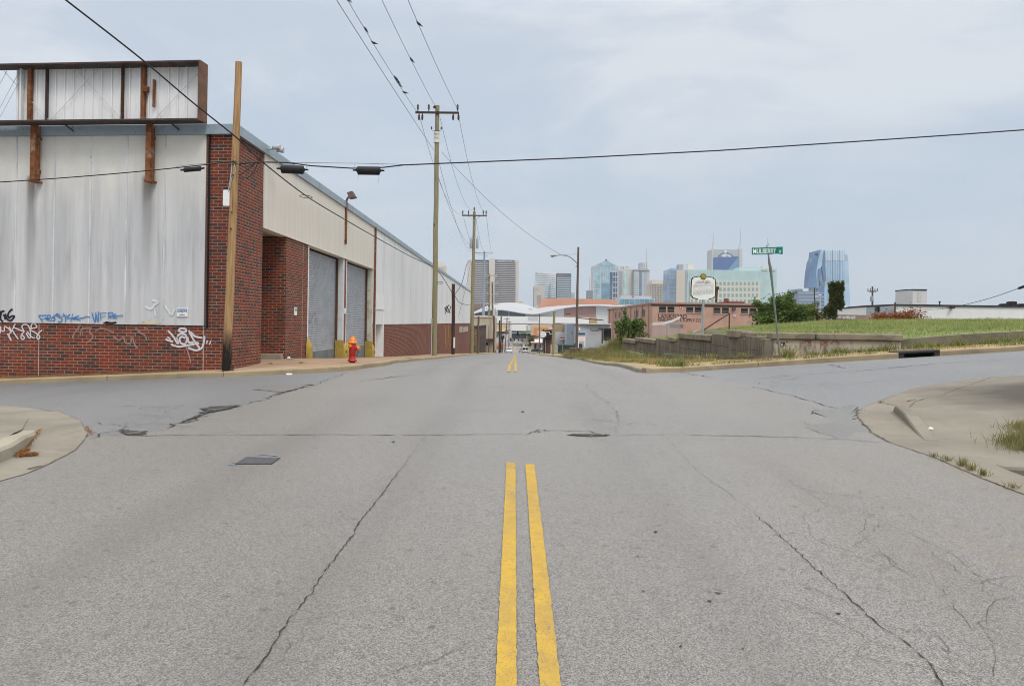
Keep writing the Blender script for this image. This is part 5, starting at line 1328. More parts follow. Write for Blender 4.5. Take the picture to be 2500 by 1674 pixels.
# coarse weeds along the verge, wall foot and bank
def scatter(n_, f): return np.array([f() for _ in range(n_)])
P_ = []; H_ = []
def clump(x, y, z, r, n_, h):
    for _ in range(n_):
        a, q = rng.uniform(0, 6.3), r*abs(rng.normal(0, .55)); P_.append((x+q*math.cos(a), y+q*math.sin(a), z(x+q*math.cos(a), y+q*math.sin(a)) if callable(z) else z)); H_.append(h*rng.uniform(.5, 1.2))
vz = lambda x, y: G(x, y)+.12
def along(path, n_, r, k, h, z=vz):
    for _ in range(n_):
        i = rng.integers(0, len(path)-1); q = V(path[i]).lerp(V(path[i+1]), rng.random()); clump(q.x, q.y, z, r*rng.uniform(.5, 1.5), int(k*rng.uniform(.5, 1.5)), h*rng.uniform(.5, 1.4))
along([(7.6, 24.6), (7.5, 30), (7.5, 36)], 40, .22, 40, .20); along([(7.6, 36), (7.2, 48), (7.6, 56)], 30, .3, 45, .30)
along([(9.2, 24.6), (12.2, 24.7)], 22, .22, 34, .19); along([(12.4, 24.5), (20, 24.4)], 60, .3, 40, .22); along([(8.3, 24.0), (8.6, 24.4)], 8, .3, 30, .3)
along([(6.4, 24.5), (6.6, 36)], 12, .25, 20, .2); along([(4.6, 25), (4.5, 36), (4.6, 60)], 40, .25, 20, .14)
along([(4.9, 22.7), (4.6, 24.5)], 16, .3, 32, .25); along([(14, 22.9), (24, 23.2)], 60, .4, 18, .14); along([(5, 22.9), (13, 23.1)], 36, .3, 16, .12)
along([(6.4, 40), (6.6, 52)], 30, .5, 40, .5)
tag(blades('weeds', P_, H_, .022, M_WEED, lean=.8), kind='stuff')
P_ = []; H_ = []
def bankz(x, y): return max(G(x, y)+.1, LZ(x, y) if x > 6.6 else -99)
along([(6.2, 54), (6.6, 60), (5.6, 68), (5.4, 78)], 120, .8, 40, .55, bankz); along([(7.2, 56), (8, 62), (8.5, 66)], 90, .9, 45, .75, bankz)
along([(4.9, 58), (4.9, 75)], 60, .4, 30, .35, bankz); along([(5.6, 57.5), (6.6, 57.2), (7.9, 56.8)], 40, .3, 40, .5, bankz); along([(9, 60), (12, 66)], 60, 1, 30, .5, bankz); along([(5, 44), (5.2, 56)], 30, .4, 26, .25)
tag(blades('bank_weeds', P_, H_, .026, M_BANK, lean=.9), kind='stuff')
# short dry grass
N = 42000
P_ = []
while len(P_) < N:
    y = rng.uniform(22.8, 60); x = rng.uniform(4.4, 7.6) if y > 25 else rng.uniform(4.6, 22)
    if y < 25 and (y < 22.75): continue
    if math.sin(2.1*x+1.3*y)+math.sin(1.7*y-x)*.8+rng.normal(0, .7) < .1: continue
    P_.append((x, y, G(x, y)+.125))
tag(blades('dry_grass', P_, .055, .02, M_STRAW, lean=1.2), kind='stuff')
P_ = []
for _ in range(9000):
    t = rng.uniform(.9, 12); o = rng.uniform(.02, .75)*(1 if t > 3.5 else ss(.6, 3.5, t)); p = FP(t, 0, o); P_.append((p.x, p.y, G(p.x, p.y)+.14))
tag(blades('needle_litter', P_, .022, .014, foliage('needles', (.32, .17, .06), (.22, .11, .04), (.42, .30, .15)), lean=2.4), kind='stuff')
P_ = []; H_ = []
for u, v in ((330, 906), (362, 906), (612, 900), (662, 899), (735, 897)):
    q = GP(u, v); clump(q.x, q.y, vz, .16, 90, .07)
clump(-4.9, 36, vz, .4, 80, .1)
for u, v, n_ in ((2480, 1085, 300), (2490, 1090, 200), (2520, 1070, 500), (2560, 1050, 500), (2500, 1050, 300), (2490, 1100, 200)):
    q = GP(u, v); clump(q.x, q.y, lambda x, y: G(x, y)+.02, .28, int(n_*1.7), .11)
for u, v, n_, h in ((2280, 1118, 40, .05), (2310, 1127, 50, .06), (2350, 1140, 80, .09), (2372, 1150, 80, .07), (2400, 1163, 70, .07), (2475, 1195, 40, .05), (2150, 985, 30, .04), (2095, 1005, 40, .03)):
    q = GP(u, v); clump(q.x, q.y, lambda x, y: G(x, y)+.018, .07, n_, h)
tag(blades('corner_weeds', P_, H_, .007, M_BANK, lean=.9), kind='stuff')
P_ = [];
for (u0, v0), (u1, v1), n_ in (((64, 1098), (96, 1052), 160), ((38, 1116), (88, 1112), 420), ((40, 1113), (66, 1100), 260), ((208, 1044), (220, 1062), 60)):
    for _ in range(n_):
        t = rng.random(); q = GP(u0+(u1-u0)*t+rng.normal(2, 3), v0+(v1-v0)*t+rng.normal(1, 1.5)); P_.append((q.x, q.y, G(q.x, q.y)+.02))
tag(blades('needle_litter', P_, .02, .010, foliage('fallen needles', (.30, .12, .04), (.20, .08, .03), (.42, .27, .12)), lean=3.0), kind='stuff')

def shrub(name, lab, c, r, n_, size, mat, stems=9, h0=0.0, group=None, cat='shrub', spiky=.35):
    c = V(c); s_ = thing(name, lab, cat, c, group)
    tips = []; mb = MB()
    for _ in range(stems):
        A = rng.uniform(0, 6.3); k = rng.uniform(.2, 1); t = c+V((math.cos(A)*r[0]*k, math.sin(A)*r[1]*k, r[2]*rng.uniform(.75, 1.05+spiky)*(1-.35*k)))
        m_ = c.lerp(t, .5)+V((rng.normal(0, .1*r[0]), rng.normal(0, .1*r[1]), .08*r[2])); mb.tube(smooth_path([c, m_, t], 4), [.05, .045, .04, .035, .03, .025, .02, .015, .008][:9], 5); tips.append((m_, t))
    mb.build('stems', M_STEM, s_)
    C = []
    for i in range(n_):
        if i % 2 == 0:
            m_, t = tips[rng.integers(0, len(tips))]; q = m_.lerp(t, rng.uniform(.1, 1.18)); C.append((q.x+rng.normal(0, .07*r[0]), q.y+rng.normal(0, .08*r[1]), q.z+rng.normal(0, .06*r[2])))
        else:
            a, b = rng.uniform(0, 2*math.pi), rng.uniform(0, 1); rad = (.45+.55*rng.random())*(1+.22*math.sin(3*a+2)+.18*math.sin(5*a)+.15*math.sin(11*b+a))
            hh = b**.8
            C.append((c.x+math.cos(a)*r[0]*rad*math.sqrt(max(0, 1-hh*hh*.8)), c.y+math.sin(a)*r[1]*rad*math.sqrt(max(0, 1-hh*hh*.8)), c.z+h0+r[2]*hh*(.72+.3*rad*.8)))
    leaves('foliage', C, size, mat, s_)
    return s_
b0 = W(1537, 829, 58); shrub('shrub', 'dense green shrub on the bank before the brown brick building', (b0.x, 58, b0.z-.1), (1.25, 1.1, 1.75), 5200, .085, M_LEAF, 14, cat='shrub', spiky=.30)
b1 = W(1908, 790, 47); shrub('shrub', 'wide tall green shrub behind the grass by street sign', (b1.x, 47, b1.z-.25), (2.05, 1.5, 1.55), 9000, .085, M_LEAF, 22, spiky=.4)
b2 = W(1985, 788, 52); shrub('shrub', 'olive brown shrub beside the wide green shrub', (b2.x, 52, b2.z-.3), (.6, .7, 1.15), 2200, .08, M_LEAFO, 8)
b3 = W(2022, 770, 66); shrub('shrub', 'small leafy shrub at the foot of the vine column', (b3.x, 66, b3.z-.3), (.65, .6, 1.1), 1500, .10, M_LEAFD, 8)
vt = thing('vine_tree', 'dead trunk wrapped in a dark square column of vines', 'tree', W(2041, 772, 66))
mb = MB(); mb.tube([W(2040, 776, 66), W(2041, 745, 66), W(2044, 700, 66)], [.16, .15, .1], 8); mb.build('trunk', M_OLDP, vt)
C = []
while len(C) < 6500:
    s_ = rng.random(); u = 2042+rng.normal(0, 1)*0+(rng.random()*2-1)*(17+1.5*math.sin(9*s_)+1.2*math.sin(23*s_+1)); v = 690+64*s_+3*math.sin(u*.5)
    y = 66+(rng.random()*2-1)*.62; q = W(u+rng.normal(0, 1.2), v+rng.normal(0, 1.5), y); C.append((q.x, q.y, q.z))
leaves('foliage', C, .095, M_LEAFD, vt)
C = []
for u0, lab_n in ((2150, 900), (2215, 500), (2240, 350), (2180, 500), (2200, 500)):
    for _ in range(lab_n): C.append(tuple(W(u0+rng.normal(0, 12), 779-abs(rng.normal(0, 7))*(1.6 if u0 in (2215, 2240) else 1), 54+rng.normal(0, .4))))
rb = thing('shrub', 'dried orange brush along the top edge of the grass', 'shrub', W(2185, 782, 54)); leaves('foliage', C, .07, M_LEAFR, rb)
mb = MB()
for u0 in (2150, 2175, 2200, 2213, 2222, 2240): mb.tube([W(u0, 783, 54), W(u0+rng.normal(0, 6), 768, 54), W(u0+rng.normal(4, 8), 757, 54)], .012, 4)
mb.build('stems', M_STEM, rb)
shrub('shrub', 'unseen big shrub added out of view to shade the concrete corner', (10.9, 12.6, G(10.9, 12.6)), (1.6, 1.6, 2.4), 4200, .10, M_LEAF, 14)  # added out of view to darken the near-right concrete
# wire fence along the back of the lot
fe = thing('wire_fence', 'nearly transparent chain link fence along the back of the grass lot', 'fence', W(1830, 800, 48))
mb = MB(); P = [W(1823, 786, 49), W(1880, 777, 49), W(1990, 773, 49)]; mb.tube(P, .012, 5); mb.build('top_wire', M_WIRET, fe)
for u_ in (1831, 1889, 1951, 1990):
    mb = MB(); mb.tube([W(u_, 796, 49), W(u_, 774+max(0, (1889-u_)*.1), 49)], .02, 6); mb.build('post', M_GALV, fe)
mb = MB()
for k in range(70):
    u_ = 1823+k*2.4; vt_ = 786-9*min(1, (u_-1823)/57)-4*max(0, (u_-1880)/110)
    mb.tube([W(u_, vt_, 49), W(u_+5, vt_+14, 49)], .0018, 3); mb.tube([W(u_+5, vt_, 49), W(u_, vt_+14, 49)], .0018, 3)
m_ = mb.build('mesh', M_WIRET, fe)
# ================================================================ buildings and things down the street
def bx(mb, u0, v0, u1, v1, Y, depth, mi=0, out=0.0):
    x0, x1, z0, z1 = rect(u0, v0, u1, v1, Y)
    return mb.box(x0, x1, Y-out, Y+depth, z0, z1, mi)
def part(p, name, mat, *r, bevel=0):
    mb = MB()
    for a in r: bx(mb, *a)
    return mb.build(name, mat, p, bevel=bevel)
def bld(name, lab, cat, u0, v0, u1, v1, Y, depth, mat, group=None, base=None, wall='wall'):
    x0, x1, z0, z1 = rect(u0, v0, u1, v1, Y)
    if base is not None: z0 = base
    t = thing(name, lab, cat, ((x0+x1)/2, Y, z0), group)
    mb = MB(); mb.box(x0, x1, Y, Y+depth, z0, z1); mb.build(wall, mat, t)
    return t
def repeat(o, offs):
    for d in offs:
        c = o.copy(); COL.objects.link(c); c.parent = o.parent; c.location = V(o.location)+V(d)
def grid_windows(t, mat, u0, v0, w_, h_, du, dv, nu, nv, Y, name='window', skip=None, frame=None):
    k = Y/F
    mb = MB(); bx(mb, u0, v0, u0+w_, v0+h_, Y, .05, 0, .12)
    o = mb.build(name, mat, t)
    if frame:
        x0, x1, z0, z1 = rect(u0, v0, u0+w_, v0+h_, Y); m2 = MB(); m2.box(x0, x1, Y-.16, Y-.10, (z0+z1)/2-.1, (z0+z1)/2+.1); m2.build('sash', frame, o)
    for i in range(nu):
        for j in range(nv):
            if i == j == 0 or (skip and skip(i, j)): continue
            c = copy_tree(o, None, t) if frame else None
            if c is None: c = o.copy(); COL.objects.link(c); c.parent = t
            c.location = V(((du*i*ct+dv*j*st)*k, 0, (du*i*st-dv*j*ct)*k))
GL = glass('dark window glass', (.012, .014, .017), .35, .3)
M_PINK = concrete('painted brown block', (.47, .295, .23), (.36, .22, .17), .35, .1, .5)
M_PINKD = plain('dark brown trim', (.12, .07, .055), .8)
# brown brick supply building
YL = 170.0
sb = thing('supply_building', 'long brown building lettered LANKFORD with paired dark windows', 'building', W(1700, 815, YL))
c0 = W(1593, 738.6, YL); zt = c0.z; xl = c0.x; x1 = W(1990, 744, YL).x
mb = MB(); mb.box(xl, x1, YL, YL+82, -8, zt-.25); mb.build('wall', M_PINK, sb)
mb = MB(); mb.box(xl-.35, x1+.3, YL-.35, YL+82.2, zt-.26, zt+.1); mb.build('roof', plain('brown roof edge', (.36, .24, .195), .8), sb)
mb = MB(); mb.box(xl-.3, x1, YL-.06, YL, zt-.75, zt-.26); mb.build('eave_board', M_PINKD, sb)
for u0 in (1609, 1675.5, 1742, 1809):
    dv = (u0-1609)*.0185
    for du in (0, 20.5):
        mb = MB(); bx(mb, u0+du, 748.6+dv, u0+du+16.6, 762+dv, YL, .05, 0, .02); w_ = mb.build('window', GL, sb)
        mb = MB(); bx(mb, u0+du, 756.3+dv, u0+du+16.6, 757.6+dv, YL, .02, 0, .08); bx(mb, u0+du, 759.6+dv, u0+du+16.6, 760.3+dv, YL, .02, 0, .08); mb.build('window_bar', plain('rusty window bar', (.20, .16, .14), .7), w_)
    part(sb, 'window_sill', plain('pale sill', (.46, .33, .28), .8), (u0-1, 762+dv, u0+39, 764+dv, YL, .02, 0, .15)); part(sb, 'window_mullion', M_PINK, (u0+16.7, 748.6+dv, u0+20.4, 762+dv, YL, .02, 0, .1))
for i in range(9):
    y_ = YL+4+i*9
    mb = MB(); mb.box(xl-.28, xl, y_, y_+.5, -8, zt-.26); mb.build('pier', M_PINK, sb)
for u0, u1 in ((1501, 1507.5), (1510.5, 1517), (1549, 1558.5), (1565, 1575)):
    y0, y1 = xl/ab(u1, 762)[0], xl/ab(u0, 762)[0]; mb = MB(); mb.box(xl-.05, xl, y0, y1, zt-3.0, zt-1.3); mb.build('window', plain('reddish window', (.07, .04, .04), .5), sb)
def wtext(p, t, u0, u1, vb, h, Y, mat, out=.05, name='lettering'):
    a = W(u0, vb+0, Y-out); b = W(u1, vb+(u1-u0)*.0148, Y-out); mb = MB()
    mb.text(t, a, (b-a).normalized(), (0, 0, 1), h*Y/F, (b-a).length, 'l'); return mb.build(name, mat, p, flip=False)
M_SGN = plain('dark brown letters', (.085, .05, .042), .8, var=.3, sc=.8)
wtext(sb, 'LANKFORD', 1607, 1677, 776.5, 10.5, YL, M_SGN); wtext(sb, 'HARDWARE & SUPPLY CO', 1607, 1712, 784, 7.5, YL, M_SGN)
part(sb, 'sign_plate', plain('red sign', (.45, .04, .05), .6), (1656, 747, 1665, 755, YL, .05, 0, .1)); part(sb, 'sign_plate', M_WHITE, (1654.8, 745.8, 1666, 756, YL, .02, 0, .06)); part(sb, 'sign_symbol', M_WHITE, (1659.5, 748.5, 1661.5, 751, YL, .02, 0, .14), (1656.5, 752, 1664.5, 753.3, YL, .02, 0, .13))
part(sb, 'wall_lamp', M_PINKD, (1787, 750, 1795, 757, YL, .02, 0, .6)); part(sb, 'utility_box', plain('pale box', (.55, .5, .47), .7), (1790, 768, 1796.5, 773.5, YL, .02, 0, .15))
part(sb, 'wall_patch', plain('grey repaint', (.20, .16, .15), .85, var=.2, sc=.5), (1635, 791, 1668, 800, YL, .02, 0, .03))
mb = MB(); bx(mb, 1775, 736, 1818, 742, YL+20, 10); bx(mb, 1775, 728, 1779, 737, YL+20, 3); tag(mb.build('roof_box', plain('brick red penthouse', (.19, .065, .045), .8)), 'low brick red box on the roof of the brown building', 'roof box')
mb = MB(); a, b = W(1748, 738, YL+12), W(1750.5, 707, YL+12); mb.tube([a, b], [.28, .26], 8); mb.lathe([(.26, b.z-.1), (.5, b.z+.2), (.5, b.z+.7), (.2, b.z+.8)], (b.x, b.y, 0), 10); tag(mb.build('vent_pipe', M_RUSTD), 'tall dark vent pipe on the brown building beside marker', 'vent pipe')
# chain fence yard before it
yf = thing('yard_fence', 'grey gate and fence with coiled razor wire before the brown building', 'fence', W(1660, 812, 120))
mb = MB(); P = [W(1592, 796, 120), W(1622, 794, 120), W(1640, 789, 120), W(1660, 780, 120)]
vs = [];
for p in P: vs += [(p.x, p.y, p.z), (p.x, p.y, -5)]
n = NT('chain link mesh'); n.fin((.32, .33, .35), .5, .3); n.b.inputs['Alpha'].default_value = .42
mb.add(vs, [(2*i, 2*i+1, 2*i+3, 2*i+2) for i in range(3)]); mb.build('mesh_panel', n.mat, yf, flip=False)
mb = MB()
for i in range(420):
    s_ = i/420; k = s_*3; p = P[int(k)].lerp(P[min(int(k)+1, 3)], k-int(k)); A = i*.9
    mb.v.append(tuple(p+V((.12*math.cos(A), .3*math.sin(A), .28+.26*math.cos(A)))))
c_ = MB(); c_.tube(mb.v, .016, 3); c_.build('razor_wire', plain('bright razor wire', (.75, .75, .75), .4), yf)
for u_ in (1592, 1622, 1626, 1660):
    k = min(2.99, (u_-1592)/68*3); p = P[int(k)].lerp(P[min(int(k)+1, 3)], k-int(k)); m2 = MB(); m2.tube([(p.x, p.y, -5), (p.x, p.y, p.z+.25)], .05, 6); m2.build('post', M_GALV, yf)

# white warehouse across the lot
YW = 92.0
ww = thing('white_warehouse', 'long low white warehouse beyond the grass with dark roof edge', 'warehouse', W(2340, 790, YW))
cL = W(2115, 741.5, YW+7); cM = W(2185, 742.2, YW); cR = W(2640, 748, YW-1); zt = cM.z
mb = MB(); mb.foot([(cM.x, cM.y), (cR.x, cR.y), (cR.x, 140), (cL.x+6, 140), (cL.x, cL.y)], -2, zt-.18); mb.build('wall', M_WHITEW, ww)
mb = MB(); mb.add([(cL.x, cL.y-.02, -2), (cM.x-.02, cM.y-.02, -2), (cM.x-.02, cM.y-.02, zt-.19), (cL.x, cL.y-.02, zt-.19)], [(0, 1, 2, 3)]); mb.build('shaded_wall', plain('shaded gable white', (.37, .40, .435), .8, var=.08), ww, flip=False)  # turned gable face of the white wall, its shade put into the colour
mb = MB(); mb.foot([(cL.x-.1, cL.y-.12), (cM.x, cM.y-.15), (cR.x, cR.y-.15), (cR.x, 140.1), (cL.x+5.9, 140.1)], zt-.2, zt); mb.build('roof', plain('black roof edge', (.035, .035, .04), .7), ww)
part(ww, 'corner_pipe', M_RUSTD, (2184, 738, 2187, 782, YW-.2, .1))
mb = MB(); a = W(2143, 751, YW+4); mb.box(a.x-.2, a.x+.55, YW+3.6, YW+4.4, a.z-.5, a.z+.1); mb.build('window', GL, ww)
mb = MB(); a = W(2325, 751, YW-.6); mb.box(a.x-.15, a.x+.15, YW-.9, YW-.3, a.z-.12, a.z+.1); mb.build('wall_lamp', M_RUSTD, ww)
part(ww, 'end_stripe', plain('faded red', (.42, .18, .15), .8), (2497, 747, 2502, 782, YW-.62, .02))
ph = thing('roof_house', 'pale rooftop stair housing with dark cap on the white warehouse', 'roof house', W(2238, 741, 100))
mb = MB(); bx(mb, 2228, 707.5, 2263, 744, 100, 4); a = W(2213, 742, 101); b_ = W(2228, 742, 100); zz_ = W(2228, 707.5, 100).z; mb.foot([(a.x, 101.6), (b_.x, 100), (b_.x, 104), (a.x, 104)], a.z-1, zz_); mb.build('wall', plain('pale housing', (.62, .62, .60), .8, var=.05), ph)
mb = MB(); bx(mb, 2228, 705.8, 2263.5, 708, 99.9, 4.2); mb.foot([(a.x-.05, 101.5), (b_.x, 99.9), (b_.x, 104), (a.x-.05, 104)], zz_, zz_+.1); mb.build('roof', M_DARK, ph)
part(ph, 'door', plain('cream panel', (.58, .58, .55), .8), (2240, 713, 2249, 736, 100, .05, 0, .03))
for (u0, v0, u1, v1), lab in (((2452, 741, 2465, 747), 'low black rooftop unit on the white warehouse'), ((2471, 735.5, 2483, 748), 'taller black rooftop unit on the white warehouse'), ((2496, 741, 2506, 749), 'black rooftop unit at the very edge of picture')):
    s_ = thing('rooftop_unit', lab, 'rooftop unit', W(u0, v1, 96), 'black units on the white roof')
    part(s_, 'casing', M_BLACK, (u0, v0+1.5, u1, v1, 96, 1.2)); part(s_, 'fan_grille', M_RUSTD, (u0+.8, v0, u1-.8, v0+1.6, 96.1, 1.0))
mb = MB(); a = W(2294, 744, 97); mb.tube([a, a+V((0, 0, .3))], .07, 8); mb.lathe([(.13, .3), (.13, .42), (.03, .46)], a, 8); tag(mb.build('roof_vent', M_BLACK), 'small black vent cap on the white warehouse roof', 'roof vent')
up = pole('utility_pole', 'utility pole with two crossarms and transformer behind grey gable', W(2130, 765, 108), W(2130, 699, 108), .14, .11, M_OLDP)
for v_, h_ in ((710.5, 13), (713, 9)):
    mb = MB(); a, b = W(2130-h_, v_, 107.8), W(2130+h_, v_, 107.8); mb.tube([a, b], .05, 6); mb.build('crossarm', M_OLDP, up)
for u_ in (2119, 2125, 2136, 2142): a = W(u_, 710, 107.8); insul(up, a, 1, .9)
mb = MB(); a = W(2128, 735, 107.6); mb.lathe([(.2, 0), (.22, .1), (.22, .6), (.1, .7)], a, 10); mb.build('transformer', plain('transformer grey', (.33, .36, .40), .5), up)
wire('service_cable', 'black cable climbing from white wall out of the picture', smooth_path([W(2300, 754, 91), W(2352, 744.5, 88), W(2420, 727, 83), W(2490, 703, 78), W(2580, 675, 74)], 5), .03, cat='cable')
mb = MB(); mb.tube([W(2488, 703.5, 77.9), W(2502, 698.5, 77.2)], .14, 8); tag(mb.build('cable_clamp', M_BLACK), 'black clamp on the climbing cable at the picture edge', 'clamp')
wire('service_cable', 'thin drooping wire along the white warehouse wall', smooth_path([W(2186, 754, 90.5), W(2230, 757, 90.5), W(2290, 755, 90.5), W(2350, 747, 90.5)], 5), .016, cat='cable')
wire('service_cable', 'thin wire from fence up to the grey gable corner', [W(2120, 775, 88), W(2150, 766, 90), W(2184, 754, 90.5)], .016, cat='cable')
lw = thing('block_wall', 'low pinkish block wall with pale scribbles behind the grass', 'wall', W(2080, 785, 70))
part(lw, 'wall', plain('dusty pink block', (.30, .22, .19), .9, sc=.6), (1988, 768.5, 2190, 790, 70, .3))
mb = MB()
for k in range(46):
    u_ = 2012+k*1.7+rng.normal(0, .5); p = [W(u_+rng.normal(0, 2), 771+rng.uniform(0, 8), 69.95-.0004*k) for _ in range(4)]; mb.ribbon(smooth_path(p, 3), .045, (0, -1, 0), 0, .8)
mb.build('graffiti', M_GRAFW, lw, flip=False)
for (u0, u1, up_, vt_, vb_), lab in (((2052, 2086, 2066, 747, 757), 'white peaked tent roof beside the vine column'), ((2084, 2118, 2092, 750.5, 757.5), 'white tent roof next to the grey gable')):
    t_ = thing('tent', lab, 'tent', W(u0, 770, 300), 'white tents beyond the lot'); mb = MB()
    a, b, c_ = W(u0, vb_, 300), W(u1, vb_, 300), W(up_, vt_, 306); mb.add([a, b, c_, a+V((0, 14, 0)), b+V((0, 14, 0))], [(0, 1, 2), (3, 2, 4), (0, 2, 3), (1, 4, 2)]); mb.build('roof', M_WHITEW, t_, flip=False)
    part(t_, 'wall', plain('cream tent wall', (.62, .58, .50), .8), (u0, vb_, u1, 772, 300.2, 13))
for (u_, vb_, vt_, Y, r), lab in (((1988, 772, 703, 90, .05), 'thin black pole before the slanted glass tower'),):
    mb = MB(); mb.tube([W(u_, vb_, Y), W(u_+.5, vt_, Y)], r, 6); tag(mb.build('flag_pole', M_BLACK), lab, 'pole')
dl = thing('lamp_post', 'slim grey lamp post with two lamp heads by vine column', 'lamp post', W(2002, 772, 100))
mb = MB(); mb.tube([W(2002, 775, 100), W(2002.5, 722, 100)], .055, 6); mb.tube([W(1993, 724.5, 100), W(2002, 726, 100), W(2012, 725, 100)], .03, 5); mb.build('post', M_GREY, dl)
for u_, v_ in ((1993, 723), (2003, 719.5)): part(dl, 'lamp_head', M_WHITE, (u_-3, v_-1, u_+3, v_+1, 99.9, .3))
mb = MB(); bx(mb, 1930, 730, 1944, 755, 75, 1.5); tag(mb.build('old_chimney', plain('ochre stump', (.10, .085, .03), .9)), 'dark ochre square stump rising behind the wide shrub', 'chimney')
mb = MB(); bx(mb, 1972, 747, 1989, 775, 72, 3); tag(mb.build('brick_shed', plain('tan shed', (.25, .16, .09), .9)), 'small tan shed end behind the olive brown shrub', 'shed')

# ---- street lamp on an old pole at the right
lp = pole('street_lamp', 'old wooden pole with curved street lamp arm on the grassy bank', W(1407, 864, 68), W(1412, 603, 68), .13, .085, M_OLDP, cat='street lamp')
mb = MB(); mb.tube(smooth_path([W(1409, 643, 67.9), W(1400, 634, 67.9), W(1388, 626, 67.9), W(1372, 623, 67.9), W(1360, 623.5, 67.9)], 4), .035, 6); mb.tube([W(1410, 620, 67.9), W(1372, 622.5, 67.9)], .012, 5); mb.build('lamp_arm', M_WIRET, lp)
mb = MB(); a = W(1352, 623.3, 67.9); mb.ball(a, (.32, .14, .11), 12); mb.ball(a+V((-.12, 0, -.1)), (.13, .1, .1), 10); mb.build('lamp_head', plain('dull lamp head', (.42, .40, .37), .5), lp, smooth=True)
mb = MB(); mb.tube([W(1410, 645, 67.8), W(1406, 652, 67.8), W(1405, 650, 67.8)], .02, 5); mb.build('wire_loop', M_BLACK, lp)
gt = thing('pipe_gate', 'rust brown gate rail from the street lamp pole to thin post', 'gate', W(1473, 835, 66))
mb = MB(); mb.tube([W(1411, 776, 66.5), W(1473, 781.5, 66)], .045, 6); mb.build('rail', M_RUSTD, gt)
mb = MB(); mb.tube([W(1472.5, 781, 66), W(1472.5, 838, 66)], .022, 6); mb.build('post', M_GALV, gt)
mb = MB(); a = GP(1402, 862); bx(mb, 1392.5, 849, 1420, 866, 66.5, .7); tag(mb.build('concrete_block', plain('old block', (.12, .085, .06), .9, sc=4), bevel=.04), 'dark squat block at the foot of the street lamp pole', 'block')
M_BL = plain('sale blue', (.05, .13, .24), .5)
fs_ = thing('sale_sign', 'white FOR SALE board with blue top on two posts', 'sign', W(1420, 846, 92))
part(fs_, 'board', M_WHITE, (1411, 810.5, 1429, 832, 92, .05)); part(fs_, 'header', M_BL, (1411.5, 811.5, 1428.5, 818, 91.97, .02)); 
wtext(fs_, 'FOR SALE', 1411.5, 1427.5, 822.3, 3.0, 92, plain('sale red', (.5, .05, .06), .6)); part(fs_, 'small_print', plain('grey print', (.45, .45, .47), .6), (1413, 827, 1427, 828.6, 91.97, .02)); part(fs_, 'header_strip', plain('sky blue', (.25, .5, .75), .6), (1428, 811.5, 1429.5, 817, 91.97, .02))
for u_ in (1412, 1428): part(fs_, 'post', M_WHITE, (u_-1, 832, u_+1, 848, 92, .05))

pole('utility_pole', 'plain green-grey pole on the right kerb near grey cabinet', W(1350, 866.5, 106), W(1353.5, 759, 106), .2, .16, M_GREENP)
cb = thing('utility_cabinet', 'grey utility cabinet beside the plain pole on right kerb', 'cabinet', W(1356, 862, 108))
part(cb, 'casing', plain('cabinet grey', (.38, .37, .33), .7), (1351, 843, 1362, 862, 108, .8), bevel=.03); part(cb, 'door', plain('cabinet door', (.34, .33, .30), .7), (1352, 845, 1361, 855, 107.97, .03))
mb = MB(); bx(mb, 1344.3, 841, 1346.6, 866, 104, .1); tag(mb.build('marker_post', plain('pale marker', (.50, .42, .36), .8)), 'short pale marker post beside the plain pole', 'post')
mb = MB(); bx(mb, 1362, 841.5, 1404, 859, 118, 3.2); bx(mb, 1404, 839, 1422, 856, 119, 2.2); tag(mb.build('dumpster', plain('dark teal steel', (.022, .04, .045), .6, .1), bevel=.06), 'dark teal dumpster behind the weeds by the street lamp', 'dumpster')
mb = MB(); bx(mb, 1359, 843, 1362, 860, 117, .3); tag(mb.build('timber_post', plain('timber', (.22, .17, .09), .9)), 'stout timber post at the end of the dark dumpster', 'post')
mb = MB(); a = W(1373, 857, 112); mb.tube([a, W(1374, 836, 112)], .02, 5); tag(mb.build('sign_post', M_GALV), 'thin empty sign post before the dark dumpster', 'post')

# grey and tan buildings on the right side of the street
M_GREYW = plain('pale grey stucco', (.40, .415, .445), .85, var=.06, sc=.3)
gb = thing('grey_building', 'long pale grey building with black scrawls behind the sale sign', 'building', W(1440, 850, 185))
a = W(1403, 791, 185); b = W(1384, 791.5, 205); c_ = W(1492, 794, 186)
mb = MB(); mb.foot([(a.x, 185), (c_.x, 186), (c_.x, 230), (b.x, 230), (b.x, 205)], -9, a.z); mb.build('wall', M_GREYW, gb)
mb = MB(); mb.add([(b.x-.03, 205, -9), (a.x-.03, 185-.03, -9), (a.x-.03, 184.97, a.z-.02), (b.x-.03, 205, a.z-.02)], [(0, 1, 2, 3)]); mb.build('blue_wall', plain('blue grey metal', (.24, .30, .37), .7, var=.08), gb, flip=False)
part(gb, 'roof', plain('white coping', (.6, .61, .62), .7), (1402, 789.3, 1492, 791.4, 184.6, 40))
part(gb, 'graffiti', M_BLACK, (1443.5, 806, 1452, 808, 184.9, .02), (1453, 805.3, 1462, 807.6, 184.9, .02), (1441.5, 801, 1443.2, 805.5, 184.9, .02))
part(gb, 'window', GL, (1396, 808, 1402, 817, 190, .3))
part(gb, 'vent_stack', M_WHITE, (1413, 800, 1416.5, 807, 184.8, .3))
cp = thing('carport', 'black carport roof at the end of pale grey wall', 'carport', W(1482, 840, 150))
part(cp, 'roof', M_BLACK, (1469, 801, 1492, 806, 150, 6)); part(cp, 'post', M_BLACK, (1469, 806, 1472, 838, 150, .3)); part(cp, 'screen', M_DARK, (1473, 806, 1492, 832, 155, .2))
tb = bld('brick_shop', 'tan brick shop with white lower front behind plain pole', 'building', 1353, 792, 1386, 850, 215, 14, plain('tan brick', (.34, .25, .17), .85, var=.12, sc=.8), base=-10)
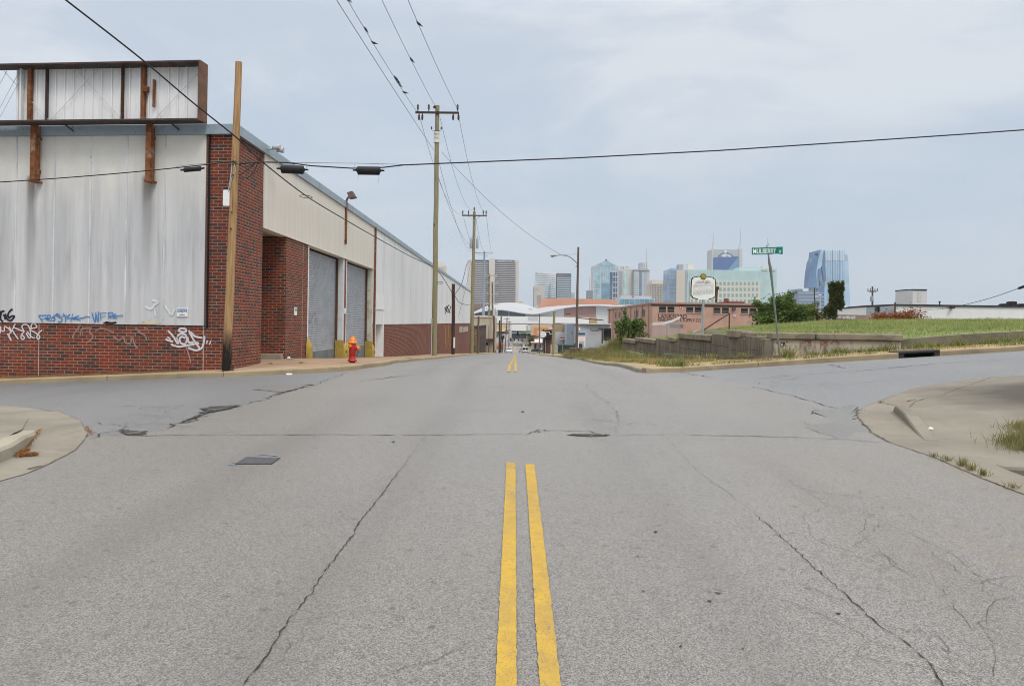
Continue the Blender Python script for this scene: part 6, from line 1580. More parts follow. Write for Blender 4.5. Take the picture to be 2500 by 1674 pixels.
part(tb, 'lower_wall', plain('pale lower wall', (.50, .50, .51), .8), (1353.5, 810, 1385, 852, 214.8, .3)); part(tb, 'window', glass('pale shop window', (.50, .55, .56), .3), (1370, 812, 1384, 826, 214.6, .2)); part(tb, 'opening', M_DARK, (1376, 828, 1385, 846, 214.6, .2)); part(tb, 'opening', M_DARK, (1388, 829, 1397, 843, 204, .2))
part(tb, 'awning', plain('red awning', (.35, .07, .09), .7), (1367.5, 824, 1388, 826.6, 213.5, .8)); part(tb, 'awning_valance', M_WHITE, (1367.5, 826.6, 1388, 829, 213.4, .8)); part(tb, 'corner_pier', plain('pale pier', (.45, .42, .38), .8), (1347, 806, 1353.5, 864, 214, 10))
bs = thing('antique_shop', 'narrow black shop with brown doors and white stepped trim', 'shop', W(1338, 861, 178))
part(bs, 'wall', M_BLACK, (1329, 806.5, 1347, 862, 178, 12)); part(bs, 'door_front', plain('brown panel doors', (.10, .05, .04), .7), (1334, 828, 1346, 860, 177.8, .3)); part(bs, 'door_post', plain('grey post', (.30, .27, .25), .7), (1331, 828, 1332.5, 861, 177.7, .4))
part(bs, 'canopy', M_DARK, (1328, 812, 1347.5, 827, 176.8, 1.3)); part(bs, 'trim', M_WHITE, (1332, 810, 1342, 811, 176.6, .2), (1341.3, 811, 1342.3, 814.5, 176.6, .2), (1342.3, 814, 1348, 815, 176.6, .2)); part(bs, 'signboard', plain('dark sign', (.06, .06, .06), .6), (1340, 815, 1345, 818.5, 176.5, .2)); part(bs, 'roof_sign', plain('crimson sign', (.40, .07, .08), .7), (1339.5, 803, 1350, 806.5, 178.5, .3)); part(bs, 'roof_sign', M_WHITE, (1339, 800.5, 1350, 802.6, 178.5, .3))
for u_ in (1327, 1335.7): part(bs, 'chimney', M_DARK, (u_-.7, 803, u_+.7, 812, 179, .4))
rs_ = thing('round_sign', 'round white shop sign reading ANTIQUE hung before the black shop', 'sign', W(1326.5, 824, 174))
mb = MB(); o_ = W(1326.6, 816.2, 174); mb.lathe([(.63, -.06), (.66, -.04), (.66, .04), (.63, .06)], o_, 24, ax='y'); mb.build('disc', M_WHITE, rs_)
for t_, v_, w_ in (('DOWNTOWN', 813.6, 9.5), ('ANTIQUE', 817.4, 9), ('GALLERY', 821.2, 9)): wtext(rs_, t_, 1326.6-w_/2, 1326.6+w_/2, v_, 2.2, 174, plain('grey print', (.2, .21, .23), .6), .08)
part(rs_, 'bracket', M_DARK, (1322, 805.5, 1331, 807.2, 174, .1), (1326, 806, 1327, 810, 174, .1))
dn = thing('diner', 'small white diner with red striped canopy across the junction', 'diner', W(1312, 856, 310))
part(dn, 'wall', plain('pale diner', (.48, .48, .47), .8), (1302, 836, 1328, 858, 310, 12)); part(dn, 'upper_wall', M_WHITEW, (1306, 829, 1326, 836, 311, 10)); part(dn, 'canopy', plain('red canopy', (.28, .05, .06), .7), (1297, 836.5, 1327, 839, 306, 5)); part(dn, 'canopy_top', M_WHITEW, (1296, 834.5, 1325, 836.4, 306.2, 4.6)); 
for u_ in (1305, 1309, 1317): part(dn, 'window', GL, (u_, 840, u_+3, 854, 309.8, .3))
for u_ in (1301, 1311): part(dn, 'post', M_WHITE, (u_-.5, 839, u_+.5, 858, 306.4, .2))

# left of the street
sh = thing('brown_shed', 'low brown wooden shed with flat grey roof past the warehouse', 'shed', W(1160, 864, 160))
a = W(1168, 795.5, 160); b = W(1187, 796.5, 204); xl = W(1140, 800, 160).x
mb = MB(); mb.foot([(xl, 160), (a.x, 160), (b.x, 204), (xl, 204)], -9.5, a.z); mb.build('wall', plain('brown boards', (.085, .062, .045), .9, sc=.9), sh)
mb = MB(); mb.add([(xl, 159.97, -9.5), (a.x-.02, 159.97, -9.5), (a.x-.02, 159.97, a.z-.02), (xl, 159.97, a.z-.02)], [(0, 1, 2, 3)]); mb.build('front_wall', plain('olive brown front', (.17, .125, .07), .9, sc=1.2), sh, flip=False)
mb = MB(); mb.foot([(xl, 159.6), (a.x+.3, 159.6), (b.x+.3, 204.4), (xl, 204.4)], a.z, a.z+.25); mb.build('roof', plain('grey felt roof', (.30, .30, .29), .9), sh)
part(sh, 'door', plain('dark door', (.10, .07, .045), .9), (1154, 842, 1161, 866, 159.9, .1)); part(sh, 'band', plain('pale batten', (.30, .24, .15), .9), (1149, 814.5, 1163, 815.5, 159.8, .1))
part(sh, 'sign_plate', plain('red plate', (.45, .06, .04), .7), (1155, 824, 1160.5, 829.5, 159.85, .05)); part(sh, 'sign_symbol', M_DARK, (1156, 826, 1159.5, 827.5, 159.8, .05))
for f0, f1 in ((.25, .4), (.6, .75)):
    p0 = V((a.x, 160, 0)).lerp(V((b.x, 204, 0)), f0); p1 = V((a.x, 160, 0)).lerp(V((b.x, 204, 0)), f1); mb = MB(); mb.add([(p0.x+.05, p0.y, -8.5), (p1.x+.05, p1.y, -8.5), (p1.x+.05, p1.y, -3.2), (p0.x+.05, p0.y, -3.2)], [(0, 1, 2, 3)]); mb.build('shutter', plain('reddish shutter', (.07, .035, .03), .8), sh, flip=False)
bg = bld('beige_building', 'tall windowless beige block with grey parapet past the brown shed', 'building', 1150, 774.5, 1205, 862, 212, 34, plain('beige brick', (.46, .38, .29), .85, var=.1, sc=.6), base=-11)
part(bg, 'parapet', plain('stone cap', (.55, .48, .40), .8), (1150, 772, 1205.5, 775, 211.8, 34)); part(bg, 'parapet_block', plain('stone cap', (.55, .48, .40), .8), (1168, 769.5, 1184, 772, 212, 6)); 
part(bg, 'awning', plain('brown shingles', (.10, .055, .045), .9), (1186, 827, 1205, 833, 209, 3)); part(bg, 'wall_sign', M_DARK, (1186.5, 835, 1195, 843, 209.5, .4)); part(bg, 'sign_face', plain('pale sign', (.42, .48, .52), .6), (1192.3, 836.5, 1194.2, 842, 209.3, .15)); part(bg, 'gutter_pipe', M_GREY, (1198, 772, 1199, 862, 211.7, .2))
cs_ = thing('corner_store', 'white and tan corner store with orange band beyond the poles', 'shop', W(1222, 858, 420))
part(cs_, 'upper_wall', plain('tan panel', (.56, .43, .26), .8), (1196, 792, 1240, 806.5, 420, 25)); part(cs_, 'canopy', M_WHITE, (1196, 806.5, 1232, 808, 418, 3)); part(cs_, 'wall', plain('pale store wall', (.55, .55, .56), .8), (1196, 815, 1242, 862, 420.2, 25)); part(cs_, 'shade_band', plain('grey vents', (.25, .25, .27), .8), (1196, 808, 1242, 815, 420.4, 25))
for k in range(9): part(cs_, 'vent', M_DARK, (1222+k*2.2, 811, 1223.3+k*2.2, 814, 420.2, .3))
part(cs_, 'orange_band', plain('orange panel', (.60, .24, .09), .7), (1204, 839.5, 1226, 846, 419, .5)); part(cs_, 'beam', M_RUSTD, (1196, 835.5, 1242, 836.3, 419, .5)); part(cs_, 'sign', plain('orange sign', (.55, .2, .1), .7), (1207.5, 800, 1213, 804.5, 419.6, .3)); part(cs_, 'orange_band', plain('orange panel', (.60, .24, .09), .7), (1226, 840, 1232, 848, 418.5, .4))
part(cs_, 'stair_tower', plain('white frame', (.62, .62, .62), .7), (1237, 793, 1247, 806, 421, 4)); part(cs_, 'ramp', plain('grey ramp', (.35, .33, .32), .8), (1234, 847, 1248, 858, 380, 8))
sk = thing('glass_bridge', 'white building bridging the street with dark glass underside', 'building', W(1272, 828, 570))
part(sk, 'wall', M_WHITEW, (1248.5, 792, 1288, 807.5, 570, 20)); part(sk, 'wing_wall', plain('pale wing', (.57, .58, .60), .7), (1288, 795, 1297.5, 807.5, 571, 18)); part(sk, 'dark_glass', glass('dark teal glass', (.02, .04, .05), .12), (1249, 807.5, 1297, 825, 572, 12))
for k in range(9): part(sk, 'window', glass('grey teal glass', (.16, .21, .23), .15), (1250+k*5.2, 808, 1254.4+k*5.2, 812, 571.3, .4))
part(sk, 'sill', M_WHITE, (1249, 812.2, 1297, 813.2, 571.2, .4)); part(sk, 'soffit', plain('white soffit', (.56, .56, .54), .8), (1246, 825.5, 1290, 829, 573, 20)); part(sk, 'pier', plain('white pier', (.55, .55, .52), .8), (1276, 829, 1286, 850, 575, 12)); part(sk, 'pier', plain('white pier', (.55, .55, .52), .8), (1246, 829, 1252, 850, 575, 12))
og = thing('orange_store', 'tan and orange storefront right of the bridging building', 'shop', W(1322, 850, 480))
part(og, 'wall', plain('tan panel', (.56, .43, .26), .8), (1297, 793, 1356, 850, 480, 25)); part(og, 'orange_panel', plain('orange panel', (.60, .24, .12), .7), (1304, 800, 1342, 823, 479.5, .4)); part(og, 'window', glass('pale blue window', (.42, .46, .48), .3), (1312, 808, 1324, 816, 479.2, .3)); part(og, 'wing', plain('pale wing', (.57, .58, .60), .7), (1310, 822, 1330, 850, 478, 3))

def mast(name, lab, base, pts, r):
    t_ = thing(name, lab, 'traffic light', base); mb = MB(); mb.tube(pts, r, 6); mb.build('mast_arm', M_DARK, t_); return t_
def head(t_, u, v, Y, lit=None):
    s_ = Y/F; a = W(u, v, Y); mb = MB(); mb.box(a.x-.2, a.x+.2, Y-.12, Y+.12, a.z-.55, a.z+.55); h_ = mb.build('signal_head', M_BLACK, t_)
    for k, col in ((.35, 'red'), (0, 'off'), (-.35, 'off')):
        mb = MB(); mb.lathe([(.14, -.02), (.14, .02)], (a.x, Y-.14, a.z+k), 10, ax='y')
        mb.build('lens', M_LIT if (col == 'red' and lit) else M_DARK, h_)
n = NT('red signal light'); n.fin((.5, .01, .01), .4); n.b.inputs['Emission Color'].default_value = (1, .04, .05, 1); n.b.inputs['Emission Strength'].default_value = 1.1; M_LIT = n.mat
tl = mast('traffic_light', 'mast arm traffic lights glowing red over the junction', W(1234, 858, 262), [W(1233.5, 858, 262), W(1234.5, 834, 262), W(1247, 829.5, 262), W(1262, 828, 262), W(1277, 828, 262)], .10)
for u_, v_, l_ in ((1247, 828.5, 0), (1255.3, 828.5, 0), (1265.7, 828.5, 1), (1274.4, 830, 1)): head(tl, u_, v_, 261.6, l_)
part(tl, 'street_name_plate', plain('plate green', (.05, .30, .2), .6), (1268.5, 827, 1272.5, 832, 261.5, .05))
tl2 = mast('traffic_light', 'nearer dark mast arm reaching from the black shop over the street', W(1328, 862, 190), [W(1328, 864, 190), W(1327.5, 826, 190), W(1308, 820.5, 190), W(1286, 817, 190), W(1262, 814.5, 190)], .12)
head(tl2, 1264, 813.5, 189.7); part(tl2, 'street_name_plate', plain('plate green', (.05, .30, .2), .6), (1268, 813.5, 1272.5, 815.3, 189.6, .05)); 
tl3 = mast('traffic_light', 'black signal post with twin heads on left of the junction', W(1227, 859, 236), [W(1227, 860, 236), W(1227.5, 826, 236)], .11)
head(tl3, 1226.5, 824, 235.7); head(tl3, 1230, 823, 235.8); head(tl3, 1227.3, 831, 235.8)
for (ub, vb, ut, vt_, Y, r), lab, m_ in (((1205, 862.5, 1206, 771, 208, .24), 'thick brown pole at the corner of the beige block', M_DARKP), ((1219, 861.5, 1219.5, 782, 216, .24), 'shorter of two close dark poles before the corner store', M_DARKP), ((1222.8, 861, 1223.6, 772, 224, .22), 'taller of two close dark poles before the corner store', M_DARKP),
        ((1232.5, 860, 1238.3, 775, 250, .17), 'leaning grey pole with small arms before the corner store', M_OLDP), ((1242, 858, 1243, 783, 300, .18), 'grey pole beside the white stair tower', M_OLDP), ((1286, 858, 1286.7, 794, 290, .22), 'pale grey pole beside the olive tree', M_GREENP), ((1317, 863, 1316.6, 766, 166, .13), 'slender brown pole just left of round sign', M_OLDP), ((1193.4, 862, 1193.6, 795, 206, .09), 'very thin rusty pole against the beige block', M_RUSTD)):
    p_ = pole('utility_pole', lab, W(ub, vb, Y), W(ut, vt_, Y), r, r*.8, m_, n_=8)
    if 'small arms' in lab or 'stair' in lab:
        for dv in (3, 22): mb = MB(); c_ = W(ut-.1*dv/3, vt_+dv, Y-.2); mb.box(c_.x-.9, c_.x+.9, Y-.3, Y-.1, c_.z-.07, c_.z+.07); mb.build('crossarm', M_OLDP, p_)
sp_ = pole('steel_pole', 'tall blue-grey steel pole with lamp arm before the striped hotel', W(1179, 862, 238), W(1182.5, 613, 238), .48, .26, plain('blue grey steel', (.26, .33, .40), .5, .2, .1))
mb = MB(); a, b = W(1160, 618, 238), W(1203, 619, 238); mb.box(a.x, b.x, 237.6, 237.8, a.z-.08, a.z+.08); mb.build('crossarm', M_OLDP, sp_)
mb = MB(); mb.tube(smooth_path([W(1164, 624, 237.5), W(1172, 622, 237.5), W(1181, 623, 237.5)], 3), .06, 6); mb.ball(W(1188, 625, 237.5), (.55, .2, .14), 10); mb.build('lamp_arm', M_GREY, sp_)
wp = pole('utility_pole', 'crowded pole with five crossarms before the striped hotel core', W(1194, 862, 244), W(1194.5, 668, 244), .45, .30, M_GREENP)
for v_, w_ in ((673, 15), (691, 17), (718, 17), (742, 18), (755, 12)):
    mb = MB(); a, b = W(1199-w_, v_, 243.5), W(1199+w_, v_, 243.5); mb.box(a.x, b.x, 243.3, 243.5, a.z-.13, a.z+.13); mb.build('crossarm', plain('pale crossarm', (.40, .37, .32), .8), wp)
    for k in (-.9, -.5, .5, .9): a = W(1199+w_*k, v_-1, 243.4); mb = MB(); mb.lathe([(.06, 0), (.14, .2), (.05, .5)], a, 6); mb.build('insulator', M_GREY, wp)
for u_ in (1206, 1212): mb = MB(); mb.lathe([(.35, 0), (.4, .2), (.4, 1.6), (.2, 1.8)], W(u_, 771, 243), 10); mb.build('transformer', plain('pale transformer', (.48, .47, .44), .6), wp)
pole('utility_pole', 'second bare trunk right behind the crowded pole', W(1203, 862, 250), W(1202, 688, 250), .36, .28, M_OLDP)

def car(lab, u, v, Y, paint, face=1, suv=False, cat='car', side=False):
    """face 1: rear towards the camera; -1: front towards it"""
    a = W(u, v, Y); z = G(a.x, Y); o = V((a.x, Y, z)); t_ = thing('parked_car' if side else 'car', lab, cat, o)
    L, wd, h = (4.7, 1.9, 1.8) if suv else (4.6, 1.78, 1.42)
    def P(x, y, zz): return (o.x+y*L, o.y+x*1.0, o.z+zz) if side else (o.x+x, o.y+y*L*face, o.z+zz)
    prof = [(-.5, .35), (-.5, .75), (-.46, .92), (.30, .95), (.48, .80), (.5, .55), (.5, .35)]
    mb = MB(); N_ = len(prof); mb.add([P(s_*wd/2*(.96 if zz > .9 else 1), y, zz) for s_ in (-1, 1) for y, zz in prof], [tuple(range(N_)), tuple(range(N_, 2*N_))]+[(i, (i+1) % N_, (i+1) % N_+N_, i+N_) for i in range(N_)]); mb.build('body', paint, t_, bevel=.05)
    cab = [(-.47 if suv else -.40, .94), (-.44 if suv else -.24, h), (.08, h), (.26, .94)]
    mb = MB(); mb.add([P(s_*wd/2*(.93 if zz < 1 else .76), y, zz) for s_ in (-1, 1) for y, zz in cab], [(0, 1, 2, 3), (4, 5, 6, 7)]+[(i, (i+1) % 4, (i+1) % 4+4, i+4) for i in range(4)]); mb.build('cabin', paint, t_, bevel=.04)
    def quad(y0, z0, y1, z1, k, dy, nm, m_, halves=1):
        for hh in range(halves):
            x0, x1 = (-k, k) if halves == 1 else ((-k, -.06) if hh == 0 else (.06, k))
            mb = MB(); mb.add([P(x0*.95, y0+dy, z0), P(x1*.95, y0+dy, z0), P(x1*.82, y1+dy, z1), P(x0*.82, y1+dy, z1)], [(0, 1, 2, 3)]); mb.build(nm, m_, t_, flip=False)
    b0, b1 = cab[0], cab[1]; f0, f1 = cab[3], cab[2]
    quad(b0[0]+(b1[0]-b0[0])*.1, b0[1]+(h-b0[1])*.1, b0[0]+(b1[0]-b0[0])*.88, b0[1]+(h-b0[1])*.88, wd/2*.88, -.012, 'rear_window', GL, 2 if suv else 1)
    quad(f0[0]+(f1[0]-f0[0])*.08, f0[1]+(h-f0[1])*.08, f0[0]+(f1[0]-f0[0])*.9, f0[1]+(h-f0[1])*.9, wd/2*.88, .012, 'windscreen', GL)
    for s_ in (-1, 1):
        mb = MB(); k = wd/2*.955; k2 = wd/2*.80; mb.add([P(s_*k, b0[0]+.06, .98), P(s_*k, f0[0]-.03, .98), P(s_*k2, f1[0], h-.08), P(s_*k2, b1[0]+.02, h-.08)], [(0, 1, 2, 3)]); mb.build('side_window', GL, t_, flip=False)
        for y in (-.31, .32):
            c_ = V(P(s_*(wd/2-.1), y, .32)); mb = MB(); mb.lathe([(.2, -.11), (.32, -.1), (.32, .1), (.2, .11)], c_, 12, ax='y' if side else 'x'); w_ = mb.build('wheel', M_BLACK, t_); mb = MB(); mb.lathe([(.17, -.125), (.17, .125)], c_, 10, ax='y' if side else 'x'); mb.build('rim', M_GREY, w_)
        mb = MB(); mb.add([P(s_*wd*.47, -.503, .68), P(s_*wd*.36, -.503, .68), P(s_*wd*.36, -.500, .88), P(s_*wd*.47, -.500, .88)], [(0, 1, 2, 3)]); mb.build('tail_light', plain('tail light red', (.4, .02, .02), .3), t_, flip=False)
        mb = MB(); mb.add([P(s_*wd*.47, .503, .62), P(s_*wd*.30, .503, .62), P(s_*wd*.30, .501, .76), P(s_*wd*.47, .501, .74)], [(0, 1, 2, 3)]); mb.build('headlight', glass('clear lamp', (.6, .62, .65), .1), t_, flip=False)
    mb = MB(); mb.add([P(-wd*.4, -.504, .36), P(wd*.4, -.504, .36), P(wd*.4, -.504, .56), P(-wd*.4, -.504, .56)], [(0, 1, 2, 3)]); mb.add([P(-wd*.3, .504, .40), P(wd*.3, .504, .40), P(wd*.28, .504, .56), P(-wd*.28, .504, .56)], [(0, 1, 2, 3)]); mb.build('bumper', M_BLACK, t_, flip=False)
    return t_
M_CW = plain('white car paint', (.74, .74, .75), .35, 0, .04, 2, spec=.5)
car('white sedan driving up the street towards the camera', 1243.3, 861, 233, M_CW, -1)
car('white tall car with black bumper driving down the street', 1282, 861, 226, M_CW, 1, True)
car('pale pink car half hidden beside the white tall car', 1273.5, 858, 262, plain('pale rose paint', (.50, .34, .34), .4), 1)
car('distant white car climbing the far hill beyond the lights', 1271.5, 842, 600, M_CW, 1, True)
car('dark car parked side-on before the diner', 1312, 857, 275, plain('black car paint', (.02, .02, .025), .3), 1, False, 'car', True)
car('black car roof just visible over the weeds by grey building', 1452, 845, 140, plain('dark blue paint', (.03, .04, .06), .35), 1, False, 'car', True)
car('white car parked side-on under the diner canopy', 1322, 857, 290, M_CW, 1, False, 'car', True)
hc = copy_tree(hy, W(1210, 860, 206), None, 'tiny distant red hydrant below the thick brown pole')
def tree(lab, c, r, n_, size, mat, name='tree'):
    c = V(c); t_ = thing(name, lab, 'tree', (c.x, c.y, c.z-r*1.9))
    mb = MB(); mb.tube([(c.x, c.y, c.z-r*1.9), (c.x+.1*r, c.y, c.z-r), (c.x, c.y, c.z)], [r*.09, r*.07, r*.03], 6)
    for k in range(6): A = k*1.05; mb.tube([(c.x+.1*r, c.y, c.z-r*.9+.1*k*r), (c.x+.6*r*math.cos(A), c.y+.6*r*math.sin(A), c.z-.1*r+.1*k*r)], [r*.04, r*.012], 5)
    mb.build('trunk', M_STEM, t_); C = []
    K = [(c+V((rng.normal(0, .45)*r, rng.normal(0, .45)*r, rng.normal(0, .45)*r)), rng.uniform(.25, .5)*r) for _ in range(16)]
    for i in range(n_): k, q = K[i % 16]; C.append(tuple(k+V(tuple(rng.normal(0, .55, 3)))*q))
    leaves('crown', C, size, mat, t_); return t_
tree('olive green street tree beside the diner', W(1299, 831, 335), 2.4, 2600, .19, M_LEAFO)
tree('small green tree peeking out by the thick brown pole', W(1211, 817, 250), 1.0, 900, .12, M_LEAF)
# ================================================================ arena and skyline
ar = thing('arena', 'arena with white wave roof and copper drum above the street', 'arena', W(1320, 840, 640))
EV = [(1140, 769), (1157.3, 765), (1172.7, 759.9), (1198, 756.5), (1225.6, 755.6), (1249.6, 759.4), (1275, 764), (1300.8, 766.4), (1314.5, 765.5), (1335, 760.7), (1360.6, 754.8), (1386, 750), (1420, 746.7), (1454.5, 745.7), (1485, 747), (1516, 748.3), (1540, 750)]
RG = [(1140, 767), (1157, 762), (1181, 748.8), (1212, 740.2), (1241, 737.7), (1260, 738.5), (1280, 742), (1301, 748.5), (1309, 754), (1331.5, 749), (1369, 746), (1420, 743.2), (1471.6, 742.6), (1516, 746), (1540, 748)]
us = np.linspace(1140, 1540, 81)
ev = np.interp(us, *zip(*EV)); rg = np.interp(us, *zip(*RG))
for _ in range(3): ev[1:-1] = (ev[:-2]+2*ev[1:-1]+ev[2:])/4; rg[1:-1] = (rg[:-2]+2*rg[1:-1]+rg[2:])/4
vs = []; K_ = 5
for u, a, b in zip(us, ev, rg):
    for k in range(K_):
        t = k/(K_-1); vs.append(W(u, a+(b-a)*math.sin(t*math.pi/2), 616+34*t))
fs = [(i*K_+k, (i+1)*K_+k, (i+1)*K_+k+1, i*K_+k+1) for i in range(80) for k in range(K_-1)]
mb = MB(); mb.add(vs, fs); mb.build('wave_roof', plain('white membrane', (.37, .375, .385), .6, var=.04, sc=.05), ar, flip=False, smooth=True)
mb = MB(); mb.add([p for u, a in zip(us, ev) for p in (W(u, a, 615.9), W(u, a+1.7, 615.9), W(u, a+1.7, 622))], [(3*i+j, 3*i+3+j, 3*i+4+j, 3*i+1+j) for i in range(80) for j in (0, 1)]); mb.build('eave', plain('grey eave', (.30, .32, .36), .6), ar, flip=False)
mb = MB(); mb.add([p for u, a in zip(us, ev) for p in (W(u, a+1.5, 621), W(u, 778+(u-1258)*.0148, 621))], [(2*i, 2*i+2, 2*i+3, 2*i+1) for i in range(80)]); mb.build('front_wall', M_WHITEW, ar, flip=False)
def under_eave(name, mat, u0, u1, vb, dv=1.9, Y=620.6):
    uu = np.linspace(u0, u1, 20); aa = np.interp(uu, us, ev); mb = MB()
    mb.add([p for u, a in zip(uu, aa) for p in (W(u, a+dv, Y), W(u, max(vb, a+dv), Y))], [(2*i, 2*i+2, 2*i+3, 2*i+1) for i in range(19)]); return mb.build(name, mat, ar, flip=False)
M_AG = glass('arena glass', (.075, .11, .15), .15)
under_eave('glass_wall', M_AG, 1159, 1212, 771); under_eave('glass_wall', M_AG, 1214, 1241.5, 772.2); under_eave('glass_wall', M_AG, 1243.5, 1282.5, 773)
under_eave('pink_panel', plain('dusty rose panel', (.38, .22, .21), .7, var=.1, sc=.05), 1377, 1455, 767.5); 
part(ar, 'coral_panel', plain('coral panel', (.46, .25, .20), .7), (1377, 767.5, 1455, 774, 620.5, .2)); part(ar, 'dark_louvre', M_RUSTD, (1381, 765, 1393, 767, 620.3, .2)); part(ar, 'grey_louvre', plain('mauve', (.30, .2, .22), .7), (1410, 765.5, 1450, 767, 620.3, .2))
for u0 in (1252, 1270, 1288): part(ar, 'roof_light', plain('roof patch', (.54, .55, .57), .6), (u0, 752.8, u0+11, 755.8, 628, .2))
part(ar, 'concourse_wall', M_WHITEW, (1150, 772.5, 1440, 789.6, 604, 12)); part(ar, 'concourse_beam', plain('grey beam', (.18, .18, .18), .7), (1200, 789.6, 1355, 793.2, 602, 14)); part(ar, 'concourse_beam', plain('thin beam', (.30, .31, .32), .7), (1355, 789.2, 1540, 790.2, 601, 6)); part(ar, 'lower_wall', plain('lower wall', (.56, .57, .59), .7), (1440, 776, 1540, 793, 606, 6)); part(ar, 'podium', plain('podium', (.45, .46, .48), .8), (1355, 790.5, 1540, 830, 615, 8)); part(ar, 'grey_panel', plain('grey panel', (.53, .54, .57), .7), (1289, 773, 1313, 782, 603.8, .15))
k7 = 700/F; o_ = W(1411, 757, 700+37); mb = MB(); NN = 64
for i in range(NN):
    A = 2*math.pi*i/NN; c_, s_ = math.cos(A), math.sin(A)
    for rr, zz in ((101, 0), (97.5, 10), (93.5, 22), (90, 31)): mb.v.append((o_.x+(c_*rr+(0 if rr > 100 else (4 if c_ > 0 else 2)*(zz/31)))*k7*1.05, o_.y+s_*rr*k7*.36, o_.z-1+zz*k7))
mb.f = [(4*i+j, 4*((i+1) % NN)+j, 4*((i+1) % NN)+j+1, 4*i+j+1) for i in range(NN) for j in range(3)]+[tuple(4*i+3 for i in range(NN))]; mb.m = [0]*len(mb.f)
mb.build('copper_drum', plain('pale copper', (.55, .265, .18), .45, .1, .14, .03), ar, smooth=True)
mb = MB(); bx(mb, 1440, 776, 1458, 791, 560, 6); mb2 = mb; cb_ = tag(mb.build('tan_hoist', plain('tan hoist', (.42, .30, .14), .8)), 'tan boxy hoist standing against the arena base wall', 'hoist')

def tower(name, lab, Y, u0, u1, v0, mat, depth=35, base=-22, cat='tower'):
    x0, x1, z0, z1 = rect(u0, v0, u1, 770, Y); t_ = thing(name, lab, cat, ((x0+x1)/2, Y, base)); mb = MB(); mb.box(x0, x1, Y, Y+depth, base, z1); mb.build('tower_wall', mat, t_); return t_
def bands(t_, mat, u0, u1, v0, v1, n_, frac, Y, name='window_band', out=.2):
    dv = (v1-v0)/n_; mb = MB(); bx(mb, u0, v0, u1, v0+dv*frac, Y, .2, 0, out); o = mb.build(name, mat, t_)
    repeat(o, [(dv*i*st*Y/F, 0, -dv*i*ct*Y/F) for i in range(1, n_)])
B_ = lambda *c: plain('tower %s' % (c,), c, .8, var=.06, sc=.02)
# striped hotel
h = tower('hotel_tower', 'wide beige hotel slab with dark window stripes left of the street', 900, 1140, 1266, 635, B_(.56, .535, .51), 30)
M_HB = glass('hotel glass', (.085, .085, .12), .2)
bands(h, M_HB, 1150, 1193.5, 641, 745, 23, .54, 900); bands(h, M_HB, 1207.5, 1258.5, 641, 745, 23, .54, 900)
part(h, 'sign_band', plain('navy band', (.045, .07, .12), .5), (1158, 634.5, 1193, 638.6, 899.7, .3)); part(h, 'sign_band', plain('navy band', (.045, .07, .12), .5), (1208, 634.5, 1256, 638.6, 899.7, .3)); wtext(h, 'RENAISSANCE HOTEL', 1213, 1252, 637.6, 2.2, 899.5, M_WHITE)
part(h, 'core_shaft', B_(.57, .54, .50), (1193.5, 631.5, 1207.5, 750, 896, 10)); part(h, 'side_wall', B_(.55, .52, .49), (1140, 636, 1149.5, 755, 899.6, 1), (1259, 636, 1266, 755, 899.6, 1))
lb = tower('brick_block', 'low dark brick block with pale dots beneath the striped hotel', 820, 1140, 1192, 741, plain('far brick', (.20, .12, .12), .8), 20, cat='building')
grid_windows(lb, plain('far pale window', (.42, .38, .38), .6), 1159, 743, 2, 2.4, 4.6, 4.6, 7, 5, 819.8, skip=lambda i, j: j > 1)
cr_b = tower('cream_block', 'cream block peeping over the warehouse roof', 1000, 1068, 1086, 647, B_(.60, .54, .46), 20, cat='building'); part(cr_b, 'upper_block', B_(.62, .56, .48), (1069, 640, 1079, 648, 1001, 10)); grid_windows(cr_b, plain('soft window', (.40, .38, .36), .6), 1070, 653, 1.6, 2.2, 3.2, 4, 5, 5, 999.8)
mb = MB(); bx(mb, 1264, 735, 1278, 742, 1000, 8); tag(mb.build('cream_roof', B_(.58, .52, .45)), 'tiny cream roof box just right of striped hotel base', 'roof box')
# curved bank tower with blue slab
def arc_tower(t_, u0, u1, v0, v1, Y, bulge, mat, name, k0=0, k1=1):
    mb = MB(); N_ = 14; P = []
    for i in range(N_+1):
        t = i/N_; u = u0+(u1-u0)*t; P.append((u, Y-bulge*math.sin(math.pi*(k0+(k1-k0)*t))))
    top = [W(u, v0, y) for u, y in P]; x0, x1 = top[0].x, top[-1].x; z1 = top[N_//2].z; zb = W(1330, v1, Y).z
    pts = [(p.x, p.y) for p in top]+[(x1, Y+25), (x0, Y+25)]; mb.foot(pts, zb, z1); return mb.build(name, mat, t_)
bt_ = thing('bank_tower', 'round-fronted silver tower joined to a dark blue slab', 'tower', W(1345, 745, 1100))
arc_tower(bt_, 1307, 1358, 664, 770, 1100, 14, B_(.64, .67, .70), 'tower_wall', .15, .9)
M_BB = glass('silver blue glass', (.13, .20, .30), .2, .4)
for i in range(15): v = 668.5+i*4.4; o = arc_tower(bt_, 1307.4, 1357.6, v, v+2.1, 1099.6, 14, M_BB, 'window_band', .15, .9)
part(bt_, 'slab_wall', plain('navy slab', (.10, .15, .22), .5), (1358.5, 667, 1394, 770, 1098, 26)); bands(bt_, B_(.50, .53, .57), 1359, 1393.5, 678, 745, 15, .42, 1097.8, 'spandrel')
part(bt_, 'slab_crown', glass('dusky glass', (.16, .14, .17), .15), (1360, 667.5, 1384, 677, 1097.7, .3)); part(bt_, 'sign', plain('slate sign', (.20, .24, .30), .6), (1308, 666, 1315, 669.5, 1092, .5)); part(bt_, 'core_strip', plain('steel strip', (.30, .36, .44), .5), (1342.5, 690, 1345.5, 745, 1084, .8))
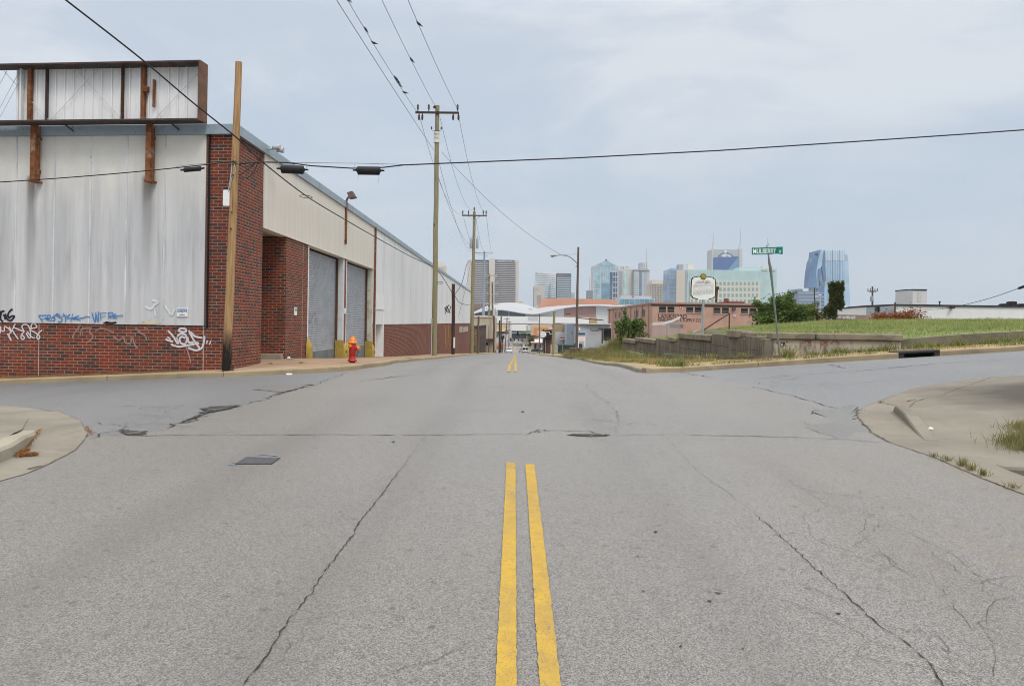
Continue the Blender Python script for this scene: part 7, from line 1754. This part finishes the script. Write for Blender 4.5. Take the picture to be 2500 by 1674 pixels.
part(bt_, 'wing', plain('pale wing', (.36, .40, .46), .6), (1394, 713, 1403.5, 770, 1104, 15)); bands(bt_, B_(.48, .51, .55), 1394.5, 1403, 717, 745, 7, .4, 1103.8, 'spandrel')
bk = tower('beige_block', 'small beige block in front of the round silver tower', 850, 1302, 1328, 698, B_(.50, .47, .44), 16, cat='building'); part(bk, 'shadow_strip', B_(.28, .29, .31), (1301.6, 702, 1303.6, 770, 849.7, .3)); grid_windows(bk, plain('dim window', (.30, .30, .32), .5), 1305, 705, 2, 2, 4, 5.5, 3, 1, 849.8); bands(bk, plain('dim window', (.30, .30, .32), .5), 1311, 1321, 721, 745, 5, .45, 849.8)
# gabled glass tower
M_TG = glass('pale teal glass', (.27, .43, .50), .2, .4); M_TGD = glass('deep blue glass', (.06, .12, .21), .2, .4); M_TGM = glass('mid blue glass', (.16, .30, .40), .2, .4)
M_TW = B_(.52, .54, .57)
g = thing('gabled_tower', 'tall teal glass tower with pointed gable top', 'tower', W(1479, 750, 1250)); Y = 1250
x0, x1, z0, z1 = rect(1447.5, 649, 1510, 770, Y); pk = W(1480, 634.5, Y); e0 = W(1452, 646.5, Y); e1 = W(1505, 647, Y)
mb = MB(); mb.prism([(x0, Y, -22), (x1, Y, -22), (x1, Y, z1), (e1.x, Y, e1.z), (pk.x, Y, pk.z), (e0.x, Y, e0.z), (x0, Y, z1)], (0, 40, 0)); mb.build('tower_wall', M_TW, g)
mb = MB(); a, b = W(1455, 648, Y-.4), W(1504, 648.5, Y-.4); p_ = W(1480, 636.5, Y-.4); mb.add([a, b, p_], [(0, 1, 2)]); mb.build('gable_glass', M_TG, g, flip=False)
mb = MB(); p_ = W(1480, 633, Y-.6); mb.add([p_+V((-2.5, 0, -2)), p_+V((2.5, 0, -2)), p_+V((0, 0, .8))], [(0, 1, 2)]); mb.build('peak_ornament', M_TGD, g, flip=False)
for u0, u1 in ((1449.5, 1452), (1453.5, 1465.5)):
    for v0, v1 in ((651, 663), (665, 676), (678, 690), (692, 704), (706, 718), (720, 732), (734, 745)): part(g, 'window_panel', M_TG, (u0, v0, u1, v1, Y, .2, 0, .3))
part(g, 'glass_shaft', M_TG, (1468, 650, 1490, 691, Y, .2, 0, .5)); part(g, 'glass_shaft', M_TGM, (1468, 691.5, 1488, 770, Y, .2, 0, .5)); part(g, 'shaded_shaft', M_TGD, (1488.3, 664, 1495, 770, Y, .2, 0, .55))
for k in range(3): part(g, 'mullion', M_TW, (1473+k*5, 650, 1473.8+k*5, 691, Y, .2, 0, .7))
for v0, v1 in ((650, 660),): part(g, 'window_panel', M_TG, (1492, v0, 1509, v1, Y, .2, 0, .3))
for v0 in (664, 677, 690, 703, 716, 729):
    for u0 in (1497, 1503.5): part(g, 'window_panel', M_TGD, (u0, v0, u0+5.4, v0+10.5, Y, .2, 0, .3))
dk = tower('dark_block', 'small dark block with antenna left of the gabled tower', 1200, 1433, 1447, 709, B_(.22, .25, .29), 14, cat='building'); bands(dk, B_(.34, .36, .40), 1434, 1446.5, 713, 745, 8, .4, 1199.8, 'spandrel'); mb = MB(); mb.tube([W(1439.5, 712, 1205), W(1439.5, 690, 1205), W(1439.8, 675, 1205)], [.7, .5, .2], 5); mb.build('antenna', M_GREY, dk)
# twin apartment towers
M_GG = glass('pale green glass', (.40, .56, .56), .2)
a1 = tower('apartment_tower', 'cream tower with green glass flanks right of gabled tower', 1150, 1511, 1550, 657, B_(.58, .54, .50), 22); part(a1, 'side_glass', M_GG, (1521, 661, 1531, 770, 1149.8, .3)); part(a1, 'side_glass', M_GG, (1541, 660, 1549, 770, 1149.8, .3)); part(a1, 'grey_side', B_(.40, .43, .47), (1511, 660, 1519.5, 770, 1149.7, .3)); bands(a1, B_(.27, .31, .36), 1511.4, 1519, 664, 745, 16, .4, 1149.4)
for u0, u1, v0 in ((1515, 1520, 650.5), (1522, 1527, 649.5), (1530, 1537, 650)): part(a1, 'roof_block', B_(.46, .46, .48), (u0, v0, u1, 658, 1152, 8))
part(a1, 'crown', B_(.62, .58, .54), (1523, 654.5, 1541, 659, 1149.6, 10)); bands(a1, B_(.30, .38, .40), 1522, 1524, 664, 745, 15, .4, 1149.5); bands(a1, B_(.30, .38, .40), 1542, 1544, 664, 745, 15, .4, 1149.5)
a2 = tower('balcony_tower', 'grey tower with balconies, clock-like roof box and antenna', 1140, 1548, 1585, 659, B_(.46, .46, .48), 22); part(a2, 'balcony_bay', M_GG, (1549, 663, 1559.5, 770, 1139.8, .3)); bands(a2, B_(.58, .58, .58), 1548.5, 1560, 664, 745, 17, .5, 1139, 'balcony'); part(a2, 'blue_strip', glass('blue strip', (.13, .22, .32), .15), (1560.5, 661, 1566.5, 770, 1139.5, .3)); part(a2, 'glass_strip', B_(.36, .41, .47), (1573, 663, 1578.5, 770, 1139.6, .3)); part(a2, 'cornice', B_(.34, .37, .41), (1547, 657.5, 1586, 660, 1138.6, 23)); part(a2, 'roof_box', B_(.36, .39, .43), (1561.5, 641.5, 1582, 658, 1142, 12)); part(a2, 'roof_box_face', B_(.58, .60, .56), (1571, 643.5, 1582, 656, 1141.7, .3))
for du in (0, 5): part(a2, 'roof_ornament', B_(.30, .32, .33), (1572.5+du, 645, 1574+du, 654, 1141.3, .3))
mb = MB(); mb.tube([W(1578, 642, 1146), W(1578.5, 622, 1146), W(1578.7, 604, 1146)], [.6, .4, .2], 5); mb.build('antenna', M_GREY, a2)
lg = tower('glass_hall', 'low blue glass hall with small red emblem on its roof edge', 800, 1511, 1598, 728.5, B_(.50, .54, .58), 24, cat='building'); 
for k in range(7): part(lg, 'glass_panel', glass('hall glass', (.14, .28, .36), .12), (1512.5+k*12.2, 730, 1523.6+k*12.2, 742.5, 799.8, .2))
part(lg, 'emblem', plain('rose emblem', (.45, .12, .16), .6), (1543, 722.5, 1547.5, 726.5, 801, .3)); part(lg, 'roof_parapet', B_(.46, .47, .49), (1516, 722, 1592, 728.5, 803, 16))
of = tower('office_block', 'cream block with rows of dark windows beside the hotel with green glass', 900, 1586, 1636, 692, B_(.50, .46, .42), 24, cat='building'); part(of, 'crown', B_(.62, .54, .45), (1592, 683.5, 1637, 692, 901, 20)); bands(of, B_(.27, .26, .26), 1588, 1634, 693.8, 738, 11, .48, 899.8)
for k in range(12): part(of, 'pilaster', B_(.52, .48, .43), (1590+k*3.9, 692, 1591.1+k*3.9, 745, 899.4, .3))
# big pale green glass hotel
M_MG = glass('mint curtain glass', (.43, .57, .58), .25, .5, .05); M_MGD = B_(.46, .56, .56)
om = thing('glass_hotel', 'broad mint green glass hotel with square windows behind the marker', 'hotel', W(1770, 745, 700)); Y = 700
part(om, 'glass_wall', M_MG, (1676, 659, 1862, 770, Y, 30)); part(om, 'end_wall', glass('mint end glass', (.42, .56, .56), .25, .5, .05), (1858, 655, 1896, 770, Y+6, 26)); part(om, 'blue_wing', glass('pale blue glass', (.22, .33, .47), .15), (1634.5, 656, 1651, 770, Y-2, 30)); part(om, 'blue_wing', glass('sky glass', (.36, .47, .58), .15), (1641, 652.5, 1650, 657, Y, 10)); part(om, 'stone_wall', B_(.55, .50, .44), (1651, 659, 1672, 770, Y-3, 30)); part(om, 'grey_strip', B_(.34, .38, .44), (1672, 659, 1677, 770, Y-1, 20)); part(om, 'roof_house', B_(.30, .35, .42), (1657, 645.5, 1668, 660, Y+10, 10)); part(om, 'roof_house', B_(.50, .53, .56), (1668, 644, 1678, 660, Y+10, 10)); part(om, 'roof_house', B_(.66, .56, .46), (1679, 646, 1693, 660, Y+30, 6)); part(om, 'roof_house', B_(.60, .54, .46), (1862, 649, 1888, 656, Y+25, 6)); part(om, 'window_wall', B_(.58, .57, .51), (1684, 686, 1856, 770, Y-1.2, 2)); part(om, 'upper_glass', M_MG, (1806, 652.5, 1862, 660, Y+2, 20))
for k in range(34): part(om, 'mullion', M_MGD, (1679+k*5.3, 661, 1679.5+k*5.3, 686, Y-.3, .4))
for k in range(8): part(om, 'mullion', plain('blue mullion', (.42, .50, .60), .5), (1637+k*1.9, 659, 1637.4+k*1.9, 770, Y-2.4, .4))
for k in range(7): part(om, 'transom', plain('blue mullion', (.42, .50, .60), .5), (1634.5, 668+k*10.5, 1651, 668.8+k*10.5, Y-2.45, .4))
grid_windows(om, glass('mint window', (.30, .42, .42), .2), 1687, 688, 5.4, 8.6, 9.9, 14.3, 17, 4, Y-1.25, skip=None, frame=B_(.24, .27, .28))
wtext(om, 'Omni', 1857.5, 1873, 663.2, 4, Y-1, M_DARK, .5); wtext(om, 'Hotels', 1877.5, 1893, 663.6, 4, Y-1, M_DARK, .5)
# tower with twin spires
bm_ = thing('spire_tower', 'tower with two thin spires and dark blue face above the mint hotel', 'tower', W(1774, 700, 1500)); Y = 1500
part(bm_, 'tower_wall', B_(.40, .43, .46), (1738, 609, 1806, 770, Y, 40)); part(bm_, 'side_pier', B_(.46, .47, .49), (1737, 611, 1741, 770, Y-2, 30)); part(bm_, 'side_pier', B_(.48, .48, .48), (1804, 607, 1811, 770, Y-2, 30)); 
mb = MB(); q = [W(u, v, Y-2.2) for u, v in ((1741, 629), (1803.5, 626), (1803.5, 662), (1741, 661))]; mb.add(q, [(0, 1, 2, 3)]); mb.build('blue_face', plain('deep blue glass face', (.065, .14, .34), .4), bm_, flip=False)
mb = MB(); q = [W(u, v, Y-2.6) for u, v in ((1803.5, 626), (1803.5, 662), (1776, 661))]; mb.add(q, [(0, 1, 2)]); mb.build('light_face', plain('lighter blue glass', (.16, .30, .48), .3), bm_, flip=False)
mb = MB(); P = [W(1752+40*k/12, 627-9.5*math.sin(math.pi*k/12), Y-2.5) for k in range(13)]; mb.ribbon(P, 2.2, (0, -1, 0)); mb.build('arch_band', plain('slate arch', (.12, .16, .22), .4), bm_, flip=False)
mb = MB(); mb.ball(W(1771, 616.5, Y-2), (3.4, .6, 5), 12); mb.ball(W(1768, 624.5, Y-2), (6, .5, 3.5), 10); mb.ball(W(1781, 624, Y-2), (4.5, .5, 4), 10); mb.build('pale_reflection', plain('pale glass patch', (.50, .62, .74), .3), bm_, smooth=True)
part(bm_, 'dark_bay', B_(.18, .20, .26), (1792, 655, 1801, 662, Y-3, 1))
for ub, vb, ut, vt_ in ((1740, 612, 1741.5, 570), (1805.5, 609, 1808, 558)):
    mb = MB(); mb.tube([W(ub, vb, Y+4), W(ub+.3, vb-10, Y+4), W(ut-.4, vb-20, Y+4), W(ut, vt_, Y+4)], [4.2, 1.6, 1.0, .4], 6); mb.build('spire', B_(.42, .45, .50), bm_)
# faceted glass tower
pn = thing('faceted_tower', 'faceted silver blue glass tower behind the vine column', 'tower', W(2025, 760, 1300)); Y = 1300
M_P1 = glass('silver facade', (.36, .50, .65), .2, .5, .15, .03); M_P2 = glass('steel blue facade', (.09, .18, .33), .2, .4, .15, .03); M_P3 = glass('bright crown glass', (.58, .69, .80), .2, .5, .06, .03)
q5 = lambda x, y: (1950+x/8.25, 590+y/8.25)
def slab(name, pts, y0, d, mat):
    mb = MB(); mb.prism([W(*q5(*p), y0) for p in pts], (0, d, 0)); return mb.build(name, mat, pn)
slab('tower_wall', [(500, 1500), (540, 380), (1000, 395), (1045, 1500)], Y, 40, M_P1); slab('crown', [(540, 378), (535, 155), (915, 160), (925, 385)], Y+1, 38, M_P3); slab('side_facade', [(915, 385), (925, 170), (968, 190), (1000, 395)], Y+14, 20, glass('hazy side glass', (.42, .50, .58), .2))
slab('slanted_blade', [(190, 925), (215, 620), (250, 410), (290, 320), (300, 200), (445, 160), (385, 390), (350, 620), (375, 925)], Y-8, 20, M_P2); slab('pale_edge', [(385, 390), (445, 160), (500, 190), (460, 500), (400, 560), (385, 800), (350, 790), (352, 620)], Y-4, 16, M_P1); slab('dark_slot', [(465, 500), (490, 210), (530, 170), (548, 790), (505, 780)], Y-2, 6, M_P2); slab('dark_slot', [(392, 780), (400, 550), (455, 520), (445, 785)], Y-6, 6, M_P2); slab('dark_slot', [(425, 895), (430, 790), (480, 790), (475, 895)], Y-6, 6, M_P2); slab('podium_block', [(0, 1500), (0, 950), (75, 950), (90, 1000), (420, 985), (500, 1500)], Y-14, 30, plain('podium glass', (.17, .23, .33), .2)); slab('lower_facade', [(380, 1500), (385, 930), (510, 900), (520, 1500)], Y-10, 20, M_P2); slab('white_floor', [(250, 985), (255, 925), (375, 925), (375, 985)], Y-3, 12, B_(.62, .64, .66))
for k in range(11): x = 575+k*34; slab('mullion', [(x, 1500), (x, 165), (x+(9 if k in (3, 7) else 4), 165), (x+(9 if k in (3, 7) else 4), 1500)], Y-.6, .4, M_P2 if k in (3, 7) else glass('mullion glass', (.20, .31, .47), .2))
for k in range(5): slab('floor_band', [(10, 1040+k*70), (10, 1030+k*70), (500, 1030+k*70), (500, 1040+k*70)], Y-14.5, .5, B_(.40, .46, .55))
slab('sign', [(325, 270), (330, 248), (390, 240), (385, 270)], Y-8.6, .4, M_DARK)
# ---------------------------------------------------------------- light, air and camera
w = bpy.data.worlds.new('World'); S.world = w; w.use_nodes = True
nt = w.node_tree; nn = nt.nodes; nn.clear()
out = nn.new('ShaderNodeOutputWorld')
SUN_EL, SUN_AZ = R(54), R(150)          # azimuth clockwise from +Y (the view): behind the camera, to its right
sky = nn.new('ShaderNodeTexSky'); sky.sky_type = 'NISHITA'; sky.sun_disc = False; sky.sun_elevation = SUN_EL; sky.sun_rotation = SUN_AZ; sky.dust_density = 3
b1 = nn.new('ShaderNodeBackground'); b1.inputs[1].default_value = .10; nt.links.new(sky.outputs[0], b1.inputs[0])
tc = nn.new('ShaderNodeTexCoord')
sp = nn.new('ShaderNodeSeparateXYZ'); nt.links.new(tc.outputs['Generated'], sp.inputs[0])
rp = nn.new('ShaderNodeValToRGB'); nt.links.new(sp.outputs[2], rp.inputs[0])
e = rp.color_ramp.elements
e[0].position = 0.0; e[0].color = (.49, .575, .67, 1); e[1].position = 1.0; e[1].color = (2.05, 2.1, 2.2, 1)
for p, c in ((.10, (.507, .594, .698, 1)), (.22, (.533, .619, .726, 1)), (.36, (.582, .654, .755, 1)), (.6, (1.4, 1.45, 1.52, 1))):
    q = e.new(p); q.color = c
mp = nn.new('ShaderNodeMapping'); nt.links.new(tc.outputs['Generated'], mp.inputs[0]); mp.inputs['Scale'].default_value = (2.2, 2.2, 6.5); mp.inputs['Location'].default_value = (.35, .2, .75)
nz = nn.new('ShaderNodeTexNoise'); nt.links.new(mp.outputs[0], nz.inputs['Vector']); nz.inputs['Scale'].default_value = 1.1; nz.inputs['Detail'].default_value = 5; nz.inputs['Roughness'].default_value = .58; nz.inputs['Distortion'].default_value = .3
mr = nn.new('ShaderNodeMapRange'); nt.links.new(nz.outputs[0], mr.inputs[0]); mr.inputs[1].default_value = .40; mr.inputs[2].default_value = .62; mr.interpolation_type = 'SMOOTHSTEP'
el = nn.new('ShaderNodeMapRange'); nt.links.new(sp.outputs[2], el.inputs[0]); el.inputs[1].default_value = .03; el.inputs[2].default_value = .26
ml = nn.new('ShaderNodeMath'); ml.operation = 'MULTIPLY'; nt.links.new(mr.outputs[0], ml.inputs[0]); nt.links.new(el.outputs[0], ml.inputs[1])
mx = nn.new('ShaderNodeMix'); mx.data_type = 'RGBA'; mx.blend_type = 'MULTIPLY'; nt.links.new(ml.outputs[0], mx.inputs[0]); nt.links.new(rp.outputs[0], mx.inputs[6]); mx.inputs[7].default_value = (1.29, 1.205, 1.115, 1)
mx.clamp_result = False
b2 = nn.new('ShaderNodeBackground'); nt.links.new(mx.outputs[2], b2.inputs[0]); b2.inputs[1].default_value = 1.03
ms = nn.new('ShaderNodeMixShader'); ms.inputs[0].default_value = .9
nt.links.new(b1.outputs[0], ms.inputs[1]); nt.links.new(b2.outputs[0], ms.inputs[2]); nt.links.new(ms.outputs[0], out.inputs[0])
sl = bpy.data.lights.new('sun', 'SUN'); sl.energy = 1.5; sl.angle = R(16); sl.color = (1, .95, .87)
so = bpy.data.objects.new('sun', sl); COL.objects.link(so)
d = V((math.sin(SUN_AZ)*math.cos(SUN_EL), math.cos(SUN_AZ)*math.cos(SUN_EL), math.sin(SUN_EL)))
so.rotation_euler = d.to_track_quat('Z', 'Y').to_euler(); so.location = (20, -30, 60)

HAZE = .00009
hm = bpy.data.materials.new('haze air'); hm.use_nodes = True; hn = hm.node_tree.nodes
hn.remove(hn['Principled BSDF'])
pv = hn.new('ShaderNodeVolumePrincipled'); pv.inputs['Density'].default_value = HAZE; pv.inputs['Color'].default_value = (.86, .90, .95, 1); pv.inputs['Anisotropy'].default_value = .2
hm.node_tree.links.new(pv.outputs[0], hn['Material Output'].inputs['Volume'])
mb = MB(); mb.box(-2700, 2700, -130, 3300, -24, 260)
hz = mb.build('haze', hm); tag(hz, kind='stuff')

cam = bpy.data.cameras.new('camera'); co = bpy.data.objects.new('camera', cam); COL.objects.link(co)
cam.sensor_width = 36; cam.lens = F/2500*36; cam.shift_x = (1250-U0)/2500; cam.shift_y = -(837-V0)/2500
cam.clip_start = .05; cam.clip_end = 9000
co.matrix_world = Matrix.Rotation(R(90), 4, 'X') @ Matrix.Rotation(TH, 4, 'Z')
S.camera = co
S.view_settings.view_transform = 'Standard'; S.view_settings.look = 'None'; S.view_settings.exposure = 0; S.view_settings.gamma = 1
S.cycles.max_bounces = 6; S.cycles.volume_bounces = 1; S.cycles.use_denoising = True; S.cycles.filter_width = 1.0
